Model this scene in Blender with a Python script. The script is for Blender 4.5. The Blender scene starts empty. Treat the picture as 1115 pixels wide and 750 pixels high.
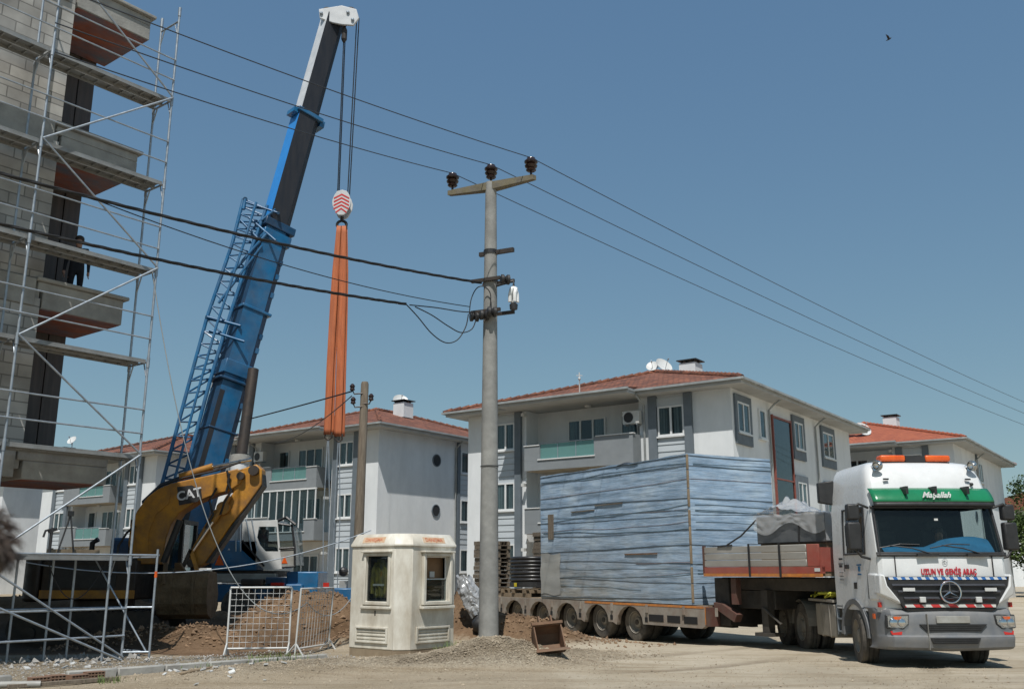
import bpy, bmesh, math, random
from mathutils import Vector, Matrix, noise
C = bpy.context.scene
COL = C.collection
R = math.radians
PITCH = R(13.4); FPX = 1036.0; EYE = 1.7
def ray(px, py):
    u = (px-557.5)/FPX; v = -(py-375)/FPX
    return Vector((u, math.cos(PITCH)-v*math.sin(PITCH), math.sin(PITCH)+v*math.cos(PITCH)))
def at(px, py, Y):
    d = ray(px, py); t = Y/d.y
    return Vector((d.x*t, Y, EYE+d.z*t))
def gnd(px, py, z=0.0):
    d = ray(px, py); t = (z-EYE)/d.z
    return Vector((d.x*t, d.y*t, z))

# ---------------------------------------------------------------- materials
def mat(name, c1, c2=None, scale=3.0, rough=0.6, metal=0.0, bump=0.0, bscale=25.0, stretch=(1,1,1),
        dirt=None, dirt_scale=1.5, dirt_amt=0.5, spec=0.5, coat=0.0, lo=0.35, hi=0.65, rvar=0.12, bdist=0.02):
    m = bpy.data.materials.new(name); m.use_nodes = True
    nt = m.node_tree; N = nt.nodes; L = nt.links
    b = N['Principled BSDF']
    b.inputs['Roughness'].default_value = rough; b.inputs['Metallic'].default_value = metal
    b.inputs['Specular IOR Level'].default_value = spec; b.inputs['Coat Weight'].default_value = coat
    tc = N.new('ShaderNodeTexCoord'); mp = N.new('ShaderNodeMapping')
    L.new(tc.outputs['Object'], mp.inputs['Vector']); mp.inputs['Scale'].default_value = stretch
    def nz(sc, det=6, ro=0.6):
        n = N.new('ShaderNodeTexNoise'); n.inputs['Scale'].default_value = sc
        n.inputs['Detail'].default_value = det; n.inputs['Roughness'].default_value = ro
        L.new(mp.outputs[0], n.inputs['Vector']); return n
    def ramp(src, a, c, ca, cb):
        r = N.new('ShaderNodeValToRGB'); L.new(src, r.inputs[0])
        r.color_ramp.elements[0].position = a; r.color_ramp.elements[1].position = c
        r.color_ramp.elements[0].color = (*ca, 1); r.color_ramp.elements[1].color = (*cb, 1); return r
    if c2 is None: c2 = tuple(x*0.82 for x in c1)
    n1 = nz(scale)
    col = ramp(n1.outputs['Fac'], lo, hi, c1, c2).outputs[0]
    if dirt:
        n2 = nz(dirt_scale, 8, 0.7)
        k = ramp(n2.outputs['Fac'], 0.5-0.12, 0.5+0.2, (0,0,0), (dirt_amt,)*3)
        mx = N.new('ShaderNodeMix'); mx.data_type = 'RGBA'
        L.new(k.outputs[0], mx.inputs[0]); L.new(col, mx.inputs[6]); mx.inputs[7].default_value = (*dirt, 1)
        col = mx.outputs[2]
    L.new(col, b.inputs['Base Color'])
    if rvar:
        n4 = nz(scale*2.3)
        mr = N.new('ShaderNodeMapRange'); L.new(n4.outputs['Fac'], mr.inputs[0])
        mr.inputs[1].default_value = 0.3; mr.inputs[2].default_value = 0.7
        mr.inputs[3].default_value = max(0.02, rough-rvar); mr.inputs[4].default_value = min(1, rough+rvar)
        L.new(mr.outputs[0], b.inputs['Roughness'])
    if bump:
        n3 = nz(bscale, 8, 0.65)
        bp = N.new('ShaderNodeBump'); bp.inputs['Strength'].default_value = bump; bp.inputs['Distance'].default_value = bdist
        L.new(n3.outputs['Fac'], bp.inputs['Height']); L.new(bp.outputs[0], b.inputs['Normal'])
    return m

def brick_mat(name, c1, c2, mortar, bw, bh, ms=0.012, rough=0.85, bump=0.5, mode='wall', bias=0.0, patch=None):
    """bricks or tiles laid in the plane (x+y, z) of the thing's own frame"""
    m = bpy.data.materials.new(name); m.use_nodes = True
    nt = m.node_tree; N = nt.nodes; L = nt.links; b = N['Principled BSDF']
    b.inputs['Roughness'].default_value = rough
    tc = N.new('ShaderNodeTexCoord'); sp = N.new('ShaderNodeSeparateXYZ'); L.new(tc.outputs['Object'], sp.inputs[0])
    cb = N.new('ShaderNodeCombineXYZ')
    if mode == 'wall':
        ad = N.new('ShaderNodeMath'); L.new(sp.outputs[0], ad.inputs[0]); L.new(sp.outputs[1], ad.inputs[1])
        L.new(ad.outputs[0], cb.inputs[0]); L.new(sp.outputs[2], cb.inputs[1])
    else:   # roof: rows follow height, columns follow the horizontal direction across the slope
        ge = N.new('ShaderNodeNewGeometry'); vt = N.new('ShaderNodeVectorTransform')
        vt.vector_type = 'NORMAL'; vt.convert_from = 'WORLD'; vt.convert_to = 'OBJECT'
        L.new(ge.outputs['True Normal'], vt.inputs[0]); s2 = N.new('ShaderNodeSeparateXYZ'); L.new(vt.outputs[0], s2.inputs[0])
        ax = N.new('ShaderNodeMath'); ax.operation = 'ABSOLUTE'; L.new(s2.outputs[0], ax.inputs[0])
        ay = N.new('ShaderNodeMath'); ay.operation = 'ABSOLUTE'; L.new(s2.outputs[1], ay.inputs[0])
        gt = N.new('ShaderNodeMath'); gt.operation = 'GREATER_THAN'; L.new(ax.outputs[0], gt.inputs[0]); L.new(ay.outputs[0], gt.inputs[1])
        mx = N.new('ShaderNodeMix'); mx.data_type = 'FLOAT'; L.new(gt.outputs[0], mx.inputs[0])
        L.new(sp.outputs[0], mx.inputs[2]); L.new(sp.outputs[1], mx.inputs[3]); L.new(mx.outputs[0], cb.inputs[0])
        L.new(sp.outputs[2], cb.inputs[1])
    br = N.new('ShaderNodeTexBrick'); L.new(cb.outputs[0], br.inputs['Vector'])
    br.inputs['Scale'].default_value = 1.0; br.inputs['Brick Width'].default_value = bw; br.inputs['Row Height'].default_value = bh
    br.inputs['Mortar Size'].default_value = ms; br.inputs['Mortar Smooth'].default_value = 0.3; br.inputs['Bias'].default_value = bias
    br.inputs['Color1'].default_value = (*c1,1); br.inputs['Color2'].default_value = (*c2,1); br.inputs['Mortar'].default_value = (*mortar,1)
    n = N.new('ShaderNodeTexNoise'); n.inputs['Scale'].default_value = 1.3; n.inputs['Detail'].default_value = 8; L.new(tc.outputs['Object'], n.inputs['Vector'])
    rp = N.new('ShaderNodeValToRGB'); L.new(n.outputs['Fac'], rp.inputs[0]); rp.color_ramp.elements[0].position=.4; rp.color_ramp.elements[1].position=.7
    rp.color_ramp.elements[0].color=(1,1,1,1); rp.color_ramp.elements[1].color=(*(patch or (.7,.68,.66)),1)
    mu = N.new('ShaderNodeMix'); mu.data_type='RGBA'; mu.blend_type='MULTIPLY'; mu.inputs[0].default_value=1
    L.new(br.outputs['Color'], mu.inputs[6]); L.new(rp.outputs[0], mu.inputs[7]); L.new(mu.outputs[2], b.inputs['Base Color'])
    bp = N.new('ShaderNodeBump'); bp.inputs['Strength'].default_value=bump; bp.inputs['Distance'].default_value=.02; bp.invert=True
    L.new(br.outputs['Fac'], bp.inputs['Height']); L.new(bp.outputs[0], b.inputs['Normal'])
    return m

def glass_mat(name, tint=(0.8,0.88,0.9), opacity=0.25, body=(0.02,0.03,0.035), rough=0.02):
    m = bpy.data.materials.new(name); m.use_nodes = True
    nt = m.node_tree; N = nt.nodes; L = nt.links; N.remove(N['Principled BSDF']); out = N['Material Output']
    tr = N.new('ShaderNodeBsdfTransparent'); tr.inputs[0].default_value = (*tint,1)
    di = N.new('ShaderNodeBsdfDiffuse'); di.inputs[0].default_value = (*body,1)
    gl = N.new('ShaderNodeBsdfGlossy'); gl.inputs['Roughness'].default_value = rough
    m1 = N.new('ShaderNodeMixShader'); m1.inputs[0].default_value = opacity; L.new(tr.outputs[0], m1.inputs[1]); L.new(di.outputs[0], m1.inputs[2])
    lw = N.new('ShaderNodeLayerWeight'); lw.inputs[0].default_value = .5; pw = N.new('ShaderNodeMath'); pw.operation='POWER'; L.new(lw.outputs['Facing'], pw.inputs[0]); pw.inputs[1].default_value = 4.5
    fr = N.new('ShaderNodeMath'); fr.operation='MULTIPLY_ADD'; L.new(pw.outputs[0], fr.inputs[0]); fr.inputs[1].default_value = .92; fr.inputs[2].default_value = .045
    m2 = N.new('ShaderNodeMixShader'); L.new(fr.outputs[0], m2.inputs[0]); L.new(m1.outputs[0], m2.inputs[1]); L.new(gl.outputs[0], m2.inputs[2])
    L.new(m2.outputs[0], out.inputs[0]); return m

def stripe_mat(name, ca, cb, w, slant=0.0, axis=0, rough=0.4):
    """painted warning stripes: bands along one local axis, slanted with height"""
    m = bpy.data.materials.new(name); m.use_nodes = True
    nt = m.node_tree; N = nt.nodes; L = nt.links; b = N['Principled BSDF']; b.inputs['Roughness'].default_value = rough
    tc = N.new('ShaderNodeTexCoord'); sp = N.new('ShaderNodeSeparateXYZ'); L.new(tc.outputs['Object'], sp.inputs[0])
    a = N.new('ShaderNodeMath'); a.operation='MULTIPLY_ADD'; L.new(sp.outputs[2], a.inputs[0]); a.inputs[1].default_value=slant; L.new(sp.outputs[axis], a.inputs[2])
    d = N.new('ShaderNodeMath'); d.operation='PINGPONG'; L.new(a.outputs[0], d.inputs[0]); d.inputs[1].default_value = w
    g = N.new('ShaderNodeMath'); g.operation='GREATER_THAN'; L.new(d.outputs[0], g.inputs[0]); g.inputs[1].default_value = w/2
    mx = N.new('ShaderNodeMix'); mx.data_type='RGBA'; L.new(g.outputs[0], mx.inputs[0]); mx.inputs[6].default_value=(*ca,1); mx.inputs[7].default_value=(*cb,1)
    L.new(mx.outputs[2], b.inputs['Base Color']); return m

# ---------------------------------------------------------------- mesh builder
class MB:
    def __init__(s, mat=None, M=None):
        s.v=[]; s.f=[]; s.mi=[]; s.mats=[]; s.cur=0; s.M=M or Matrix.Identity(4)
        if mat: s.use(mat)
    def use(s, m):
        if m not in s.mats: s.mats.append(m)
        s.cur = s.mats.index(m); return s
    def add(s, vs, fs):
        o=len(s.v); s.v += [s.M @ Vector(p) for p in vs]
        for f in fs: s.f.append([i+o for i in f]); s.mi.append(s.cur)
        return s
    def box(s, x0,x1,y0,y1,z0,z1):
        if x0>x1: x0,x1=x1,x0
        if y0>y1: y0,y1=y1,y0
        if z0>z1: z0,z1=z1,z0
        return s.add([(x0,y0,z0),(x1,y0,z0),(x1,y1,z0),(x0,y1,z0),(x0,y0,z1),(x1,y0,z1),(x1,y1,z1),(x0,y1,z1)],
              [(0,3,2,1),(4,5,6,7),(0,1,5,4),(1,2,6,5),(2,3,7,6),(3,0,4,7)])
    def obox(s, c, ax, ay, az):
        c,ax,ay,az=map(Vector,(c,ax,ay,az))
        vs=[c+ax*i+ay*j+az*k for k in(-1,1) for i,j in((-1,-1),(1,-1),(1,1),(-1,1))]
        if ax.cross(ay).dot(az)<0: fs=[(0,1,2,3),(7,6,5,4),(4,5,1,0),(5,6,2,1),(6,7,3,2),(7,4,0,3)]
        else: fs=[(0,3,2,1),(4,5,6,7),(0,1,5,4),(1,2,6,5),(2,3,7,6),(3,0,4,7)]
        return s.add(vs,fs)
    def bar(s,p,q,w,h,up=(0,0,1)):
        p,q=Vector(p),Vector(q); d=q-p; u=Vector(up)
        if abs(d.normalized().dot(u))>.99: u=Vector((1,0,0))
        sx=d.cross(u).normalized(); sy=sx.cross(d).normalized()
        return s.obox((p+q)/2, sx*w/2, sy*h/2, d/2)
    def tube(s, pts, r, n=8, cap=True):
        pts=[Vector(p) for p in pts]; k=len(pts); rs=r if isinstance(r,(list,tuple)) else [r]*k
        vs=[]; fs=[]; ref=None
        for i,p in enumerate(pts):
            d=(pts[min(i+1,k-1)]-pts[max(i-1,0)])
            if d.length<1e-9: d=Vector((0,0,1))
            d.normalize()
            if ref is None: ref=Vector((0,0,1)) if abs(d.z)<.9 else Vector((1,0,0))
            sx=d.cross(ref).normalized(); sy=sx.cross(d).normalized(); ref=sy
            for j in range(n):
                a=2*math.pi*j/n; vs.append(p+(sx*math.cos(a)+sy*math.sin(a))*rs[i])
        for i in range(k-1):
            for j in range(n):
                j2=(j+1)%n; fs.append((i*n+j,i*n+j2,(i+1)*n+j2,(i+1)*n+j))
        if cap: fs.append(tuple(range(n))[::-1]); fs.append(tuple((k-1)*n+j for j in range(n)))
        return s.add(vs,[f[::-1] for f in fs])
    def prism(s, poly, depth):
        """poly: 3D points of one face, depth: vector to the other face"""
        poly=[Vector(p) for p in poly]; d=Vector(depth); n=len(poly)
        nr=Vector()
        for i in range(n): nr+=poly[i].cross(poly[(i+1)%n])
        if nr.dot(d)>0: poly=poly[::-1]
        vs=poly+[p+d for p in poly]
        fs=[tuple(range(n)),tuple(range(2*n-1,n-1,-1))]
        for i in range(n):
            j=(i+1)%n; fs.append((j,i,i+n,j+n))
        return s.add(vs,fs)
    def lathe(s, prof, org, axis=(0,0,1), n=20, cap=True):
        ax=Vector(axis).normalized(); ref=Vector((0,0,1)) if abs(ax.z)<.9 else Vector((1,0,0))
        sx=ax.cross(ref).normalized(); sy=ax.cross(sx).normalized(); o=Vector(org); vs=[];fs=[]
        for (r,z) in prof:
            for j in range(n):
                a=2*math.pi*j/n; vs.append(o+ax*z+(sx*math.cos(a)+sy*math.sin(a))*max(r,1e-4))
        for i in range(len(prof)-1):
            for j in range(n):
                j2=(j+1)%n; fs.append((i*n+j,i*n+j2,(i+1)*n+j2,(i+1)*n+j))
        if cap: fs.append(tuple(range(n))[::-1]); fs.append(tuple((len(prof)-1)*n+j for j in range(n)))
        return s.add(vs,fs)
    def grid(s, fn, nu, nv, skip=None, flip=False):
        vs=[fn(i/nu,j/nv) for j in range(nv+1) for i in range(nu+1)]; fs=[]
        for j in range(nv):
            for i in range(nu):
                if skip and skip(i,j): continue
                a=j*(nu+1)+i; f=(a,a+1,a+nu+2,a+nu+1); fs.append(f[::-1] if flip else f)
        return s.add(vs,fs)
    def ball(s,c,r,n=12,m=8):
        c=Vector(c); rr=r if isinstance(r,(tuple,list)) else (r,r,r)
        prof=[]; vs=[]; fs=[]
        for i in range(m+1):
            t=math.pi*i/m-math.pi/2
            for j in range(n):
                a=2*math.pi*j/n; vs.append(c+Vector((rr[0]*math.cos(t)*math.cos(a),rr[1]*math.cos(t)*math.sin(a),rr[2]*math.sin(t))))
        for i in range(m):
            for j in range(n):
                j2=(j+1)%n; fs.append((i*n+j,i*n+j2,(i+1)*n+j2,(i+1)*n+j))
        return s.add(vs,fs)
    def mesh(s,name):
        me=bpy.data.meshes.new(name); me.from_pydata([tuple(p) for p in s.v],[],s.f)
        for m in s.mats: me.materials.append(m)
        me.polygons.foreach_set('material_index', s.mi); me.update(); return me
    def build(s,name,parent=None,smooth=None,bevel=0.0,seg=2):
        me=s.mesh(name)
        if smooth is not None:
            for p in me.polygons: p.use_smooth=True
            me.set_sharp_from_angle(angle=R(smooth))
        o=bpy.data.objects.new(name,me); COL.objects.link(o)
        if parent is not None: o.parent=parent
        if bevel:
            b=o.modifiers.new('bevel','BEVEL'); b.width=bevel; b.segments=seg; b.limit_method='ANGLE'; b.angle_limit=R(40); b.harden_normals=False
            if smooth is None:
                for p in me.polygons: p.use_smooth=True
                me.set_sharp_from_angle(angle=R(35))
        return o

def tag(o,label=None,cat=None,group=None,kind=None):
    if label: o['label']=label
    if cat: o['category']=cat
    if group: o['group']=group
    if kind: o['kind']=kind
    return o
def thing(name,label,cat,loc=(0,0,0),rz=0.0,group=None):
    o=bpy.data.objects.new(name,None); COL.objects.link(o); o.location=loc; o.rotation_euler=(0,0,rz)
    o.empty_display_size=.2
    return tag(o,label,cat,group)
def copy_tree(o,parent=None):
    c=o.copy(); COL.objects.link(c); c.parent=parent
    for ch in o.children: copy_tree(ch,c)
    return c
def text_mb(mb, s, size, M, depth=.004, shear=0.0, mat_=None, bold=0.0, align='CENTER', spacing=1.0, sx=1.0):
    """letters as mesh; M maps text plane (x right, y up, z out) into the thing's frame"""
    cu=bpy.data.curves.new('lettering','FONT'); cu.body=s; cu.size=size; cu.align_x=align; cu.align_y='CENTER'
    cu.extrude=depth; cu.shear=shear; cu.offset=bold; cu.space_character=spacing; cu.resolution_u=3
    ob=bpy.data.objects.new('lettering',cu); COL.objects.link(ob)
    dg=bpy.context.evaluated_depsgraph_get(); me=bpy.data.meshes.new_from_object(ob.evaluated_get(dg))
    if mat_: mb.use(mat_)
    mb.add([M@Vector((v.co.x*sx,v.co.y,v.co.z)) for v in me.vertices],[tuple(p.vertices) for p in me.polygons])
    bpy.data.objects.remove(ob); bpy.data.curves.remove(cu); bpy.data.meshes.remove(me)
def frame(o, x, y):
    """matrix with columns x, y, x×y at o"""
    x=Vector(x).normalized(); y=Vector(y).normalized(); z=x.cross(y)
    m=Matrix((x,y,z)).transposed().to_4x4(); m.translation=Vector(o); return m
def catenary(p,q,sag,n=24):
    p,q=Vector(p),Vector(q)
    return [p.lerp(q,i/n)-Vector((0,0,4*sag*(i/n)*(1-i/n))) for i in range(n+1)]
SKY_STR=.114; SKY_DUST=.7; SUN_STR=4.0; EXPO=.15
# ================================================================ camera, light, sky
cam=bpy.data.cameras.new('camera'); cam.sensor_width=36; cam.lens=36*FPX/1115; cam.clip_start=.05; cam.clip_end=3000
cam.dof.use_dof=True; cam.dof.focus_distance=24; cam.dof.aperture_fstop=2.6
co=bpy.data.objects.new('camera',cam); COL.objects.link(co); co.location=(0,0,EYE); co.rotation_euler=(R(90)+PITCH,0,0); C.camera=co
SUN_AZ=math.atan2(-.12,-.993); SUN_EL=R(60)
sd=Vector((math.sin(SUN_AZ)*math.cos(SUN_EL),math.cos(SUN_AZ)*math.cos(SUN_EL),math.sin(SUN_EL)))
w=bpy.data.worlds.new('World'); C.world=w; w.use_nodes=True
bg=w.node_tree.nodes['Background']; sk=w.node_tree.nodes.new('ShaderNodeTexSky'); sk.sky_type='NISHITA'; sk.sun_disc=False
sk.sun_elevation=SUN_EL; sk.sun_rotation=SUN_AZ; sk.air_density=1.0; sk.dust_density=SKY_DUST; sk.ozone_density=.6; sk.altitude=0
_nt=w.node_tree; _se=_nt.nodes.new('ShaderNodeSeparateColor'); _cb=_nt.nodes.new('ShaderNodeCombineColor'); _nt.links.new(sk.outputs[0],_se.inputs[0])
for _i,(_a,_g) in enumerate(((.80,.70),(1.18,.60),(1.80,.40))):   # summer haze evens the sky out toward the horizon
    _p=_nt.nodes.new('ShaderNodeMath'); _p.operation='POWER'; _nt.links.new(_se.outputs[_i],_p.inputs[0]); _p.inputs[1].default_value=_g
    _m=_nt.nodes.new('ShaderNodeMath'); _m.operation='MULTIPLY'; _nt.links.new(_p.outputs[0],_m.inputs[0]); _m.inputs[1].default_value=_a; _nt.links.new(_m.outputs[0],_cb.inputs[_i])
_nt.links.new(_cb.outputs[0],bg.inputs[0]); bg.inputs[1].default_value=SKY_STR
sl=bpy.data.lights.new('sun','SUN'); sl.energy=SUN_STR; sl.angle=R(.53); sl.color=(1,.965,.91)
so=bpy.data.objects.new('sun',sl); COL.objects.link(so); so.location=(0,-20,60); so.rotation_euler=(-sd).to_track_quat('-Z','Y').to_euler()
C.view_settings.view_transform='Standard'; C.view_settings.look='None'; C.view_settings.gamma=1; C.view_settings.use_curve_mapping=False
C.view_settings.exposure=EXPO
C.cycles.max_bounces=6; C.cycles.transparent_max_bounces=16; C.cycles.caustics_reflective=False; C.cycles.caustics_refractive=False

# ================================================================ shared materials
M={}
M['galv']=mat('galvanised_steel',(.42,.46,.50),(.30,.34,.38),scale=6,rough=.45,metal=.55,bump=.05)
M['plank_al']=mat('scaffold_deck_metal',(.30,.32,.33),(.20,.21,.21),scale=4,rough=.6,metal=.3,dirt=(.30,.28,.25),dirt_amt=.7)
M['conc']=mat('raw_concrete',(.40,.395,.365),(.29,.285,.265),scale=2.2,rough=.9,bump=.35,bscale=18,dirt=(.16,.15,.14),dirt_amt=.5)
M['conc_pole']=mat('spun_concrete',(.30,.30,.285),(.23,.23,.22),scale=3,rough=.85,bump=.25,bscale=40,dirt=(.17,.17,.16),dirt_amt=.6)
M['form']=mat('formwork_red_paint',(.40,.12,.06),(.28,.085,.05),scale=2,rough=.8,dirt=(.10,.17,.23),dirt_amt=1.0,dirt_scale=.9,stretch=(1,1.6,1))
M['block']=brick_mat('aerated_block',(.50,.485,.45),(.33,.32,.30),(.22,.215,.20),.6,.25,ms=.014,bump=.6,patch=(.58,.57,.56))
M['darkpanel']=mat('brown_facade_sheet',(.085,.068,.06),(.05,.042,.038),scale=1.5,rough=.55,stretch=(6,6,.4))
M['dark']=mat('dark_void',(.012,.012,.013),rough=.6,rvar=0)
M['render_w']=mat('white_render',(.74,.76,.77),(.66,.685,.70),scale=.8,rough=.85,bump=.08,bscale=60,dirt=(.52,.54,.55),dirt_amt=.5,dirt_scale=.9,stretch=(1,1,.45))
M['render_g']=mat('grey_render',(.235,.255,.27),(.20,.22,.235),scale=.9,rough=.85,bump=.06,bscale=60,dirt=(.16,.175,.185),dirt_amt=.4)
M['trim_g']=mat('slate_grey_trim',(.14,.165,.19),(.115,.14,.16),scale=2,rough=.7)
M['siding']=mat('grey_lap_siding',(.46,.50,.53),(.40,.44,.47),scale=1.2,rough=.7,stretch=(.4,.4,2))
M['fascia']=mat('white_gutter_paint',(.36,.385,.39),(.29,.31,.315),scale=1.5,rough=.6,dirt=(.19,.195,.19),dirt_amt=.6)
M['soffit']=mat('soffit_paint',(.42,.43,.43),(.36,.37,.37),scale=1,rough=.85)
M['tan']=mat('tan_soffit',(.45,.38,.28),(.36,.30,.22),scale=1,rough=.85)
M['tile']=brick_mat('roof_tiles',(.35,.128,.066),(.17,.066,.042),(.08,.034,.024),.26,.085,ms=.014,mode='roof',patch=(.45,.43,.41),bump=1.0)
M['tile_new']=brick_mat('new_roof_tiles',(.42,.12,.055),(.33,.09,.045),(.17,.05,.03),.26,.085,ms=.010,mode='roof',patch=(.85,.8,.8),bump=.8)
M['pvc']=mat('white_upvc',(.70,.71,.71),(.64,.65,.65),scale=3,rough=.35)
M['glass']=glass_mat('window_glass',opacity=.16)
M['glass_g']=glass_mat('green_balustrade_glass',tint=(.55,.80,.76),opacity=.45,body=(.22,.42,.40))
M['curtain']=mat('net_curtain',(.42,.43,.42),(.16,.17,.17),scale=9,rough=.9,stretch=(1,1,.02),lo=.4,hi=.6)
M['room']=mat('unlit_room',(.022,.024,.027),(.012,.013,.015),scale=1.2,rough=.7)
M['metal_w']=mat('white_enamel',(.62,.63,.62),(.55,.56,.55),scale=2,rough=.4,dirt=(.35,.33,.3),dirt_amt=.4)
M['black']=mat('black_plastic',(.018,.018,.019),(.028,.028,.029),scale=6,rough=.5)
M['rubber']=mat('tyre_rubber',(.035,.033,.031),(.06,.055,.05),scale=5,rough=.9,dirt=(.23,.20,.16),dirt_amt=.7,dirt_scale=3)
M['chrome']=mat('chrome',(.75,.76,.77),rough=.12,metal=1,rvar=.04)
M['orange_l']=mat('orange_lens',(.75,.13,.02),(.60,.09,.015),scale=5,rough=.25)
M['red_l']=mat('red_lens',(.50,.03,.02),rough=.25)
M['porcelain']=mat('brown_porcelain',(.035,.018,.014),(.022,.012,.01),scale=5,rough=.22)
M['wood']=mat('weathered_wood',(.20,.165,.125),(.12,.095,.07),scale=5,rough=.85,stretch=(6,6,.5),bump=.4,bscale=20)
M['timber']=mat('raw_timber',(.30,.23,.15),(.20,.145,.09),scale=4,rough=.85,bump=.2,dirt=(.12,.095,.07),dirt_amt=.6)
M['cable']=mat('black_cable',(.012,.012,.013),rough=.6,rvar=0)
M['wire']=mat('aluminium_line',(.05,.055,.065),rough=.5,metal=.3,rvar=0)
M['skin']=mat('skin',(.42,.24,.17),(.36,.20,.14),scale=9,rough=.55)

# ================================================================ ground
def bump2(x,y,cx,cy,sx,sy,a=0.0):
    dx,dy=x-cx,y-cy; c,s=math.cos(a),math.sin(a); u=(dx*c+dy*s)/sx; v=(-dx*s+dy*c)/sy
    return math.exp(-(u*u+v*v))
GRAVEL=[(-2.75,18.2,1.4,.8,.1,.11),(-1.45,18.4,.9,.7,0,.13),(-.35,18.9,.95,.8,0,.46),(.6,18.7,.7,.6,0,.16),(-4.3,17.2,1.5,.9,.5,.12),(1.3,20.3,1.2,.8,.4,.14)]
DIRT=[(-1.15,24.7,.75,.9,0,1.35),(-.05,23.7,.95,.8,0,.62),(.85,23.0,.9,.7,0,.33),(1.9,23.6,1.2,.6,.3,.16),
      (-5.55,26.2,1.25,1.35,0,.86),(-4.4,25.4,.95,1.1,0,.78),(-6.5,25.6,.9,1.0,0,.48),(-6.75,22.6,.8,.55,.2,.46),(-7.7,23.1,.9,.6,.1,.40),(-8.6,23.0,1.1,.6,.1,.28),(-3.6,23.3,.8,.7,0,.35),(-14,29.8,6,1.3,0,1.0),(-9.4,22.6,.8,.5,0,.22),(-5.0,28.5,3,1.4,0,.55)]
PITS=[(-6.3,23.9,1.6,.7,.1,.55),(-9.2,24.2,2.2,1.0,0,.35)]
KL0=Vector((-8.2,15.5)); KD=Vector((.735,.678)).normalized(); KN=Vector((-KD.y,KD.x))
RUTS=[]
def _arc(cx,cy,r,a0,a1,n=40): return [(cx+r*math.cos(R(a0+(a1-a0)*i/n)),cy+r*math.sin(R(a0+(a1-a0)*i/n))) for i in range(n+1)]
for off in (-1.0,1.0):
    RUTS.append(_arc(-6,31.5,15.2+off,-95,-35)); RUTS.append([(9.0+off-.25*k,19.5-.9*k+.03*k*k) for k in range(9)]); RUTS.append([(1.5+off*.8+1.1*k,15.2+off*.35+.16*k) for k in range(12)])
def rut_at(x,y):
    b=9
    for P in RUTS:
        for (ax,ay),(bx,by) in zip(P,P[1:]):
            if min(ax,bx)-1>x or max(ax,bx)+1<x or min(ay,by)-1>y or max(ay,by)+1<y: continue
            dx,dy=bx-ax,by-ay; t=max(0,min(1,((x-ax)*dx+(y-ay)*dy)/(dx*dx+dy*dy+1e-9))); b=min(b,math.hypot(x-ax-dx*t,y-ay-dy*t))
    return max(0,1-(b/.28)**2) if b<.28 else (-.5*(1-(b-.28)/.2) if b<.48 else 0)
def strip(x,y):
    p=Vector((x,y))-KL0; a=p.dot(KD); d=p.dot(KN); return a,d
def sstep(a,b,x):
    t=max(0,min(1,(x-a)/(b-a))); return t*t*(3-2*t)
def ground_h(x,y):
    g=sum(h*bump2(x,y,a,b,sx,sy,r) for a,b,sx,sy,r,h in GRAVEL)
    d=sum(h*bump2(x,y,a,b,sx,sy,r) for a,b,sx,sy,r,h in DIRT)
    p=sum(h*bump2(x,y,a,b,sx,sy,r) for a,b,sx,sy,r,h in PITS)
    z=g+d-p
    n=noise.noise(Vector((x*.35,y*.35,0)))*.035+noise.noise(Vector((x*1.3,y*1.3,3)))*.012
    rough=min(1,d*2.2+p*2); gr=min(1,g*4)
    if rough>.02: n+=rough*(noise.fractal(Vector((x*2.2,y*2.2,7)),.8,2.1,5)*.13)
    if gr>.02: n+=gr*noise.fractal(Vector((x*4,y*4,1)),.9,2,4)*.035
    # the yard dips a little under the low loader
    dip=-.10*sstep(22,27,y)*sstep(-2,2,x)
    if abs(x)>22 or y>48 or y<6: n*=.5
    return z+n+dip, g, d, p
def axis_vals(lo,hi,d,fl,fh):
    vals=[]; x=lo
    while x<hi: vals.append(x); x+=d
    st=d; x=lo; left=[]
    while x>fl: st*=1.25; x-=st; left.append(x)
    st=d; x=vals[-1]; right=[]
    while x<fh: st*=1.25; x+=st; right.append(x)
    return left[::-1]+vals+right
xs=axis_vals(-11,13,.11,-700,700); ys=axis_vals(14,30,.11,-60,1400)
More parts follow.
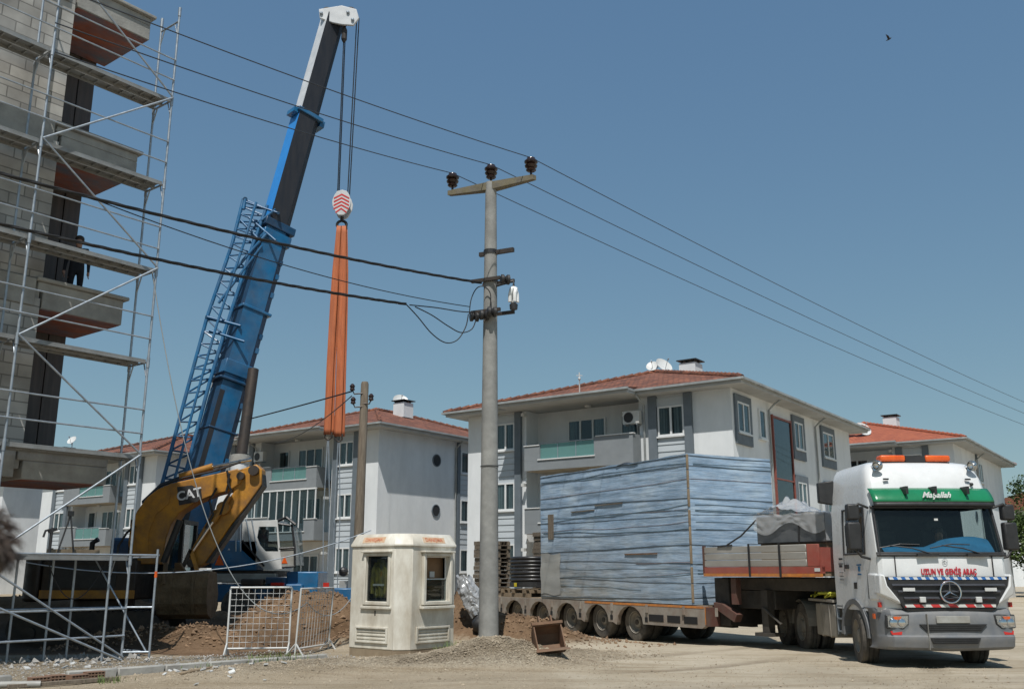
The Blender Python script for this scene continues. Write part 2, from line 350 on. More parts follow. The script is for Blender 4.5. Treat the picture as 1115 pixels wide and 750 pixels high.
def make_ground():
    V=[];F=[];A=[];WR=[]
    for y in ys:
        for x in xs:
            z,g,d,p=ground_h(x,y) if -40<x<40 and -5<y<70 else (0,0,0,0)
            rt=rut_at(x,y) if -2<x<14 and 13<y<31 else 0
            rk=.5+.8*noise.noise(Vector((x*.4,y*.4,17))); rt*=max(0,min(1,rk)); z-=rt*.022
            V.append((x,y,z)); a,dd=strip(x,y); soil_shade=(1-sstep(-8.6,-6.4,x+noise.noise(Vector((x*.8,y*.8,5)))*.8))*sstep(21.0,22.2,y+noise.noise(Vector((x,y,6)))*.6)*(1-sstep(27.5,30,y)); soil_shade=max(soil_shade,min(1,p*2.2)); WR.append((max(0,rt),min(1,soil_shade),0,1))  # ruts, plus building and pit shade painted into the soil colour
            walk=sstep(0,.15,dd)*(1-sstep(2.3,3.2,dd))*(1-sstep(6.2,7.6,a))*sstep(-12,-6,a)
            nn=noise.noise(Vector((x*.5,y*.5,9)))*.5
            gravel=max(walk,min(1,g*6))
            brown=min(1,d*3+p*3)
            brown=max(brown,(1-sstep(-5.5,-3.5,x+nn))*sstep(20.5,21.5,y+nn)*(1-sstep(30,33,y)))
            road=sstep(.2,1.8,x+nn*1.5-(y-18)*.02)*(1-min(1,brown+min(1,g*6)))
            A.append((gravel,brown,road,1))
    nx=len(xs)
    for j in range(len(ys)-1):
        for i in range(nx-1): a=j*nx+i; F.append((a,a+1,a+nx+1,a+nx))
    me=bpy.data.meshes.new('ground'); me.from_pydata(V,[],F)
    at_=me.color_attributes.new('soil','FLOAT_COLOR','POINT')
    at_.data.foreach_set('color',[c for q in A for c in q])
    at3=me.color_attributes.new('wear_shade','FLOAT_COLOR','POINT'); at3.data.foreach_set('color',[c for q in WR for c in q])
    for p in me.polygons: p.use_smooth=True
    o=bpy.data.objects.new('ground',me); COL.objects.link(o); tag(o,kind='structure'); o['label']='dusty tan ground of the building site and street'
    m=bpy.data.materials.new('site_soil'); m.use_nodes=True; nt=m.node_tree; N=nt.nodes; L=nt.links; b=N['Principled BSDF']; b.inputs['Roughness'].default_value=.95; b.inputs['Specular IOR Level'].default_value=.2
    tc=N.new('ShaderNodeTexCoord'); at2=N.new('ShaderNodeAttribute'); at2.attribute_name='soil'; sp=N.new('ShaderNodeSeparateColor'); L.new(at2.outputs['Color'],sp.inputs[0])
    def nz(s,d=8,r=.65,st=(1,1,1)):
        mp=N.new('ShaderNodeMapping'); mp.inputs['Scale'].default_value=st; L.new(tc.outputs['Object'],mp.inputs[0])
        n=N.new('ShaderNodeTexNoise'); n.inputs['Scale'].default_value=s; n.inputs['Detail'].default_value=d; n.inputs['Roughness'].default_value=r; L.new(mp.outputs[0],n.inputs[0]); return n.outputs['Fac']
    def rp(f,st):
        r=N.new('ShaderNodeValToRGB'); L.new(f,r.inputs[0]); e=r.color_ramp.elements
        e[0].position,e[0].color=st[0][0],(*st[0][1],1); e[1].position,e[1].color=st[-1][0],(*st[-1][1],1)
        for q,c in st[1:-1]:
            k=e.new(q); k.color=(*c,1)
        return r.outputs[0]
    def mix(f,a,c,bt='MIX'):
        k=N.new('ShaderNodeMix'); k.data_type='RGBA'; k.blend_type=bt
        if isinstance(f,float): k.inputs[0].default_value=f
        else: L.new(f,k.inputs[0])
        L.new(a,k.inputs[6]); L.new(c,k.inputs[7]); return k.outputs[2]
    base=mix(.5,rp(nz(.6),[(.35,(.33,.275,.195)),(.65,(.45,.38,.285))]),rp(nz(14,10,.75),[(.35,(.22,.18,.13)),(.5,(.34,.28,.20)),(.7,(.46,.40,.31))]))
    road=mix(.6,rp(nz(.45,6,.55,(1,.45,1)),[(.3,(.33,.28,.205)),(.48,(.50,.435,.33)),(.7,(.60,.535,.43))]),rp(nz(7,10,.7),[(.3,(.34,.29,.215)),(.7,(.50,.435,.34))]))
    vor=N.new('ShaderNodeTexVoronoi'); vor.inputs['Scale'].default_value=38; L.new(tc.outputs['Object'],vor.inputs[0])
    sc=N.new('ShaderNodeSeparateColor'); L.new(vor.outputs['Color'],sc.inputs[0])
    grav=mix(.75,rp(nz(.9),[(.35,(.29,.24,.175)),(.65,(.38,.32,.235))]),rp(sc.outputs[0],[(0,(.15,.125,.095)),(.5,(.32,.27,.20)),(1,(.50,.44,.34))]))
    brn=mix(.5,rp(nz(1.3),[(.35,(.14,.085,.047)),(.65,(.27,.172,.10))]),rp(nz(9,10,.75),[(.35,(.085,.055,.035)),(.6,(.22,.15,.095)),(.75,(.33,.25,.17))]))
    edge=nz(5,8,.7)
    def fuzz(v):
        a=N.new('ShaderNodeMath'); a.operation='ADD'; L.new(v,a.inputs[0]); L.new(edge,a.inputs[1])
        r=N.new('ShaderNodeMapRange'); L.new(a.outputs[0],r.inputs[0]); r.inputs[1].default_value=.75; r.inputs[2].default_value=1.2; return r.outputs[0]
    col=mix(fuzz(sp.outputs[2]),base,road); col=mix(fuzz(sp.outputs[0]),col,grav); col=mix(fuzz(sp.outputs[1]),col,brn)
    # tyre-worn streaks across the yard
    wv=nz(1.1,5,.6,(.25,2.2,1)); tr=rp(wv,[(.50,(1,1,1)),(.68,(.70,.65,.58))]); col=mix(.8,col,tr,'MULTIPLY')
    at4=N.new('ShaderNodeAttribute'); at4.attribute_name='wear_shade'; sp4=N.new('ShaderNodeSeparateColor'); L.new(at4.outputs['Color'],sp4.inputs[0])
    shadem=N.new('ShaderNodeMath'); shadem.operation='MULTIPLY'; L.new(sp4.outputs[1],shadem.inputs[0]); shadem.inputs[1].default_value=.85  # strength of the painted shade on the soil
    col=mix(shadem.outputs[0],col,rp(nz(4,10,.75),[(.35,(.035,.024,.016)),(.7,(.10,.068,.042))]))
    rutm=N.new('ShaderNodeMath'); rutm.operation='MULTIPLY'; L.new(sp4.outputs[0],rutm.inputs[0]); rutm.inputs[1].default_value=.75
    col=mix(rutm.outputs[0],col,rp(nz(9,8,.7),[(.35,(.17,.135,.095)),(.7,(.27,.22,.16))]))
    blot=rp(nz(.33,7,.6),[(.46,(1.0,1.0,1.0)),(.62,(.78,.74,.68))]); col=mix(.6,col,blot,'MULTIPLY')
    L.new(col,b.inputs['Base Color'])
    h1=nz(18,10,.75); h2=vor.outputs['Distance']
    ad=N.new('ShaderNodeMath'); ad.operation='MULTIPLY_ADD'; L.new(h2,ad.inputs[0]); L.new(sp.outputs[0],ad.inputs[1]); L.new(h1,ad.inputs[2])
    bp=N.new('ShaderNodeBump'); bp.inputs['Strength'].default_value=.85; bp.inputs['Distance'].default_value=.05; L.new(ad.outputs[0],bp.inputs['Height']); L.new(bp.outputs[0],b.inputs['Normal'])
    me.materials.append(m)
make_ground()
def gz(x,y): return ground_h(x,y)[0]

M['stone']=mat('gravel_stone',(.40,.335,.25),(.24,.195,.14),scale=2.2,rough=.95,lo=.4,hi=.6)
M['clod']=mat('soil_clod',(.25,.16,.095),(.13,.082,.048),scale=2,rough=.95,lo=.4,hi=.6)
M['rubble']=mat('pale_rubble',(.40,.385,.36),(.26,.25,.235),scale=1.3,rough=.95,lo=.42,hi=.58)
def rock(mb,c,r,rng):
    q=[]; 
    for a in ((1,0,0),(-1,0,0),(0,1,0),(0,-1,0),(0,0,1),(0,0,-1)):
        k=r*rng.uniform(.55,1.1); q.append(Vector(c)+Vector(a)*k+Vector((rng.uniform(-.3,.3),rng.uniform(-.3,.3),rng.uniform(-.2,.2)))*r)
    mb.add(q,[(0,2,4),(2,1,4),(1,3,4),(3,0,4),(2,0,5),(1,2,5),(3,1,5),(0,3,5)])
def scatter(name,label,m,n,pick,rr,seed):
    rng=random.Random(seed); mb=MB(M[m])
    k=0
    while k<n:
        p=pick(rng)
        if p is None: continue
        x,y=p; r=rng.uniform(*rr)*(1 if rng.random()<.9 else 1.8); rock(mb,(x,y,gz(x,y)+r*.15),r,rng); k+=1
    o=mb.build(name); tag(o,label,None,None,'stuff'); return o
def near_heaps(L_,spread,minh):
    def f(rng):
        a,b,sx,sy,r,h=rng.choice(L_); u=rng.gauss(0,spread*.7); v=rng.gauss(0,spread*.7)
        c,s=math.cos(r),math.sin(r); x=a+(u*sx*c-v*sy*s); y=b+(u*sx*s+v*sy*c)
        return x,y
    return f
scatter('gravel','loose tan gravel heaped along the street edge in front of the kiosk','stone',11000,near_heaps(GRAVEL,1.1,0),(.006,.019),1)
scatter('soil_clods','lumps of brown earth on the dug heaps behind the mesh fence','clod',4200,near_heaps(DIRT,.95,0),(.012,.05),2)
def pick_walk(rng):
    a=rng.uniform(-3,7.2); d=rng.uniform(.1,2.9); p=KL0+KD*a+KN*d; return p.x,p.y
scatter('walkway_chippings','grey chippings spread along the walkway beside the scaffold','rubble',2600,pick_walk,(.008,.022),3)
def pick_yard(rng):
    p=gnd(rng.uniform(0,1100),rng.uniform(715,752)); return p.x,p.y
scatter('pebbles','small pebbles scattered over the dusty foreground','stone',3800,pick_yard,(.004,.016),4)
def pick_rub(rng):
    a=rng.uniform(-3.2,3.8); d=rng.gauss(3.2,.5); p=KL0+KD*a+KN*d; return p.x,p.y
scatter('rubble','broken block rubble under the foot of the scaffold','rubble',420,pick_rub,(.02,.075),5)
# grass tufts
def make_grass():
    rng=random.Random(11); mb=MB(mat('grass_blade',(.08,.15,.03),(.14,.17,.05),scale=3,rough=.8))
    spots=[(gnd(297,722),.5,.20,160),(gnd(318,718),.4,.16,100),(gnd(494,714,.05),.30,.30,220),(gnd(507,708,.1),.3,.22,110),(gnd(120,742),.3,.12,60),(gnd(210,728),.5,.12,70),(gnd(268,724),.4,.14,80)]
    for c,s,h,n in spots:
        for i in range(n):
            x=c.x+rng.gauss(0,s*.5); y=c.y+rng.gauss(0,s*.3); z=gz(x,y)-.01; a=rng.uniform(0,6.28); L_=h*rng.uniform(.5,1.2); b=Vector((math.cos(a),math.sin(a),0)); t=Vector((-b.y,b.x,0))*.006
            p=Vector((x,y,z)); m_=p+b*L_*.25+Vector((0,0,L_*.6)); e=p+b*L_*.6+Vector((0,0,L_))
            mb.add([p-t,p+t,m_+t*.7,m_-t*.7,e],[(0,1,2,3),(3,2,4)])
    tag(mb.build('grass_tufts'),'green weeds growing beside the kiosk and fence foot',None,None,'stuff')
make_grass()
# ================================================================ apartment buildings
def window(parent,x0,x1,z0,z1,y,axis='y',panes=2,curt=.5,rng=random,sill=True,fm='pvc',depth=.09,name='window'):
    """front-facing window on the plane y (axis 'y', facing -y) or x (axis 'x', facing +x)"""
    def T(u,o,z): return (u,y-o,z) if axis=='y' else (y+o,u,z)
    f=.075
    def bx(mb,u0,u1,o0,o1,a,b):
        p,q=T(u0,o0,a),T(u1,o1,b); mb.box(p[0],q[0],p[1],q[1],p[2],q[2])
    fr=MB(M[fm]); bx(fr,x0,x1,.0,depth,z0,z0+f); bx(fr,x0,x1,0,depth,z1-f,z1); bx(fr,x0,x0+f,0,depth,z0+f,z1-f); bx(fr,x1-f,x1,0,depth,z0+f,z1-f)
    n=panes
    for i in range(1,n):
        u=x0+(x1-x0)*i/n; bx(fr,u-.045,u+.045,.002,depth-.003,z0+f,z1-f)
    fo=fr.build(name,parent)
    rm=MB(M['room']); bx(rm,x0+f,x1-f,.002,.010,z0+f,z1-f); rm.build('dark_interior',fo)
    if curt>0:
        cm=MB(M['curtain']); W=(x1-x0-2*f)
        for side in (0,1):
            w_=W*curt*rng.uniform(.5,1.0)
            a=x0+f if side==0 else x1-f-w_
            k=max(3,int(w_/.12))
            for i in range(k):
                bx(cm,a+w_*i/k,a+w_*(i+.86)/k,.012,.022+.012*(i%2),z0+f,z1-f)
        cm.build('curtain',fo)
    g=MB(M['glass']); bx(g,x0+f-.004,x1-f+.004,.052,.058,z0+f-.004,z1-f+.004); g.build('pane',fo)
    if sill:
        s=MB(M['pvc']); bx(s,x0-.06,x1+.06,.003,.16,z0-.07,z0-.0); s.build('sill',fo)
    return fo
def dish(label,loc,r,az,el=35,group='satellite dishes on the roofs',mast=.5):
    t=thing('satellite_dish',label,'satellite dish',loc,0,group)
    ax=Vector((math.sin(R(az))*math.cos(R(el)),math.cos(R(az))*math.cos(R(el)),math.sin(R(el)))); c=Vector((0,0,mast+r*.4))
    prof=[(r*k/6,-.22*r*(1-(k/6)**2)) for k in range(7)]; back=[(r*k/6,-.22*r*(1-(k/6)**2)-.015) for k in range(6,-1,-1)]
    MB(M['metal_w']).lathe(prof+back,c+ax*.12,ax,20,False).build('reflector',t,smooth=40)
    MB(M['galv']).tube([(0,0,-.3),(0,0,mast+r*.4)],.03,8).build('mast',t)
    side=ax.cross(Vector((0,0,1))).normalized(); foc=c+ax*(.12+r*.75)
    ar=MB(M['galv']); dn=side.cross(ax)*-1
    ar.tube([c+ax*.05-dn*0+Vector((0,0,-r*.9)),foc],.015,6); ar.tube([foc,foc+ax*.12],.035,8); ar.build('feed_arm',t)
    return t
BANG=R(-35.6)
def apartment(label,ox,oy,mirror=False,end='blank',tile='tile',seed=1,W=13.86,D=16.3,H=9.15,enclosed=False,rear=True,group='white three storey apartment blocks'):
    rng=random.Random(seed)
    t=thing('apartment_building',label,'apartment building',(ox,oy,0),BANG,group)
    X=(lambda x:-W-x) if mirror else (lambda x:x)
    def rng2(a,b): a,b=X(a),X(b); return (min(a,b),max(a,b))
    wall=MB(M['render_w'])
    # body with two recesses for the balconies on the front
    b0,b1=rng2(-10.35,-4.3); rec=1.0
    wall.box(-W,b0,0,rec+.02,-.3,H); wall.box(b1,0,0,rec+.02,-.3,H); wall.box(-W,0,rec,D,-.3,H)
    wall.build('wall',t)
    # eave board, gutter, soffit and roof
    ov=.85
    so=MB(M['soffit']); so.box(-W-ov+.04,ov-.04,-ov+.04,D+ov-.04,H+.002,H+.10)
    e0,e1=rng2(-10.9,-4.0); so.box(e0,e1,-ov-.75,-ov+.035,H+.002,H+.10); so.build('soffit',t)
    ea=MB(M['fascia'])
    ea.box(-W-ov,ov,-ov,D+ov,H+.102,H+.20); ea.box(e0-.04,e1+.04,-ov-.79,-ov-.003,H+.103,H+.20)
    gp=[(.0,.0),(.13,.0),(.15,.14),(-.0,.14)]
    ea.box(-W-ov-.12,ov+.12,-ov-.12,-ov-.003,H+.13,H+.22); ea.box(ov+.003,ov+.12,-ov,D+ov,H+.13,H+.22); ea.box(-W-ov-.12,-W-ov-.003,-ov,D+ov,H+.13,H+.22)
    ea.box(e0-.1,e1+.1,-ov-.90,-ov-.793,H+.13,H+.22)
    ea.build('eave',t)
    rz=H+.21; rh=2.45; x0,x1,y0,y1=-W-ov-.05,ov+.05,-ov-.05,D+ov+.05; cx=(x0+x1)/2; hr=(x1-x0)/2
    rf=MB(M[tile]); th=.10
    A,B_,Cc,Dd=(x0,y0,rz),(x1,y0,rz),(x1,y1,rz),(x0,y1,rz); P,Q=(cx,y0+hr,rz+rh),(cx,y1-hr,rz+rh)
    rf.add([A,B_,Cc,Dd,P,Q,(x0,y0,rz-.006),(x1,y0,rz-.006),(x1,y1,rz-.006),(x0,y1,rz-.006)],[(0,1,4),(1,2,5,4),(2,3,5),(3,0,4,5),(6,9,8,7),(0,6,7,1),(1,7,8,2),(2,8,9,3),(3,9,6,0)])
    # apron over the balcony
    sl=rh/hr; ya=y0-.78
    k0,k1=e0-.06,e1+.06; zb=rz+.0
    rf.add([(k0,ya,rz),(k1,ya,rz),(k1-.35,y0+.9,rz+.9*sl+.02),(k0+.35,y0+.9,rz+.9*sl+.02),(k0,ya,rz-.005),(k1,ya,rz-.005)],[(0,1,2,3),(0,4,5,1),(0,3,4),(1,5,2)])
    ro=rf.build('roof',t)
    rid=MB(M[tile])
    def ridge(p,q,n):
        p,q=Vector(p),Vector(q)
        for i in range(n):
            a=p.lerp(q,i/n); b=p.lerp(q,(i+1.12)/n); rid.tube([a+Vector((0,0,.0)),b+Vector((0,0,.035))],[.10,.13],8)
    ridge(A,P,26); ridge(B_,P,26); ridge(Cc,Q,26); ridge(P,Q,10)
    rid.build('ridge_tiles',ro)
    ch=MB(M['render_w']); cxs=cx+(1.2 if not mirror else 1.2); ch.box(cxs,cxs+.9,y0+hr+.3,y0+hr+1.2,rz+rh-.6,rz+rh+.35); cho=ch.build('chimney',ro)
    cc=MB(M['black'])
    for i in (0,1): 
        for j in (0,1): cc.box(cxs+.08+.62*i,cxs+.18+.62*i,y0+hr+.36+.62*j,y0+hr+.46+.62*j,rz+rh+.35,rz+rh+.47)
    cc.box(cxs-.1,cxs+1.0,y0+hr+.2,y0+hr+1.3,rz+rh+.47,rz+rh+.52); cc.build('chimney_cap',cho)
    # narrow window column
    wz=[(1.65,2.95),(4.5,5.8),(7.35,8.65)]
    def column(a,b,pil=True):
        a,b=rng2(a,b)
        zs=[(.3,1.58),(2.95,4.43),(5.8,7.28)]
        for (p,q) in zs:
            pan=MB(M['siding']); n=5
            for i in range(n):
                z0=p+(q-p)*i/n; z1=p+(q-p)*(i+1)/n-.008
                pan.prism([(a,-.02,z0),(a,-.075,z0),(a,-.045,z1),(a,-.02,z1)],(b-a,0,0))
            pan.build('siding_panel',t)
        bx_=MB(M['siding']); bx_.box(a,b,-.075,-.0,8.66,H-.12); bx_.build('shutter_box',t)
        for (p,q) in wz: window(t,a+.03,b-.03,p,q,0.0,curt=.55,rng=rng)
        MB(M['trim_g']).box(a-.40,a-.005,-.16,-.002,.2,H-.02).build('pilaster',t); MB(M['trim_g']).box(b+.005,b+.36,-.16,-.002,.2,H-.02).build('pilaster',t)
    column(-12.1,-10.95); column(-3.4,-2.1)
    # balconies
    a,b=rng2(-9.95,-4.25); pr=-.75
    lo=a if not mirror else b
    def xr(u0,u1):   # portions along the balcony in the un-mirrored sense
        p,q=X(u0),X(u1); return min(p,q),max(p,q)
    for fl,zs in enumerate((3.35,6.2)):
        sb=MB(M['render_g']); sb.box(a,b,pr,rec-.002,zs,zs+.45)
        l0,l1=xr(-9.95,-9.1); sb.box(l0,l1,pr,pr+.14,zs+.452,zs+1.13)
        l0,l1=xr(-6.2,-4.25); sb.box(l0,l1,pr,pr+.14,zs+.452,zs+1.30)
        e=X(-4.25); s_=1 if not mirror else -1
        sb.box(min(e,e-.14*s_),max(e,e-.14*s_),pr+.142,-.002,zs+.452,zs+1.30)
        e=X(-9.95); sb.box(min(e,e+.14*s_),max(e,e+.14*s_),pr+.142,-.002,zs+.452,zs+1.13)
        bo=sb.build('balcony',t)
        u=MB(M['tan']); u.box(a+.05,b-.05,pr+.05,rec-.05,zs-.012,zs-.002); u.build('balcony_underside',bo)
        cp=MB(M['pvc']); l0,l1=xr(-9.2,-6.15); cp.box(l0,l1,pr-.05,pr+.16,zs+.452,zs+.50); 
        l0,l1=xr(-6.1,-4.2); cp.box(l0,l1,pr-.04,pr+.17,zs+1.302,zs+1.34); l0,l1=xr(-9.98,-9.1); cp.box(l0,l1,pr-.04,pr+.17,zs+1.132,zs+1.17); cp.build('coping',bo)
        if not(enclosed and fl==0):
            gl=MB(M['glass_g']); l0,l1=xr(-9.1,-6.2); n=3
            for i in range(n): gl.box(l0+(l1-l0)*i/n+.02,l0+(l1-l0)*(i+1)/n-.02,pr+.05,pr+.062,zs+.52,zs+1.18)
            gl.build('glass_balustrade',bo)
            ra=MB(M['galv']); ra.tube([(l0,pr+.056,zs+1.22),(l1,pr+.056,zs+1.22)],.025,8)
            for i in range(n+1): ra.box(l0+(l1-l0)*i/n-.018,l0+(l1-l0)*i/n+.018,pr+.04,pr+.075,zs+.5,zs+1.21)
            ra.build('balcony_rail',bo)
        else:
            en=MB(M['pvc']); n=9
            for i in range(n+1):
                q=a+.04+(b-a-.08)*i/n; en.box(q-.03,q+.03,pr+.02,pr+.08,zs+.5,zs+2.75)
            en.box(a,b,pr,pr+.10,zs+2.752,zs+2.84); eo=en.build('glazing_frame',bo)
            g=MB(M['glass']); g.box(a+.05,b-.05,pr+.045,pr+.052,zs+.5,zs+2.75); g.build('glazing',eo)
        # doors and windows at the back of the recess, ceiling lamp
        l0,l1=xr(-8.6,-6.55); window(t,l0,l1,zs+.95,zs+2.45,rec,panes=3,curt=.35,rng=rng)
        l0,l1=xr(-5.75,-4.85); window(t,l0,l1,zs+.47,zs+2.45,rec,panes=1,curt=.6,rng=rng,sill=False,name='balcony_door')
        lm=MB(M['metal_w']); q=(a+b)/2; lm.lathe([(.16,0),(.14,-.09),(.02,-.12)],(q,.3,(zs+2.94 if fl==1 else zs+2.83)),n=12); lm.build('ceiling_lamp',t,smooth=40)
    # ground floor terrace wall
    tw=MB(M['render_g']); tw.box(a,b,pr,pr+.15,0,1.35); tw.build('terrace_wall',t)
    tc=MB(M['pvc']); tc.box(a-.05,b+.05,pr-.05,pr+.2,1.352,1.43); tc.build('coping',t)
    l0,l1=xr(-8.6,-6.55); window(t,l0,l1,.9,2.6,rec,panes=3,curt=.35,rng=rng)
    # down pipe, air conditioner, lamps
    dp=MB(M['fascia']); q=X(-4.02); dp.tube([(q,-.9,H+.05),(q,-.5,H-.15),(q,-.10,H-.35),(q,-.08,.2)],.05,8); dp.build('down_pipe',t,smooth=60)
    ac=MB(M['metal_w']); q=X(-3.98) if not mirror else X(-3.98); s0=min(q-.85*(1 if not mirror else -1),q); 
    s0=X(-4.95) if not mirror else X(-4.1); 
    ac.box(s0,s0+.82,-.36,-.06,7.98,8.56); aco=ac.build('air_conditioner',t,bevel=.02)
    fn=MB(M['black']); fn.lathe([(.0,0),(.23,0),(.23,.02),(.0,.02)],(s0+.31,-.362,8.27),(0,-1,0),18); fn.build('fan_grille',aco)
    br=MB(M['galv']); br.box(s0+.1,s0+.14,-.36,-.01,7.92,7.975); br.box(s0+.68,s0+.72,-.36,-.01,7.92,7.975); br.build('bracket',aco)
    for q,zz in ((X(-10.3),5.55),(X(-10.3),8.85),(X(-10.3),2.6)):
        cmb=MB(M['metal_w']); cmb.box(q-.08,q+.08,-.42,-.18,zz,zz+.14); cmb.bar((q,-.2,zz+.07),(q,0,zz+.07),.05,.05); cmb.build('wall_lamp',t)
    # right-hand end
    if end=='blank':
        for y_,z_ in ((4.8,7.9),(4.8,5.05)):
            o=MB(M['trim_g']); o.lathe([(.31,0),(.36,0),(.36,.05),(.31,.05),(.31,0)],(0.0,y_,z_),(1,0,0),24,False); oo=o.build('round_window',t,smooth=40)
            g=MB(M['room']); g.lathe([(.0,.004),(.31,.004),(.31,.03),(0,.03)],(0,y_,z_),(1,0,0),24); g.build('pane',oo)
        s=MB(M['trim_g']); s.box(.002,.10,6.65,6.9,.3,H-.02); s.build('pilaster',t)
        for (p,q) in wz: window(t,6.98,8.4,p,q,0,axis='x',curt=.5,rng=rng)
        for (p,q) in [(.3,1.58),(2.95,4.43),(5.8,7.28)]:
            sp=MB(M['siding'])
            for i in range(5):
                z0=p+(q-p)*i/5; z1=p+(q-p)*(i+1)/5-.008; sp.prism([(.02,6.95,z0),(.07,6.95,z0),(.045,6.95,z1),(.02,6.95,z1)],(0,1.5,0))
            sp.build('siding_panel',t)
        dp=MB(M['fascia']); dp.tube([(.7,6.5,H+.05),(.3,6.5,H-.2),(.08,6.5,H-.4),(.08,6.5,.2)],.05,8); dp.build('down_pipe',t,smooth=60)
    else:
        for (y0_,y1_) in ((.45,1.75),(7.3,8.5),(11.5,13.2)):
            for (p,q) in wz:
                tr=MB(M['trim_g']); tr.box(.002,.10,y0_-.22,y0_-.003,p-.5,q+.3); tr.box(.002,.10,y1_+.003,y1_+.22,p-.5,q+.3); tr.box(.002,.098,y0_,y1_,q+.003,q+.3); tr.box(.002,.098,y0_,y1_,p-.5,p-.075); tr.build('window_surround',t)
                window(t,y0_,y1_,p,q,0,axis='x',curt=.5,rng=rng)
        for (p,q) in wz: window(t,2.9,3.6,p,q,0,axis='x',panes=1,curt=.3,rng=rng)
        sg=MB(mat('red_steel_frame',(.26,.075,.055),(.20,.06,.045),scale=4,rough=.5)); 
        sg.box(.0,.12,4.40,4.47,.3,8.6); sg.box(0,.12,6.75,6.82,.3,8.6); sg.box(0,.12,4.472,6.748,8.48,8.56)
        for z in (5.7,2.9): sg.box(0,.11,4.472,6.748,z,z+.06)
        sgo=sg.build('stairwell_glazing',t)
        g=MB(M['room']); g.box(.01,.02,4.47,6.75,.3,8.48); g.build('dark_interior',sgo); g=MB(M['glass']); g.box(.06,.068,4.47,6.75,.3,8.48); g.build('pane',sgo)
        for yy in (4.1,10.4): MB(M['fascia']).tube([(.7,yy,H+.05),(.3,yy,H-.2),(.08,yy,H-.4),(.08,yy,.2)],.05,8).build('down_pipe',t,smooth=60)
    return t
def bpt(ox,oy,x,y,z):
    c,s=math.cos(BANG),math.sin(BANG); return (ox+x*c-y*s,oy+x*s+y*c,z)
B1=(9.1,39.0); B2=(-7.14,50.9); B3=(-23.4,62.8); B4=(-39.6,74.7); B5=(26.4,56.8)
apartment('white apartment block with glass balcony directly behind the blue wrapped crate',*B1,end='windows',seed=1)
apartment('white apartment block with blank round-windowed end wall behind the kiosk',*B2,mirror=True,seed=2,enclosed=True)
apartment('white apartment block seen between the scaffold tower and the crane boom',*B3,mirror=True,seed=3)
apartment('white apartment block farthest left, seen low through the scaffold under the unfinished building',*B4,mirror=True,seed=4)
apartment('white apartment block with fresh bright orange roof behind the truck cab',*B5,mirror=True,seed=5,tile='tile_new')
def roof_dish(label,px,py,Y,r,az,mast=.5,el=35): 
    p=at(px,py,Y); dish(label,(p.x,p.y,p.z-mast-r*.4),r,az,el,mast=mast)
roof_dish('larger white satellite dish beside the chimney of the block behind the crate',722,399,48.5,.48,150,.6)
roof_dish('smaller pale satellite dish left of the larger one behind the crate',711,400,48.8,.34,200,.5)
roof_dish('white satellite dish by the chimney of the round-windowed block',436,437,60.5,.5,160,.6)
roof_dish('white satellite dish right of its twin on the bright orange roof',939,468,62,.55,165,.5)
roof_dish('white satellite dish left of its twin on the bright orange roof',924,468,62.5,.5,195,.5)
roof_dish('dark rimmed satellite dish on the roof seen through the scaffold',79,480,70,.36,200,.5)
t=thing('roof_antenna','thin white antenna rising from the roof behind the concrete pole','antenna',at(631,420,44.5))
MB(M['metal_w']).tube([(0,0,-.6),(0,0,.65)],.03,6).build('mast',t); MB(M['metal_w']).bar((-.15,0,.5),(.15,0,.5),.03,.03).bar((0,-.15,.3),(0,.15,.3),.03,.03).ball((0,0,.35),.07,8,6).build('head',t)
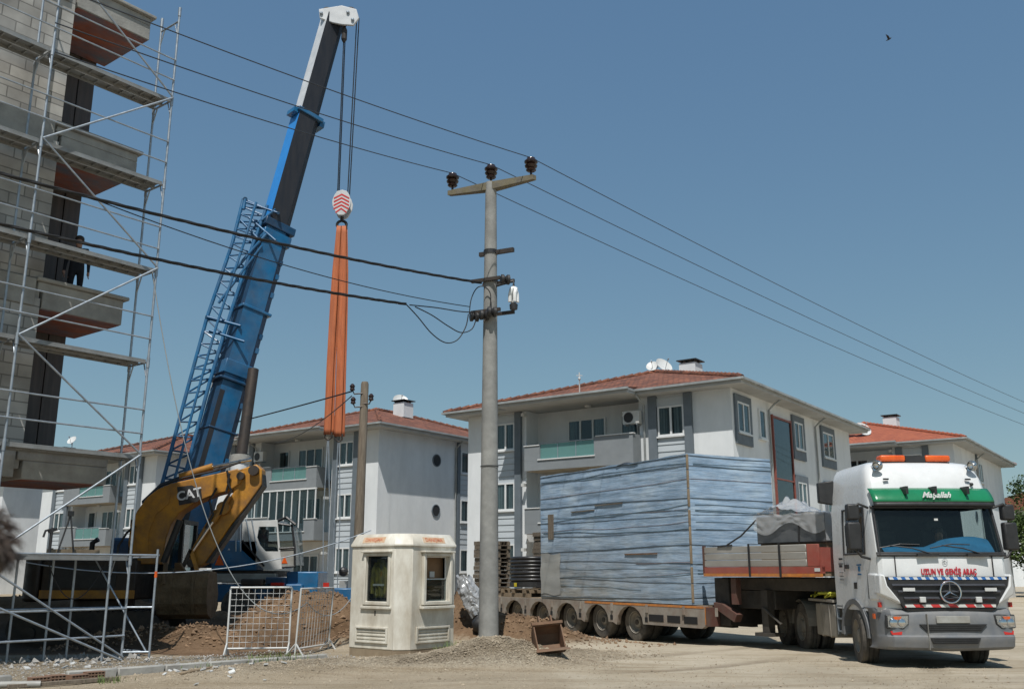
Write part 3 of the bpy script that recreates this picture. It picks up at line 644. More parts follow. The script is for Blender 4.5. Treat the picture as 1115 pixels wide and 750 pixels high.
# ================================================================ people
def person(label,loc,rz=0,pose=None,top=None,legs=None,shoe=None,hair=None,hair_long=False,group=None,scale=1.0,hi=False,hat=None):
    J={'pelvis':(0,0,.95),'spine':(0,.0,1.13),'chest':(0,.01,1.32),'neck':(0,.015,1.47),'skull':(0,.0,1.57),'crown':(0,.01,1.665),'nose':(0,-.105,1.585),
       'shL':(.175,.01,1.41),'elL':(.235,.03,1.13),'wrL':(.25,-.03,.88),'haL':(.25,-.05,.80),'shR':(-.175,.01,1.41),'elR':(-.235,.03,1.13),'wrR':(-.25,-.03,.88),'haR':(-.25,-.05,.80),
       'hiL':(.095,0,.90),'knL':(.10,-.02,.50),'anL':(.105,.02,.09),'toL':(.115,-.17,.035),'hiR':(-.095,0,.90),'knR':(-.10,-.02,.50),'anR':(-.105,.02,.09),'toR':(-.115,-.17,.035)}
    if pose: J.update(pose)
    rad={'pelvis':.145,'spine':.135,'chest':.15,'neck':.062,'skull':.085,'crown':.088,'nose':.014,'sh':.075,'el':.046,'wr':.03,'ha':.036,'hi':.09,'kn':.062,'an':.043,'to':.036}
    ed=[('pelvis','spine','top'),('spine','chest','top'),('chest','neck','top'),('neck','skull','skin'),('skull','crown','skin'),('skull','nose','skin')]
    for s in 'LR': ed+=[('chest','sh'+s,'top'),('sh'+s,'el'+s,'top'),('el'+s,'wr'+s,'top'),('wr'+s,'ha'+s,'skin'),('pelvis','hi'+s,'legs'),('hi'+s,'kn'+s,'legs'),('kn'+s,'an'+s,'legs'),('an'+s,'to'+s,'shoe')]
    names=list(J); V=[Vector(J[n])*scale for n in names]; E=[(names.index(a),names.index(b)) for a,b,_ in ed]; lab=[c for *_,c in ed]
    rr=[rad.get(n,rad.get(n[:2],.05))*scale for n in names]
    # fingers: separate short chains rooted inside the palm
    for s in 'LR':
        h=Vector(J['ha'+s])*scale; wv=(h-Vector(J['wr'+s])*scale).normalized(); sd_=wv.cross(Vector((0,1,0)) if abs(wv.y)<.9 else Vector((0,0,1))).normalized()
        fw=sd_.cross(wv)
        for k,l in enumerate((.075,.085,.08,.062)):
            o=(k-1.5)*.019*scale; b=len(V)
            V+= [h+fw*o-wv*.01, h+fw*o*1.1+wv*l*.5*scale+sd_*.006, h+fw*o*1.15+wv*l*.85*scale+sd_*.028*scale]; rr+=[.011*scale,.0095*scale,.008*scale]
            E+=[(b,b+1),(b+1,b+2)]; lab+=['skin','skin']
        b=len(V); V+=[h-wv*.03+fw*-.02*scale,h+fw*-.05*scale+wv*.01+sd_*.015,h+fw*-.055*scale+wv*.04*scale+sd_*.03*scale]; rr+=[.013*scale,.011*scale,.009*scale]; E+=[(b,b+1),(b+1,b+2)]; lab+=['skin','skin']
    me=bpy.data.meshes.new('body'); me.from_pydata([tuple(v) for v in V],E,[])
    ob=bpy.data.objects.new('body_tmp',me); COL.objects.link(ob)
    sk_=ob.modifiers.new('s','SKIN'); sk_.use_smooth_shade=True
    dat=me.skin_vertices[0].data
    for i,r in enumerate(rr): dat[i].radius=(r,r)
    for i in range(len(V)): dat[i].use_root = (i==0 or i>=len(names) and (i-len(names))%3==0)
    # a torso wider than deep
    for n,k in (('pelvis',(1.12,.78)),('spine',(1.12,.74)),('chest',(1.15,.78))): i=names.index(n); dat[i].radius=(rr[i]*k[0],rr[i]*k[1])
    sb=ob.modifiers.new('d','SUBSURF'); sb.levels=sb.render_levels=2
    dg=bpy.context.evaluated_depsgraph_get(); m2=bpy.data.meshes.new_from_object(ob.evaluated_get(dg)); bpy.data.objects.remove(ob)
    ms={'top':top,'legs':legs,'shoe':shoe or M['black'],'skin':M['skin']}; order=['top','legs','shoe','skin']
    m2.materials.clear()
    for k in order: m2.materials.append(ms[k])
    segs=[(V[a],V[b],l) for (a,b),l in zip(E,lab)]
    for p in m2.polygons:
        c=p.center; best=9;bl='top'
        for a,b,l in segs:
            d=b-a; t=max(0,min(1,(c-a).dot(d)/max(d.length_squared,1e-9))); q=(c-a-d*t).length
            if q<best: best=q;bl=l
        p.material_index=order.index(bl); p.use_smooth=True
    m2.name='person'
    o=bpy.data.objects.new('person',m2); COL.objects.link(o); o.location=loc; o.rotation_euler=(0,0,rz); tag(o,label,'person',group)
    if hair:
        hb=MB(hair); cr=Vector(J['crown'])*scale; rng=random.Random(5)
        def fn(u,v):
            a=2*math.pi*u; t=(-.35+v*1.35)*math.pi/2
            d=Vector((math.cos(t)*math.cos(a),math.cos(t)*math.sin(a),math.sin(t)))
            front=max(0,-d.y); k=1.0-.25*front*(1-max(0,math.sin(t)))
            low=-.03*(1-v)*(1 if d.y>0 else 0)
            n=noise.noise(d*4)*.008
            return cr+Vector((d.x*(.098+n),d.y*(.112+n)*k+.012,d.z*.085+.012+low))*scale
        hb.grid(fn,28,14); ho=hb.build('hair',o,smooth=80)
        if hi:
            st=MB(hair)
            for i in range(1500):
                a=rng.uniform(0,6.28); t=rng.uniform(-.5,1.2); d=Vector((math.cos(t)*math.cos(a),math.cos(t)*math.sin(a),math.sin(t)))
                if d.y<-.35 and d.z<.3: continue
                p=cr+Vector((d.x*.097,d.y*.112+.012,d.z*.088+.01))*scale; dirn=(d+Vector((rng.gauss(0,.45),rng.gauss(0,.45),-.5+rng.gauss(0,.4)))).normalized()
                q=p+dirn*rng.uniform(.012,.03)*scale; s_=q+(dirn+Vector((0,0,-.7))).normalized()*rng.uniform(.01,.028)*scale
                st.tube([p,q,s_],[.0011,.0009,.0004],3,False)
            st.build('loose_hair',ho)
    return o
M['dark_cloth']=mat('dark_cloth',(.016,.017,.022),(.010,.010,.013),scale=8,rough=.9)
M['grey_cloth']=mat('grey_jacket_cloth',(.06,.065,.075),(.04,.042,.05),scale=10,rough=.9)
M['hair_d']=mat('dark_brown_hair',(.035,.022,.014),(.02,.013,.009),scale=20,rough=.6)
M['hair_b']=mat('brown_hair',(.075,.047,.03),(.04,.025,.016),scale=30,rough=.55)

# ================================================================ unfinished building
UA=R(52.0); UO=(-8.63,20.35)
def upt(x,y,z,o=UO):
    c,s=math.cos(UA),math.sin(UA); return (o[0]+x*c-y*s,o[1]+x*s+y*c,z)
def unfinished():
    t=thing('unfinished_building','tall unfinished concrete building of bare grey blocks behind the scaffold','building',(*UO,0),UA)
    FL=[4.1,7.6,11.1,14.6,18.1,21.6]; L0=-17.0; DEP=13.0
    for i,z in enumerate(FL):
        top=FL[i+1]-.42 if i+1<len(FL) else z+1.2
        # concrete floor plate and edge beam
        s=MB(M['conc']); s.box(L0,-1.82,.06,DEP,z-.42,z); s.box(-1.818,-.22,2.0,DEP,z-.42,z); s.build('floor_slab',t,bevel=.012,seg=1)
        # block walls of the storey
        bw=MB(M['block']); bx0=-3.45-.5; 
        op=[(-4.45,-3.72),(-8.0,-6.6),(-12.4,-11)]
        xs_=[-1.82]; 
        segs=[]; right=-1.82
        for a,b in op: segs.append((b,right)); right=a
        segs.append((L0,right))
        for a,b in segs: bw.box(a,b,.0,.25,z+.002,top)
        for a,b in op: bw.box(a,b,.0,.25,z+.002,z+.9); bw.box(a,b,0,.25,top-.35,top)
        bw.box(-2.05,-1.80,.252,2.2,z+.002,top)
        bw.box(L0,-1.815,DEP-.25,DEP-.02,z+.002,top); bw.box(L0,L0+.25,.26,DEP-.3,z+.002,top); bw.box(-.5,-.25,2.3,DEP-.3,z+.002,top)
        bw.build('block_wall',t)
        for a,b in op:
            li=MB(M['conc']); li.box(a-.2,b+.2,-.012,.24,top-.37,top-.2); li.build('lintel',t)
        # brown sheet cladding at the back of the balcony with a steel mullion
        pn=MB(M['darkpanel']); w_=(1.82-.22)/4
        for k in range(4): pn.box(-1.795+w_*k,-1.795+w_*(k+1)-.018,2.02-.02*(k%2),2.09,z-.248,top)
        pn.build('cladding_sheet',t); 
        mu=MB(M['galv']); mu.box(-1.06,-1.02,1.96,1.99,z-.2,top); mu.build('mullion',t)
        # balcony: floor, edge upstand with lip, painted underside
        b=MB(M['conc']); b.box(-1.78,0,0,1.995,z-.62,z-.25); b.box(-1.9,0.0,-.0,.16,z-.248,z-.06); b.box(-.16,0,.162,1.99,z-.248,z-.06)
        b.box(-1.95,.09,-.09,.20,z-.058,z+.02); b.box(-.19,.09,.202,2.0,z-.058,z+.02)
        bo=b.build('balcony',t,bevel=.015,seg=1)
        u=MB(M['form']); u.box(-1.75,-.03,.03,1.97,z-.632,z-.622); u.build('balcony_underside',bo)
        bm=MB(M['conc']); bm.box(L0,-1.96,-.05,.058,z-.60,z-.02); bm.build('edge_beam',t,bevel=.012,seg=1)
        u2=MB(M['form']); u2.box(L0,-1.9,.07,1.4,z-.432,z-.422); u2.build('beam_soffit',t)
    # open ground floor on concrete columns
    for x,y in ((-6.5,.2),(-12.0,.2),(-16.7,.2),(-.7,6.4),(-.7,12.4),(-6.5,6.4),(-12,6.4),(-16.7,6.4),(-6.5,12.4),(-12,12.4),(-16.7,12.4)):
        c=MB(M['conc']); c.box(x-.25,x+.25,y,y+.5,-.4,3.68); c.build('column',t,bevel=.02,seg=1)
    dp=MB(M['timber']); dp.box(-2.9,-2.3,-.075,-.055,14.35,14.5); dp.build('formwork_board',t)
    return t
unfinished()
p=upt(-.64,1.0,7.36)
person('person in dark work clothes standing on the bare concrete balcony',p,R(20),top=M['dark_cloth'],legs=M['dark_cloth'],hair=M['hair_d'])
q=(-1.328,2.30)
person('person with brown hair and grey collar cropped at the left edge, close by',(q[0]-.015,q[1],gz(*q)+.0),R(-82),top=M['grey_cloth'],legs=M['dark_cloth'],hair=M['hair_b'],hi=True,scale=1.05)

# ================================================================ scaffold
def scaffold():
    O=(-7.75,19.8); t=thing('scaffold_tower','tall galvanised tube scaffold with metal decks along the unfinished building','scaffold',(*O,0),UA)
    G=M['galv']; r=.026; LV=[2.0,4.06,6.09,8.12,10.15,12.18]; BX=[0,-2.75,-5.5,-8.25]
    rng=random.Random(3)
    for bi,x in enumerate(BX):
        for y in (0,.73):
            top=14.45 if bi==0 else 16.6
            z=-.02; lv=[-.02]+LV+[top]
            for i in range(len(lv)-1):
                m=MB(G); m.tube([(x,y,lv[i]+.0),(x,y,lv[i+1]-.004)],r,8)
                so=m.build('standard',t,smooth=60)
                sl_=MB(G); sl_.tube([(x,y,lv[i+1]-.18),(x,y,lv[i+1]+.04)],r+.010,8); sl_.build('coupler',so,smooth=60)
            fp=MB(G); fp.box(x-.08,x+.08,y-.08,y+.08,gz(*upt(x,y,0,O)[:2])-.02,.0); fp.build('foot_plate',t)
        for z in LV[(0):]+[14.2]:
            m=MB(G); m.tube([(x,0,z-.06),(x,.73,z-.06)],.022,8); m.tube([(x,0,z-.45),(x,.16,z-.06)],.014,6); m.tube([(x,.73,z-.45),(x,.57,z-.06)],.014,6); m.build('transom',t,smooth=60)
    for i in range(3):
        x0,x1=BX[i+1],BX[i]
        for z in LV:
            d=MB(M['plank_al'])
            for k in range(2):
                y0=.045+.33*k
                d.box(x0+.03,x1-.03,y0,y0+.305,z-.02,z); d.box(x0+.03,x1-.03,y0-.0,y0+.022,z-.085,z-.022); d.box(x0+.03,x1-.03,y0+.283,y0+.305,z-.085,z-.022)
                for q in range(1,9): d.box(x0+.03+.3*q,x0+.06+.3*q,y0+.025,y0+.28,z-.06,z-.022)
            d.build('deck',t)
            for h in (.5,1.0):
                if z<3 : continue
                m=MB(G); m.tube([(x0,-.03,z+h-.06),(x1,-.03,z+h-.06)],.0175,8); m.build('guard_rail',t,smooth=60)
        for h in (.46,.98): MB(G).tube([(x0,-.03,h),(x1,-.03,h)],.02,8).build('ledger',t,smooth=60)
    zz=[16.2]+[14.2]+LV[::-1]
    # zig-zag braces on the end bay and the next
    near=[(14.2,12.18),(10.15,12.18),(10.15,8.12),(6.09,8.12),(6.09,4.06),(2.0,4.06)]
    for a,b in near: MB(G).tube([(-2.75,-.05,a),(0,-.05,b)],.021,8).build('diagonal_brace',t,smooth=60)
    for a,b in near: MB(G).tube([(-8.25,-.05,a),(-5.5,-.05,b)],.021,8).build('diagonal_brace',t,smooth=60)
    MB(G).tube([(-2.75,-.05,1.75),(0,-.05,.05)],.021,8).build('diagonal_brace',t,smooth=60)
    MB(G).tube([(-3.3,-.35,1.35),(-.2,-.35,.02)],.021,8).build('diagonal_brace',t,smooth=60)
    # wider base frame at the foot
    for (x,y,h) in ((.38,-.36,2.14),(-.45,-.06,2.0),(.32,.55,2.0),(-1.2,.73,1.95),(-.75,.73,1.95),(-1.9,.73,1.95)):
        m=MB(G); m.tube([(x,y,0),(x,y,h)],.024,8); so=m.build('standard',t,smooth=60)
        if (x,y)==(.38,-.36): MB(M['orange_l']).tube([(x,y,1.58),(x,y,1.70)],.03,8).build('tape_band',so)
    for a,b in (((-3.2,-.06,2.02),(.42,-.36,2.02)),((0,0,1.0),(.38,-.36,1.0)),((0,0,.14),(.38,-.36,.14)),((.38,-.36,.14),(.32,.55,.14)),((.38,-.36,1.98),(.32,.55,1.98)),((-2.75,.73,1.0),(.32,.55,.98)),((-2.75,.73,.42),(.32,.55,.42))):
        MB(G).tube([a,b],.02,8).build('ledger',t,smooth=60)
    MB(G).tube([(-.35,.73,1.95),(.36,-.3,.12)],.018,8).build('diagonal_brace',t,smooth=60)
    rope=MB(M['cable']); rope.tube(catenary((-1.55,.3,1.95),(-.35,.3,1.9),.75,14),.010,6); rope.build('hanging_hose',t)
    return t
scaffold()
# things standing on the low deck
o=MB(M['timber'])
c=upt(-1.25,.36,2.0,(-7.75,19.8))
t=thing('timber_form_board','pale plywood board lying on the lowest scaffold deck','board',c,UA); MB(M['timber']).box(-.30,.75,-.05,.0,0,.12).build('board',t); MB(M['timber']).box(-.25,-.17,.002,.04,0,.14).build('batten',t)
t=thing('black_clamp_jack','black steel clamp with bent handle standing on the lowest scaffold deck','tool',upt(-1.55,.25,2.0,(-7.75,19.8)),UA)
MB(M['black']).tube([(0,0,0),(.0,0,.45),(.02,0,.52)],.03,8).bar((-.06,0,.44),(.10,0,.50),.05,.05).build('post',t); MB(M['black']).tube([(.02,0,.5),(-.12,0,.46),(-.15,0,.34)],.022,8).build('handle',t)
t=thing('black_tripod','black folded tripod leaning on the lowest scaffold deck','tool',upt(-1.2,.3,2.0,(-7.75,19.8)),UA)
for dx,dy in ((-.18,0),(.2,.06),(.1,-.12)): MB(M['black']).tube([(dx,dy,0),(0.02,0,.78)],.016,6).build('leg',t)
MB(M['black']).box(-.03,.07,-.03,.03,.76,.86).build('head',t)
# ================================================================ mobile crane
M['blue']=mat('crane_blue_paint',(.006,.135,.31),(.005,.085,.205),scale=1.6,rough=.38,coat=.2,dirt=(.10,.13,.17),dirt_amt=.5,dirt_scale=1.2)
M['blue_d']=mat('dark_blue_paint',(.005,.06,.145),(.005,.04,.095),scale=2,rough=.45,dirt=(.06,.06,.07),dirt_amt=.5)
M['boom_black']=mat('boom_black_paint',(.014,.015,.02),(.024,.024,.028),scale=1.5,rough=.5,stretch=(2,2,.3))
M['boom_blue']=mat('boom_bright_blue',(.03,.25,.66),(.03,.22,.58),scale=2,rough=.4)
M['boom_white']=mat('boom_white_paint',(.62,.63,.64),(.50,.51,.52),scale=2,rough=.45)
M['steel_d']=mat('dark_steel',(.045,.04,.038),(.07,.055,.045),scale=4,rough=.55,metal=.4)
M['rust']=mat('rusty_steel',(.17,.085,.045),(.10,.05,.03),scale=5,rough=.85,bump=.25,bscale=30,dirt=(.25,.19,.13),dirt_amt=.5)
M['sling']=mat('orange_webbing',(.58,.165,.06),(.42,.11,.04),scale=4,rough=.85,bump=.2,bscale=60,stretch=(3,3,.25),dirt=(.30,.13,.08),dirt_amt=.5)
M['grey_pale']=mat('pale_grey_paint',(.36,.36,.34),(.28,.28,.26),scale=3,rough=.55,dirt=(.22,.19,.15),dirt_amt=.6)
def ring_panel(mb,outer,inner,depth):
    d=Vector(depth); n=len(outer); O_=[Vector(p) for p in outer]; I_=[Vector(p) for p in inner]
    vs=O_+I_+[p+d for p in O_]+[p+d for p in I_]; fs=[]
    for i in range(n):
        j=(i+1)%n
        fs+=[(i,j,n+j,n+i),(2*n+j,2*n+i,3*n+i,3*n+j),(j,i,2*n+i,2*n+j),(n+i,n+j,3*n+j,3*n+i)]
    mb.add(vs,fs); return mb
def crane():
    org=Vector((-9.8,33.2,gz(-9.8,33.2)))
    t=thing('mobile_crane','blue telescopic mobile crane with raised black and white boom behind the excavator','crane',org)
    T=Matrix.Translation(-org)
    def B(m): return MB(m,T)
    Bp=at(203,594,33.0); Tp=at(363,22,36.1); a=(Tp-Bp).normalized(); Ln=(Tp-Bp).length
    ns=Vector((a.y,-a.x,0)).normalized()
    if ns.y>0: ns=-ns
    nt=ns.cross(a).normalized()
    if nt.z<0: nt=-nt
    def px2t(py):
        lo,hi=0,1
        for _ in range(40):
            m=(lo+hi)/2; p=Bp.lerp(Tp,m)-Vector((0,0,EYE)); zc=p.y*math.cos(PITCH)+p.z*math.sin(PITCH); yc=p.z*math.cos(PITCH)-p.y*math.sin(PITCH)
            if 375-FPX*yc/zc>py: lo=m
            else: hi=m
        return lo
    def sect(y0,y1,hd,hw,mside,mtop,name,mbot=None,parent=t,off=0):
        p=Bp.lerp(Tp,px2t(y0)); q=Bp.lerp(Tp,px2t(y1)); mb=B(mside)
        # five-sided boom: flat top and sides, rounded belly
        def ringpts(c): 
            return [c+ns*hw+nt*hd, c+ns*hw-nt*hd*.55, c+ns*hw*.62-nt*hd, c-ns*hw*.62-nt*hd, c-ns*hw-nt*hd*.55, c-ns*hw+nt*hd]
        A=ringpts(p); Z=ringpts(q)
        for i in range(6):
            j=(i+1)%6; mb.use(mtop if i==5 else (mside if i in(0,4) else (mbot or mside))); mb.add([A[i],A[j],Z[j],Z[i]],[(0,1,2,3)] )
        mb.use(mside); mb.add(A,[tuple(range(5,-1,-1))]); mb.add(Z,[tuple(range(6))])
        return mb.build(name,parent)
    sect(600,252,.53,.42,M['blue'],M['blue_d'],'boom_base',M['blue_d'])
    sect(253,126,.47,.36,M['boom_black'],M['boom_blue'],'boom_section')
    sect(127,20,.42,.31,M['boom_black'],M['boom_white'],'boom_section')
    def collar(y,th,hd,hw,m,name='boom_collar'):
        c=Bp.lerp(Tp,px2t(y)); return B(m).obox(c,ns*hw,nt*hd,a*th).build(name,t,bevel=.03)
    collar(262,.22,.58,.47,M['blue']); collar(250,.16,.64,.50,M['blue_d']); collar(128,.09,.58,.42,M['blue']); collar(340,.06,.60,.47,M['blue']); collar(405,.26,.62,.48,M['blue']); collar(418,.05,.70,.52,M['blue_d']); collar(470,.04,.57,.45,M['blue_d'])
    for yy in (285,300,320,365,380,440,500,530): c=Bp.lerp(Tp,px2t(yy)); B(M['blue_d'] if yy%20 else M['blue']).obox(c+ns*.43-nt*.42,ns*.03,nt*.06,a*.10).build('boom_lug',t)
    # lugs on the collars
    c=Bp.lerp(Tp,px2t(130)); B(M['blue']).obox(c-nt*.62,ns*.3,nt*.10,a*.14).build('collar_lug',t); B(M['blue']).obox(c+nt*.60,ns*.3,nt*.10,a*.10).build('collar_lug',t)
    # dark stripe and warning sticker details on the base
    p=Bp.lerp(Tp,px2t(570)); q=Bp.lerp(Tp,px2t(430)); B(M['boom_black']).obox((p+q)/2+ns*.424+nt*.44,ns*.004,nt*.09,(q-p)/2).build('boom_stripe',t)
    # head with sheaves
    h=B(M['boom_white']); tip=Bp.lerp(Tp,1.0)
    def hp(px,py,Y=35.9): return at(px,py,Y)
    side=[(347,10),(372,6),(388,10),(391,20),(385,28),(372,27),(362,25),(348,20)]
    for Y in (35.62,36.35): h.prism([hp(x,y,Y) for x,y in side],(0,.10,0))
    h.prism([hp(x,y,35.73) for x,y in [(348,11),(372,7),(372,20),(349,19)]],(0,.61,0))
    ho=h.build('boom_head',t,bevel=.03)
    for px,py,r in ((382,17,.27),(357,16,.22),(372,22,.24)):
        s=B(M['steel_d']); s.lathe([(r*.3,-.22),(r,-.22),(r*.86,-.14),(r,-.06),(r*.86,.02),(r,.10),(r*.86,.16),(r,.22),(r*.3,.22)],hp(px,py,36.03),(0,1,0),20); s.build('sheave',ho,smooth=40)
    for px,py in ((350,15),(379,14),(384,22)): B(M['galv']).lathe([(.07,0),(.07,-.06),(.03,-.09)],hp(px,py,35.62),(0,1,0),10).build('pin',ho)
    # hoist ropes
    for k,(x0,y0,x1,y1,Y) in enumerate([(375,24,367.5,214,35.95),(376.5,24,369,214,36.1),(388.5,20,378.5,214,35.95),(391,20,380.5,214,36.1)]):
        B(M['cable']).tube([at(x0,y0,Y),at(x1,y1,Y)],.024,6).build('hoist_rope',t)
    B(M['steel_d']).lathe([(.06,.0),(.12,.12),(.12,.55),(.05,.7)],at(374.5,46,35.9),(0,0,1),10).build('rope_wedge_socket',t)
    # stowed lattice jib along the back of the boom
    lat=B(M['blue']); 
    def L(px,py,d): return at(px,py,33.0+(600-py)/580*3.1+d-.50)
    left=[(166,565),(178,521),(203,428),(225,347),(253,265),(265,217)]; right=[(190,560),(201,519),(228,417),(245,360),(275,268),(291,224)]
    for d in (-.35,.45):
        lat.tube([L(*p,d) for p in left],.07,8); lat.tube([L(*p,d) for p in right],.07,8)
    def pl(P,s):
        n=len(P)-1; k=min(int(s*n),n-1); f=s*n-k; return (P[k][0]+(P[k+1][0]-P[k][0])*f,P[k][1]+(P[k+1][1]-P[k][1])*f)
    mid=[((a[0]+b[0])/2+1,(a[1]+b[1])/2) for a,b in zip(left,right)]
    lat.tube([L(*p,-.7) for p in mid],.05,8); lat.tube([L(*p,.6) for p in mid],.05,8)
    n=30
    for i in range(n):
        a0,a1=i/n,(i+1)/n; 
        for d in (-.35,.45):
            lat.tube([L(*pl(left,a0),d),L(*pl(right,(a0+a1)/2),d)],.034,6,False); lat.tube([L(*pl(right,(a0+a1)/2),d),L(*pl(left,a1),d)],.034,6,False)
        lat.tube([L(*pl(left,a0),-.35),L(*pl(left,a1),.45)],.022,6,False)
    lat.build('lattice_jib',t,smooth=60)
    jh=B(M['blue'])
    for d in (-.4,.5):
        jh.tube([L(265,228,d),L(267,217,d)],.07,8); jh.tube([L(267,220,d),L(303,232,d)],.045,8); jh.tube([L(270,236,d),L(300,262,d)],.05,8); jh.tube([L(262,240,d),L(283,262,d)],.045,8); jh.tube([L(285,240,d),L(300,228,d)],.05,8)
        jh.tube([L(225,345,d),L(262,355,d)],.06,8); jh.tube([L(228,360,d),L(266,372,d)],.05,8); jh.tube([L(250,300,d),L(290,255,d)],.06,8); jh.tube([L(238,330,d),L(285,268,d)],.05,8)
    jh.tube([L(267,217,-.45),L(267,217,.55)],.09,10); jh.tube([L(303,232,-.45),L(303,232,.55)],.06,8); jh.tube([L(225,345,-.45),L(225,345,.55)],.06,8)
    jh.build('jib_bracket',t,smooth=60)
    rng=random.Random(6)
    for k in range(9):
        y0=545-20*k; y1=y0-17+rng.uniform(-2,2); x0=199+(545-y0)*.272; x1=199+(545-y1)*.272; br=B(M['boom_white']); x0-=3; x1-=3; br.prism([L(x0,y0,.50),L(x0+8,y0+2,.50),L(x1+8,y1+2,.50),L(x1,y1,.50)],(0,.05,0)); br.build('jib_grating',t)
    # luffing cylinder
    p0,p1,p2=at(276,402,33.35),at(262,497,32.9),at(252,600,32.5)
    B(M['steel_d']).tube([p0,p1.lerp(p2,.15)],.19,16).build('cylinder_rod',t,smooth=60)
    cy=B(M['boom_white']); cy.tube([p1,p2],.31,18); cyo=cy.build('cylinder_barrel',t,smooth=60); d=(p2-p1).normalized(); B(M['grey_pale']).tube([p1-d*.02,p1+d*.28],.345,18).build('cylinder_gland',cyo,smooth=60)
    # superstructure
    def wb(m,px0,px1,py0,py1,Y0,Y1,name,par=t,bev=.04):
        p,q=at(px0,py0,Y0),at(px1,py1,Y0); return B(m).box(p.x,q.x,Y0,Y1,q.z,p.z).build(name,par,bevel=bev)
    wb(M['blue'],232,279,588,621,32.2,33.2,'engine_housing'); wb(M['blue'],176,231,572,618,33.4,34.8,'boom_mount'); wb(M['blue_d'],120,178,585,622,33.2,35.2,'counterweight',bev=.1)
    tri=B(M['orange_l']); tri.prism([at(234,615,32.19),at(244,615,32.19),at(239,603,32.19)],(0,-.012,0)); tri.build('warning_triangle',t)
    wb(M['grey_pale'],206,230,594,612,32.9,33.38,'white_plate'); wb(M['blue'],200,238,574,582,32.5,33.3,'hose_rail')
    wb(M['steel_d'],205,300,621,628,32.3,34.4,'slewing_ring',bev=.02)
    rl=B(M['galv'])
    for x in (257,262,268,274): rl.tube([at(x,565,32.15),at(x+ (6 if x>262 else 0),600,32.15)],.022,6)
    rl.build('handrail',t)
    # operator's cab: white shell round a hexagonal window, glass front
    cabm=B(M['metal_w']); out=[(264,568),(302,566),(307,619),(288,620),(275,609),(263,598)]; inn=[(282,573),(301,573),(303,600),(289,600),(283,593),(280,585)]
    for Y in (32.2,33.75): ring_panel(cabm,[at(x,y,Y) for x,y in out],[at(x,y,Y) for x,y in inn],(0,.06,0))
    p=at(264,568,32.26); q=at(302,566,32.26)
    cabm.obox(((p+q)/2)+Vector((0,.745,-.03)),(q-p)/2,Vector((0,.744,0)),(0,0,.04))
    p=at(264,570,32.27); q=at(263.5,598,32.27); cabm.prism([p,q,q+Vector((.06,0,0)),p+Vector((.06,0,0))],(0,1.47,0))
    p=at(288,619,32.27); q=at(307,618.5,32.27); cabm.prism([p,q,q+Vector((0,0,.06)),p+Vector((0,0,.06))],(0,1.47,0))
    co_=cabm.build('operator_cab',t)
    B(M['room']).box(at(264.8,570,32.3).x+.08,at(282,570,32.3).x,33.4,33.70,at(280,606,32.3).z,at(280,575,32.3).z).build('seat_shell',co_)
    g=B(M['glass']); g.prism([at(x,y,32.225) for x,y in inn],(0,.008,0)); g.build('side_window',co_)
    fr=B(M['black'])
    for (x0,y0,x1,y1) in ((303,570,318,572),(318,572,321,596),(321,596,321,616),(307,617,321,616),(304,597,321,596)):
        for Y in (32.22,33.72): fr.tube([at(x0,y0,Y),at(x1,y1,Y)],.04,6)
    for (x,y) in ((318,572),(321,596),(321,616)): fr.tube([at(x,y,32.22),at(x,y,33.72)],.04,6)
    fr.tube([at(302,567,32.3),at(312,563,32.2),at(322,571,32.1)],.05,6); fr.build('front_frame',co_)
    g=B(M['glass']); g.prism([at(303,571,32.24),at(317,573,32.24),at(320,596,32.24),at(304,596,32.24)],(0,.008,0)); g.build('quarter_window',co_)
    g=B(M['glass']); g.prism([at(317.5,573,32.26),at(318.2,573,32.26),at(321,615,32.26),at(320.4,615,32.26)],(0,1.44,0)); g.build('windscreen',co_)
    g=B(M['grey_pale']); g.prism([at(305,598,32.235),at(320,598,32.235),at(320,615,32.235),at(307,616,32.235)],(0,.012,0)); g.build('lower_panel',co_)
    tri=B(M['orange_l']); tri.prism([at(306.5,613,32.23),at(313,613,32.23),at(310,605,32.23)],(0,-.008,0)); tri.build('warning_triangle',co_)
    B(M['black']).bar(at(264,588,32.19),at(288,616,32.19),.14,.05).build('black_stripe',co_)
    # carrier
    z0,z1=.72,1.5
    ch=B(M['blue']); ch.box(-13.2,-6.9,32.3,34.7,z0,1.30); cho=ch.build('carrier_frame',t,bevel=.05)
    wb(M['grey_pale'],228,300,624,634,32.25,32.6,'deck_ledge'); wb(M['blue'],312,345,622,654,32.5,34.2,'tail_locker')
    wb(M['blue'],361,383,640,659,32.1,32.9,'outrigger_box'); wb(M['blue_d'],345,362,646,652,32.3,32.6,'outrigger_beam'); wb(M['red_l'],352,358,634,640,32.1,32.2,'tail_light',bev=0)
    wb(M['blue_d'],289,309,628,636,32.0,32.4,'hydraulic_valve_block'); wb(M['steel_d'],262,286,630,637,31.95,32.3,'tool_box'); wb(M['red_l'],295,309,634,637,31.9,31.99,'marker_strip',bev=0)
    tw=B(M['grey_pale']); p=at(374,632,32.5); tw.box(p.x-.12,p.x+.12,32.4,32.7,.6,p.z); tw.build('outrigger_jack',t); B(M['black']).ball(at(374,622,32.5),.16,10,8).build('jack_cap',t)
    wb(M['blue'],88,128,612,656,32.6,34.6,'carrier_cab',bev=.12)
    for i,x in enumerate((-12.4,-10.9,-8.9,-7.5)):
        for y in (32.35,34.35):
            wh=B(M['rubber']); wh.lathe([(.3,-.2),(.56,-.2),(.62,-.13),(.62,.13),(.56,.2),(.3,.2)],(x,y,.60),(0,1,0),22); wo=wh.build('wheel',t,smooth=40)
            B(M['grey_pale']).lathe([(.0,-.14),(.16,-.16),(.2,-.08),(.31,-.14)],(x,y,.60),(0,1,0),16).build('rim',wo,smooth=40)
    return t
crane()
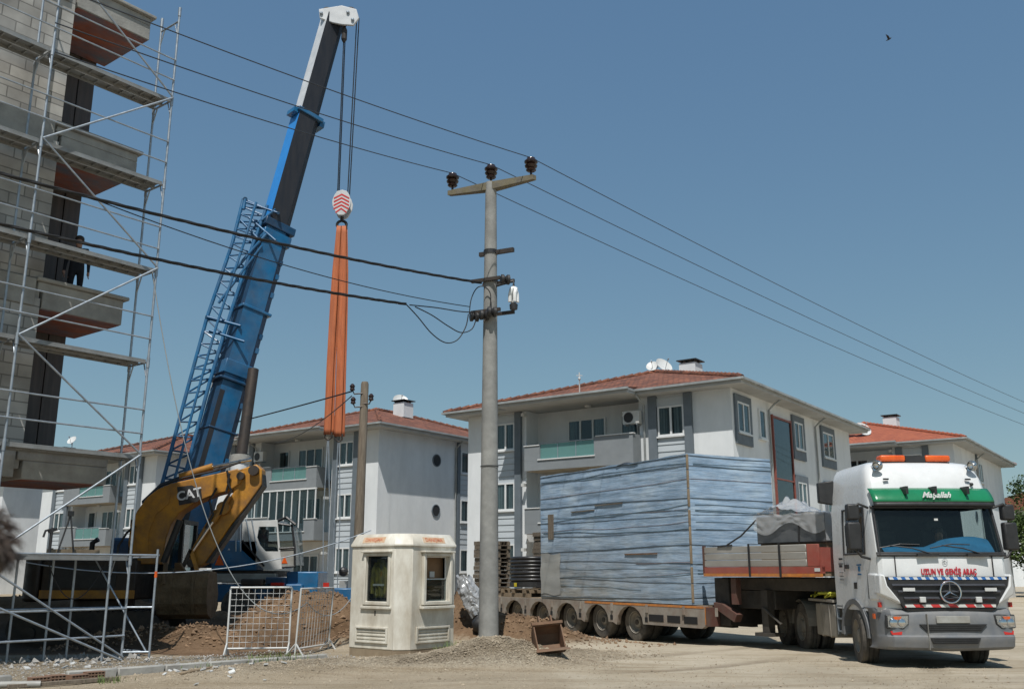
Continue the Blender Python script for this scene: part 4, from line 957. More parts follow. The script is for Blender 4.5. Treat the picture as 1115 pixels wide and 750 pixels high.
# operator sits in the crane cab
sit={'pelvis':(0,0,.45),'spine':(0,.03,.64),'chest':(0,.02,.84),'neck':(0,.01,.99),'skull':(0,-.01,1.09),'crown':(0,0,1.18),'nose':(0,-.115,1.10),'shL':(.175,.02,.93),'shR':(-.175,.02,.93),
     'elL':(.22,-.12,.70),'wrL':(.18,-.36,.68),'haL':(.17,-.43,.68),'elR':(-.22,-.12,.70),'wrR':(-.18,-.36,.68),'haR':(-.17,-.43,.68),
     'hiL':(.10,-.03,.44),'knL':(.13,-.45,.50),'anL':(.13,-.47,.09),'toL':(.13,-.63,.04),'hiR':(-.10,-.03,.44),'knR':(-.13,-.45,.50),'anR':(-.13,-.47,.09),'toR':(-.13,-.63,.04)}
p=at(286,612,32.7)
person('crane operator in dark red shirt sitting inside the white crane cab',(p.x-.05,32.75,p.z-.02),R(90),pose=sit,top=mat('maroon_cloth',(.16,.035,.03),scale=8,rough=.9),legs=M['dark_cloth'],hair=M['hair_d'],scale=.98)

# hook block and slings hang from the crane
hk=at(373,224,36.02)
t=thing('hook_block','white hook block with red chevrons hanging from the crane ropes','hook block',(hk.x,hk.y,hk.z-.55))
def hookblock(t):
    o=Vector((0,0,.55)); s=36.0/1036*.96
    out=[(-.30,.36),(-.20,.52),(0,.58),(.20,.52),(.30,.36),(.38,.12),(.36,-.10),(.20,-.42),(.10,-.5),(-.10,-.5),(-.20,-.42),(-.36,-.10),(-.38,.12)]
    mb=MB(M['boom_white']); 
    for y in (-.26,.20): mb.prism([o+Vector((x,y,z)) for x,z in out],(0,.06,0))
    b=mb.build('cheek_plate',t,bevel=.015)
    ch=MB(mat('chevron_red',(.60,.03,.03),(.50,.025,.025),rough=.4))
    for k in range(5):
        z=.34-.15*k; w_=.31-.0*k
        if k==4: w_=.22
        for sg in (-1,1): ch.prism([o+Vector((0,-.262,z)),o+Vector((0,-.262,z+.07)),o+Vector((sg*w_,-.262,z-.10)),o+Vector((sg*w_,-.262,z-.17))],(0,-.006,0))
    ch.build('red_chevron_marks',b)
    sv=MB(M['steel_d']); sv.lathe([(.1,-.19),(.30,-.18),(.26,-.09),(.30,0),(.26,.09),(.30,.18),(.1,.19)],o+Vector((0,0,.15)),(0,1,0),20); sv.build('sheave',t,smooth=40)
    hkm=MB(M['steel_d']); hkm.tube([o+Vector((0,0,-.48)),o+Vector((0,0,-.66))],.07,10)
    for sg in (-1,1):
        pts=[o+Vector((sg*(.02+.17*math.sin(q)),0,-.82+.16*math.cos(q))) for q in [i*math.pi*1.25/9 for i in range(10)]]; hkm.tube(pts,[.06,.06,.06,.06,.055,.05,.045,.04,.03,.015],8)
    hkm.build('hook',t,smooth=60)
hookblock(t)
def sling(label,pts,w):
    """flat double webbing: pts px list"""
    org=at(*pts[0],36.0); t=thing('lifting_sling',label,'lifting sling',org,0,'orange lifting slings under the hook'); T=Matrix.Translation(-org)
    for k,(dx,dy) in enumerate(((-.02,-.05),(.03,.05))):
        mb=MB(M['sling'],T); P=[at(x,y,36.0+dy)+Vector((dx*(1+2*i/len(pts)),0,0)) for i,(x,y) in enumerate(pts)]
        n=36; rng=random.Random(len(pts)+k)
        def fn(u,v):
            s=v*(len(P)-1); i=min(int(s),len(P)-2); c=P[i].lerp(P[i+1],s-i); ww=w*(.62+.38*min(1,v*5))
            tw=.14*math.sin(v*5+k)+.10*math.sin(v*13+k*2); dr=Vector((math.cos(tw),math.sin(tw),0))
            return c+dr*(u-.5)*ww
        mb.grid(fn,3,n); ob=mb.build('webbing',t,smooth=60); so=ob.modifiers.new('thick','SOLIDIFY'); so.thickness=.016; so.offset=0
    e=at(*pts[-1],36.0); sh=MB(M['steel_d'],T); sh.tube([e+Vector((-.12,0,.08)),e+Vector((-.12,0,-.12)),e+Vector((0,0,-.22)),e+Vector((.12,0,-.12)),e+Vector((.12,0,.08))],.035,8); sh.tube([e+Vector((-.16,0,.06)),e+Vector((.16,0,.06))],.03,8); sh.build('shackle',t,smooth=60)
    ca=MB(M['galv'],T)
    f=at(pts[-1][0]-4,646,36.0)
    for dx in (-.07,.07): ca.tube([e+Vector((dx*.3,0,-.22)),e.lerp(f,.5)+Vector((dx*1.6,0,0)),f+Vector((dx,0,0))],.020,6)
    ca.build('steel_cable',t)
sling('left orange webbing sling hanging from the crane hook',[(369.5,246),(364,330),(360.5,400),(357.5,473)],.27)
sling('right orange webbing sling hanging from the crane hook, its lower end hanging further right',[(375,246),(373.5,330),(371.5,400),(369,475)],.29)

# ================================================================ excavator
M['yel']=mat('excavator_yellow',(.50,.225,.018),(.38,.16,.014),scale=1.8,rough=.5,coat=.1,bump=.05,dirt=(.12,.075,.04),dirt_amt=.75,dirt_scale=1.8)
M['muddy']=mat('muddy_bucket_steel',(.09,.063,.036),(.18,.125,.07),scale=3.2,rough=.95,bump=1.0,bscale=5,bdist=.08,dirt=(.21,.15,.09),dirt_amt=.7,dirt_scale=2.4)
def excavator():
    org=Vector((-11,25.9,-.12)); t=thing('excavator','yellow tracked excavator with folded arm and muddy bucket beside the scaffold','excavator',org); T=Matrix.Translation(-org)
    def B(m): return MB(m,T)
    Y=25.0
    def P(pts,Y_): return [at(x,y,Y_) for x,y in pts]
    boom=[(146,614),(139,592),(142,571),(149,556),(160,541),(172,532),(186,526),(214,520),(240,514.5),(258,510),(266,514),(262,526),(250,534),(234,538),(212,547),(195,558),(186,571),(181,585),(178,600),(176,614)]
    bo=B(M['yel']).prism(P(boom,Y),(0,.55,0)).build('boom',t,bevel=.025)
    pl=B(M['yel']); pl.prism(P([(150,600),(147,580),(156,556),(172,540),(186,536),(184,548),(170,560),(162,580),(162,600)],Y-.004),(0,-.02,0)); pl.build('side_plate',bo)
    # logo panel with the maker's lettering, black patch with white letters
    pn=B(M['black']); pn.prism(P([(193,530),(209,528),(219,534),(220,541),(215,546),(195,550)],Y-.003),(0,-.012,0)); po=pn.build('black_logo_panel',bo)
    a_,b_=at(198,540,Y-.02),at(214,536.5,Y-.02); yv=at(198,535,Y-.02)-a_
    lt=MB(None); lt.M=T; text_mb(lt,'CAT',.33,frame((a_+b_)/2-Vector((0,.002,0)),b_-a_,Vector((0,0,1))-(b_-a_).normalized()*(b_-a_).normalized().z),.004,0,M['boom_white'],.008); lt.build('lettering',po)
    ho=B(M['black'])
    for k in range(3): ho.tube(P([(155,548-k),(175,529-k),(200,520-k*1.2),(236,512-k),(262,503-k)],Y+.12+.14*k),.028,6)
    ho.tube(P([(250,515),(248,525),(252,534),(244,548),(240,560)],Y-.1),.03,6); ho.tube(P([(236,531),(228,545),(232,560),(224,575)],Y-.12),.03,6); ho.tube(P([(247,512),(250,522),(246,536)],Y-.06),.03,6); ho.build('hydraulic_hoses',t,smooth=60)
    # arm cylinder lies along the top of the boom
    B(M['yel']).tube([at(196,519,Y+.28),at(232,508,Y+.28)],.10,12).build('arm_cylinder',t,smooth=60); B(M['chrome']).tube([at(232,508,Y+.28),at(274,500,Y+.28)],.045,10).build('arm_cylinder_rod',t,smooth=60)
    # lift cylinders
    for yy in (Y-.2,Y+.75): B(M['black']).tube([at(178,612,yy),at(196,566,yy)],.085,10).build('lift_cylinder',t,smooth=60)
    stick=[(252,514),(270,508),(279,505),(285,511),(285,527),(269,550),(252,570),(236,594),(222,614),(211,619),(205,612),(208,598),(221,574),(232,556),(246,546),(254,536)]
    so=B(M['yel']).prism(P(stick,Y+.06),(0,.43,0)).build('stick',t,bevel=.025)
    B(M['black']).prism(P([(286,516),(287,529),(262,564),(228,613),(224,613),(255,568),(284,529)],Y+.1),(0,.35,0)).build('stick_belly',so)
    for px,py,r in ((276,512,.13),(208,613,.10),(243,553,.17),(262,518,.10)):
        B(M['steel_d'] if r<.15 else M['yel']).lathe([(r,-.05),(r,.65),(r*.6,.67)],at(px,py,Y-.05),(0,1,0),16).build('pivot_pin',t,smooth=40)
    B(M['yel']).tube([at(250,540,Y-.04),at(232,568,Y-.04)],.075,12).build('bucket_cylinder',t,smooth=60); B(M['chrome']).tube([at(232,568,Y-.04),at(210,600,Y-.04)],.04,10).build('bucket_cylinder_rod',t,smooth=60)
    for yy in (Y-.1,Y+.55):
        B(M['steel_d']).bar(at(208,598,yy),at(196,624,yy),.09,.06,(0,1,0)).build('bucket_link',t); B(M['yel']).bar(at(208,599,yy),at(215,622,yy),.09,.06,(0,1,0)).build('bucket_link',t)
    # bucket: curved back plate toward the street, cheeks, lip and teeth
    bl,br_=at(171,622,24.7),at(227,622,24.7); zt=bl.z; h=1.18; prof=[]
    for k in range(11):
        q=k/10*math.pi*.62; prof.append((-.02+.62*(1-math.cos(q))*.75 - .0, zt-.25-(h-.25)*math.sin(min(q,math.pi/2))*.98))
    outer=[(.30,zt+.02),(.02,zt-.02)]+[(y,z) for y,z in prof]
    outer=[(.25,zt+.02),(.03,zt-.05),(-.02,zt-.40),(.03,zt-.78),(.20,zt-1.05),(.48,zt-1.17),(.85,zt-1.12)]
    inner=[(y+.06*(1 if i<5 else 0),z+(.06 if i>=3 else 0)) for i,(y,z) in enumerate(outer)]
    x0,x1=bl.x,br_.x; sh=B(M['muddy'])
    poly=[(x0+.03,24.7+y,z) for y,z in outer]+[(x0+.03,24.7+y,z) for y,z in inner[::-1]]
    for i in range(len(outer)-1): sh.prism([(x0+.03,24.7+outer[i][0],outer[i][1]),(x0+.03,24.7+outer[i+1][0],outer[i+1][1]),(x0+.03,24.7+inner[i+1][0],inner[i+1][1]),(x0+.03,24.7+inner[i][0],inner[i][1])],(x1-x0-.06,0,0))
    for x in (x0,x1-.05): sh.prism([(x,24.7+y-.01,z) for y,z in outer]+[(x,24.7+.95,zt-.55),(x,24.7+.7,zt-.02)],(.05,0,0))
    sh.box(x0+.2,x0+.26,24.55,24.72,zt-.3,zt+.22); 
    bu=sh.build('bucket',t)
    ribs=B(M['muddy']); 
    for x in (x0+.35,x1-.4): ribs.prism([(x,24.7+y-.035,z) for y,z in outer[1:6]]+[(x,24.7+y+.01,z) for y,z in outer[1:6]][::-1],(.07,0,0))
    ribs.prism([(x0+.42,24.74,zt),(x0+.5,24.5,zt+.22),(x0+.62,24.5,zt+.22),(x0+.7,24.74,zt)],(0,.12,0)); ribs.build('bucket_rib',bu)
    for k in range(5): x=x0+.08+(x1-x0-.3)*k/4; B(M['steel_d']).prism([(x,25.52,zt-1.10),(x,25.52,zt-1.19),(x,25.80,zt-1.12)],(.13,0,0)).build('tooth',bu)
    # house, counterweight, cab
    hz=1.0
    M['exc_grey']=mat('excavator_dark_grey',(.032,.022,.016),(.022,.017,.014),scale=2,rough=.6,dirt=(.08,.05,.03),dirt_amt=.5)
    hs=B(M['exc_grey']); hs.box(-11.9,-9.5,24.75,27.25,hz,1.98); hso=hs.build('engine_house',t,bevel=.05)
    cw=B(M['exc_grey']); pts=[]
    for k in range(13):
        q=math.pi/2+math.pi*k/12; pts.append((-11.95+.78*math.cos(q),26+1.28*math.sin(q),hz-.05))
    cw.prism(pts,(0,0,1.18)); cw.build('counterweight',t,bevel=.09)
    B(M['black']).box(-11.7,-10.0,24.735,24.748,1.3,1.85).build('grille',hso); B(M['yel']).box(-11.9,-9.5,24.732,24.747,1.04,1.24).build('yellow_stripe',hso); B(M['black']).box(-12.2,-9.6,24.9,27.1,1.982,2.06).build('deck_mat',hso)
    ex=B(M['black']); ex.tube([(-11.4,26.4,2.0),(-11.4,26.4,2.45),(-11.25,26.4,2.55)],.07,10); ex.build('exhaust',t,smooth=60)
    rr=B(M['black']); 
    rr.tube([at(127,612,24.9),at(129,594,24.9),at(138,580,24.9),at(147,572,24.9)],.03,6); rr.tube([at(141,612,24.9),at(143,590,24.9)],.025,6); rr.build('handrail',t)
    cb=B(M['black']); X0,X1=-10.3,-8.85
    for x in (X0,X1-.1):
        for y in (26.1,27.2): cb.box(x,x+.1,y,y+.1,1.5,2.95)
    cb.box(X0,X1,26.1,27.3,2.952,3.06); cb.box(X0,X1,26.1,27.3,1.0,1.498); cbo=cb.build('cab',t)
    g=B(M['glass']); g.box(X0+.1,X1-.1,26.14,26.15,1.5,2.95); g.box(X0+.1,X1-.1,27.24,27.25,1.5,2.95); g.box(X1-.06,X1-.05,26.2,27.2,1.5,2.95); g.build('cab_window',cbo); B(M['black']).box(-9.9,-9.4,26.4,26.95,1.5,2.3).build('seat',cbo)
    B(M['steel_d']).lathe([(.75,0),(.75,.25)],(-10.75,26,.72),(0,0,1),24).build('slewing_ring',t)
    for y in (24.85,26.75):
        tr=B(M['steel_d']); prof=[]
        n=14; xa,xb,r,zc=-12.3,-9.2,.40,.30
        o=[(xa+r*math.cos(math.pi/2+math.pi*k/n),zc+r*math.sin(math.pi/2+math.pi*k/n)) for k in range(n+1)]+[(xb+r*math.cos(-math.pi/2+math.pi*k/n),zc+r*math.sin(-math.pi/2+math.pi*k/n)) for k in range(n+1)]
        tr.prism([(x,y,z) for x,z in o],(0,.6,0)); 
        x=xa
        while x<xb: tr.box(x,x+.14,y-.01,y+.61,zc-r-.03,zc-r+.01); tr.box(x,x+.14,y-.01,y+.61,zc+r-.01,zc+r+.03); x+=.19
        to=tr.build('track',t)
        for k in range(5): B(M['steel_d']).lathe([(.05,0),(.17,0),(.17,-.05),(.05,-.07)],(-12.1+.68*k,y-.005,zc-.12),(0,1,0),14).build('track_roller',to,smooth=40)
    B(M['steel_d']).box(-12.1,-9.4,25.46,26.74,.25,.70).build('undercarriage',t)
    return t
excavator()
# ================================================================ truck tractor
M['cabw']=mat('truck_white_paint',(.70,.71,.71),(.66,.67,.67),scale=1.5,rough=.28,coat=.35,dirt=(.50,.49,.46),dirt_amt=.3,rvar=.06)
M['bump_g']=mat('grey_bumper_plastic',(.155,.165,.18),(.12,.13,.142),scale=3,rough=.5,dirt=(.27,.25,.22),dirt_amt=.5,dirt_scale=2.2)
M['green']=mat('green_visor',(.012,.19,.08),(.01,.15,.06),scale=2,rough=.22,coat=.3,rvar=.04)
M['inside']=mat('dark_cab_lining',(.03,.031,.033),(.02,.02,.022),scale=4,rough=.8)
M['wind']=glass_mat('windscreen_glass',tint=(.72,.82,.80),opacity=.10,body=(.03,.05,.05))
M['bluecloth']=mat('blue_dashboard_cover',(.022,.16,.34),(.016,.12,.26),scale=5,rough=.8,bump=.3,bscale=9)
M['redtxt']=mat('red_lettering',(.50,.03,.05),(.42,.025,.04),rough=.4)
M['lens']=glass_mat('headlamp_lens',tint=(.95,.96,.97),opacity=.06,body=(.5,.5,.5))
M['dusty']=mat('dust_covered_steel',(.27,.25,.215),(.18,.165,.145),scale=2.5,rough=.85,dirt=(.33,.29,.23),dirt_amt=.6)
M['chass']=mat('chassis_black',(.022,.021,.02),(.04,.037,.033),scale=4,rough=.7,dirt=(.13,.11,.085),dirt_amt=.4)
def lerp_tab(tab,z):
    for (a,va),(b,vb) in zip(tab,tab[1:]):
        if z<=b: return va+(vb-va)*max(0,(z-a))/(b-a)
    return tab[-1][1]
HW=[(.95,1.22),(2.1,1.22),(2.93,1.19),(3.0,1.185),(3.25,1.165),(3.5,1.13),(3.68,1.08),(3.80,1.01),(3.86,.86)]
FY=[(.95,.08),(1.63,.05),(2.03,.05),(2.10,.07),(2.93,.27),(3.0,.29),(3.25,.36),(3.5,.44),(3.68,.54),(3.80,.68),(3.86,.92)]
ZR=[1.02,1.3,1.63,2.03,2.10,2.5,2.93,3.0,3.25,3.4,3.5,3.6,3.68,3.73,3.77,3.80,3.83,3.85,3.86]
FX=[-.93,-.75,-.5,-.25,0,.25,.5,.75,.93]; SY=[.22,.62,.72,1.15,1.55,1.68,2.3]
def cab_front(f,z):
    hw=lerp_tab(HW,z); return Vector((f*hw, lerp_tab(FY,z)+.10*abs(f)**2.6, z))
def cab_ring(z,inset=0):
    hw=lerp_tab(HW,z)-inset; fy=lerp_tab(FY,z)+inset; P=[]
    for f in FX: P.append((f*hw,fy+.10*abs(f)**2.6,z))
    P.append((.982*hw,fy+.14,z))
    for y in SY: P.append((hw,fy+y if y<.3 else max(y+.06,fy+.3+.1*y) if z>3.3 else y+.06,z))
    ry=2.36-inset
    P[-1]=(hw,ry,z); P.append((-hw,ry,z))
    for y in SY[-2::-1]: P.append((-hw,fy+y if y<.3 else max(y+.06,fy+.3+.1*y) if z>3.3 else y+.06,z))
    P.append((-.982*hw,fy+.14,z)); return P
def wheel(parent,name,c,r,w,rot=0,dual=False,rim='dusty',side=-1,tread=True):
    """side: -1 the outer face looks toward -x"""
    T=Matrix.Translation(c)@Matrix.Rotation(rot,4,'Z')
    mb=MB(M['rubber'],T); ww=w/2
    for off in ((0,) if not dual else (0,-side*(w+.04))):
        mb.lathe([(r*.55,-ww*.9+off),(r*.80,-ww+off),(r*.95,-ww*.93+off),(r,-ww*.72+off),(r,-.012-ww*.25+off),(r*.972,-ww*.25+off),(r*.972,-ww*.25+.02+off),(r,-ww*.25+.03+off),(r,ww*.2+off),(r*.972,ww*.2+.012+off),(r*.972,ww*.2+.03+off),(r,ww*.2+.042+off),(r,ww*.72+off),(r*.95,ww*.93+off),(r*.80,ww+off),(r*.55,ww*.9+off)],(0,0,0),(1,0,0),28,False)
    o=mb.build(name,parent,smooth=35)
    s=side; rm=MB(M[rim],T)
    rm.lathe([(r*.57,s*ww*.88),(r*.60,s*ww*.98),(r*.57,s*ww*1.0),(r*.50,s*ww*.45),(r*.36,s*ww*.30),(r*.26,s*ww*.55),(r*.22,s*ww*.85),(.002,s*ww*.9)],(0,0,0),(1,0,0),24,False)
    for k in range(8):
        a=2*math.pi*k/8+.2; c0=Vector((s*ww*.42,math.cos(a)*r*.33,math.sin(a)*r*.33)); rm.lathe([(.02,0),(.02,.05),(.012,.055)],c0,(s,0,0),6)
    rm.build('rim',o,smooth=35); return o
def truck():
    t=thing('truck_tractor','white truck tractor with green sun visor and orange roof light bar facing the street','truck',(8.0,18.0,-.05),R(2))
    sh=MB(M['cabw']); ln=MB(M['inside']); nfx=len(FX)
    rings=[cab_ring(z) for z in ZR]; lin=[cab_ring(z,.045) for z in ZR]; n=len(rings[0])
    kpos=[i for i in range(n)]
    def is_front(i): return i<nfx-1
    s0=nfx+1 # index of SY[0] on the right
    rs=set([s0+2,s0+3]); ls=set([n-1-2-3,n-1-2-2]) ;
    # left side runs backwards: find segments by y
    def cell_side(i,r):
        a,b=rings[r][i],rings[r][(i+1)%n]; 
        return abs(abs(a[0])-abs(b[0]))<.02 and abs(a[0])>.9 and .60<min(a[1],b[1]) and max(a[1],b[1])<1.72
    def open_(i,r):
        return (ZR[r]>=2.10-1e-6 and ZR[r+1]<=2.93+1e-6) and (is_front(i) or cell_side(i,r))
    for mb,rg,flip in ((sh,rings,False),(ln,lin,True)):
        mb.v+= [Vector(p) for rr in rg for p in rr]
        for r in range(len(ZR)-1):
            for i in range(n):
                if open_(i,r): continue
                j=(i+1)%n; f=[r*n+i,r*n+j,(r+1)*n+j,(r+1)*n+i]
                if flip: f=f[::-1]
                if mb is sh and is_front(i) and abs(ZR[r]-2.03)<.01: mb.use(M['black'])
                elif mb is sh: mb.use(M['cabw'])
                mb.f.append(f); mb.mi.append(mb.cur)
        top=[(len(ZR)-1)*n+i for i in range(n)]; mb.f.append(top if not flip else top[::-1]); mb.mi.append(0 if mb is ln else mb.mats.index(M['cabw']))
        bot=[i for i in range(n)]; mb.f.append(bot[::-1] if not flip else bot); mb.mi.append(0 if mb is ln else mb.mats.index(M['cabw']))
    cab=sh.build('cab',t,smooth=32); ln.build('cab_lining',cab)
    def fpatch(m,f0,f1,z0,z1,off,name,par,nu=14,nv=3,thick=.0):
        mb=MB(m); mb.grid(lambda u,v: cab_front(f0+(f1-f0)*u,z0+(z1-z0)*v)+Vector((0,-off,0)),nu,nv); o=mb.build(name,par,smooth=40)
        if thick: so=o.modifiers.new('t','SOLIDIFY'); so.thickness=thick; so.offset=0
        return o
    ws=fpatch(M['wind'],-.955,.955,2.06,2.95,.006,'windscreen',t,18,6)
    b=MB(M['black'])
    for zz in (2.045,2.075): b.tube([cab_front(f/10,zz)+Vector((0,-.012,0)) for f in range(-10,11)],.026,8)
    b.tube([cab_front(f/10,2.94)+Vector((0,-.012,0)) for f in range(-10,11)],.03,8)
    for s in (-1,1): b.tube([cab_front(s*.955,2.04+.92*k/6)+Vector((0,-.012,0)) for k in range(7)],.028,8)
    b.build('windscreen_seal',ws,smooth=60)
    for x0 in (-.62,.32):
        wp=MB(M['black']); p=[Vector((x0+.40,.02,2.06)),cab_front((x0+.05)/1.2,2.17)+Vector((0,-.04,0)),cab_front((x0-.33)/1.2,2.22)+Vector((0,-.035,0))]
        wp.tube(p,.013,6); wp.tube([cab_front((x0-.55)/1.2,2.17)+Vector((0,-.025,0)),cab_front((x0-.15)/1.2,2.245)+Vector((0,-.025,0)),cab_front((x0+.20)/1.2,2.235)+Vector((0,-.025,0))],.011,6); wp.box(x0+.1,x0+.5,-.02,.05,2.02,2.07); wp.build('wiper',t)
    # visor
    vi=MB(M['green']); vi.grid(lambda u,v: Vector(((u*2-1)*1.17, lerp_tab(FY,3.02+.27*v)+.10*abs(u*2-1)**2.6-.17+.14*v*v, 3.03+.27*v)),24,6)
    vo=vi.build('sun_visor',t,smooth=60); so=vo.modifiers.new('t','SOLIDIFY'); so.thickness=.012
    dv=MB(M['black']); dv.grid(lambda u,v: Vector(((u*2-1)*1.165, lerp_tab(FY,2.97)+.10*abs(u*2-1)**2.6-.17+.02*v, 2.95+.078*v)),24,2); do=dv.build('visor_lip',vo,smooth=60); so=do.modifiers.new('t','SOLIDIFY'); so.thickness=.012
    for x in (-.55,0,.62): MB(M['black']).box(x-.025,x+.025,.10,.36,3.17,3.315).build('visor_bracket',vo)
    tx=MB(); text_mb(tx,'Maşallah',.155,frame((.0,.115,3.15),(1,0,0),(0,.22,1)),.004,.45,M['metal_w'],.004); tx.build('lettering',vo)
    # light bar, horns
    lb=MB(M['orange_l']); lb.box(-.70,-.20,.80,1.05,3.86,3.985); lb.box(.20,.70,.80,1.05,3.86,3.985); lbo=lb.build('beacon_bar',t,bevel=.035)
    MB(M['black']).box(-.198,.198,.82,1.03,3.855,3.975).box(-.68,.68,.83,1.02,3.825,3.853).box(-.55,-.45,.85,1.0,3.70,3.824).box(.45,.55,.85,1.0,3.70,3.824).build('beacon_base',lbo)
    for s in (-1,1):
        hn=MB(M['chrome']); hn.lathe([(.03,.12),(.035,0),(.05,-.1),(.10,-.17),(.105,-.18),(.06,-.1),(.0,-.08)],(s*.93,.62,3.74),(0,1,0),16,False); hn.tube([(s*.93,.6,3.57),(s*.93,.62,3.72)],.02,6); hn.build('air_horn',t,smooth=50)
        MB(M['black']).box(s*.80-.05,s*.80+.05,.40,.44,3.46,3.49).build('marker_lamp',t)
    MB(M['black']).lathe([(.035,0),(.03,-.03),(.01,-.04)],(.86,.42,3.38),(0,1,0),10).build('camera_pod',t)
    # bonnet flap lines, star, lettering
    ln2=MB(M['inside']); ln2.box(-.92,-.912,.06,.15,1.66,2.02); ln2.box(.912,.92,.06,.15,1.66,2.02); ln2.build('panel_gap',cab)
    tx=MB(); text_mb(tx,'UZUN VE GENİŞ ARAÇ',.145,frame((.06,.038,1.74),(1,0,0),(0,0,1)),.004,0,M['redtxt'],.006,spacing=1.08,sx=.64); tx.build('lettering',cab)
    def star(mb,c,r,d=.02):
        c=Vector(c); pts=[]
        for k in range(3):
            a=math.pi/2+2*math.pi*k/3; tip=c+Vector((math.cos(a)*r,0,math.sin(a)*r)); 
            l=c+Vector((math.cos(a+math.pi/3)*r*.14,0,math.sin(a+math.pi/3)*r*.14)); q=c+Vector((math.cos(a-math.pi/3)*r*.14,0,math.sin(a-math.pi/3)*r*.14))
            mb.add([tip,l,c+Vector((0,-d,0)),q],[(0,1,2),(0,2,3)])
        mb.tube([c+Vector((math.cos(2*math.pi*k/28)*r,-.005,math.sin(2*math.pi*k/28)*r)) for k in range(29)],r*.085,8,False)
    s=MB(M['chrome']); star(s,(0,.03,1.93),.045,.01); s.build('small_emblem',cab,smooth=40)
    # grille
    gr=MB(M['black']); gr.prism([(-1.16,.0,1.66),(1.16,.0,1.66),(1.12,.0,1.50),(.86,.0,1.10),(.80,.0,1.05),(-.80,.0,1.05),(-.86,.0,1.10),(-1.12,.0,1.50)],(0,.07,0)); go=gr.build('grille',t,bevel=.012)
    sl=MB(mat('grille_slat',(.05,.055,.065),(.04,.042,.05),scale=4,rough=.4))
    for z,w in ((1.50,1.05),(1.385,.95),(1.27,.85)): sl.prism([(-w,-.045,z),(-w,-.002,z-.035),(-w,-.002,z+.03)],(2*w,0,0))
    sl.build('grille_slats',go)
    bl=MB(stripe_mat('blue_white_strip',(.03,.14,.42),(.62,.65,.68),.075,.6)); bl.box(-1.1,1.1,-.012,-.003,1.605,1.65); bl.build('warning_strip',go)
    rw=MB(stripe_mat('red_white_strip',(.50,.04,.04),(.58,.58,.55),.16,.8)); rw.box(-.84,.84,-.022,-.003,1.115,1.165); rw.build('warning_strip',go)
    for sx_ in (-1,1):
        MB(M['metal_w']).box(sx_*.76-.11,sx_*.76+.11,-.06,-.046,1.40,1.46).build('marker_plate',go); l=MB(M['metal_w']); l.box(sx_*.52-.055,sx_*.52+.055,-.07,-.02,1.20,1.30); l.build('work_lamp',go,bevel=.01)
    s=MB(M['chrome']); star(s,(.0,-.06,1.385),.19,.03); s.build('star_emblem',go,smooth=40)
    # white corner panels beside the grille
    for sg in (-1,1):
        c=MB(M['cabw']); c.prism([(sg*1.175,-.02,1.70),(sg*1.24,.05,1.70),(sg*1.25,.05,1.34),(sg*.90,-.02,1.16),(sg*.93,-.02,1.24),(sg*1.13,-.02,1.50)],(0,.30,0)); c.build('corner_panel',t,bevel=.03)
        MB(M['cabw']).box(sg*1.10,sg*1.245,.22,.62,1.22,1.72).build('corner_deflector',t,bevel=.04)
    # bumper
    BP=[(.34,.10),(.36,.0),(.40,-.05),(.55,-.085),(.60,-.085),(.63,-.05),(.66,-.045),(.98,-.03),(1.05,.01),(1.09,.08),(1.095,.2)]
    bm=MB(M['bump_g'])
    def bfn(u,v):
        x=(u*2-1); k=v*(len(BP)-1); i=min(int(k),len(BP)-2); f=k-i; z=BP[i][0]+(BP[i+1][0]-BP[i][0])*f; y=BP[i][1]+(BP[i+1][1]-BP[i][1])*f
        ax=abs(x); X=1.27*(1-(1-min(ax,1))**1.0) ; yy=y+.07*ax**2
        if ax>.86: q=(ax-.86)/.14; X=1.27*.86+.16*math.sin(q*math.pi/2); yy+= .62*(1-math.cos(q*math.pi/2))
        return Vector((math.copysign(X,x),yy,z+ (.03*ax if z<.5 else 0)))
    bm.grid(bfn,44,20); bo=bm.build('bumper',t,smooth=28); so=bo.modifiers.new('t','SOLIDIFY'); so.thickness=.03; so.offset=-1 
    for (w0,w1,z0,z1,y) in ((.62,.50,.82,.695,-.055),(.46,.40,.585,.48,-.095)):
        g=MB(M['black']); g.prism([(-w0,y,z0),(w0,y,z0),(w1,y,z1),(-w1,y,z1)],(0,.03,0)); 
        for k in range(3): z=z1+(z0-z1)*(k+.7)/3.4; g.box(-w1,w1,y-.008,y-.002,z,z+.012)
        g.build('air_intake',bo)
    MB(M['grey_pale']).box(-.31,.31,-.068,-.048,.84,.965).build('number_plate_holder',bo,bevel=.006)
    MB(M['grey_pale']).box(-.49,-.485,-.10,-.03,.38,1.0).build('tow_cover_gap',bo)
    for sg in (-1,1):
        def hl(u,z,o): # point on bumper front skin
            x=sg*u; ax=abs(x)/1.27; return Vector((x,-.03+.07*ax**2-o+(max(0,abs(x)-1.09)**2)*2.2,z))
        hd=MB(M['black']); hd.prism([hl(.78,.99,.02),hl(1.20,.985,.02),hl(1.20,.745,.02),hl(.90,.735,.02),hl(.80,.82,.02)],(0,.05,0)); h=hd.build('headlight',bo,bevel=.015)
        rf=MB(M['chrome']); rf.prism([hl(.81,.965,.024),hl(1.17,.96,.024),hl(1.17,.77,.024),hl(.91,.76,.024),hl(.83,.83,.024)],(0,.006,0)); 
        for u in (.93,1.08): rf.lathe([(.075,.0),(.07,.012),(.03,.03)],hl(u,.845,.03),(0,-1,0),16)
        rf.build('reflector',h,smooth=30)
        MB(M['orange_l']).prism([hl(.93,.955,.03),hl(1.08,.952,.03),hl(1.07,.90,.03),hl(.96,.905,.03)],(0,-.012,0)).build('indicator',h)
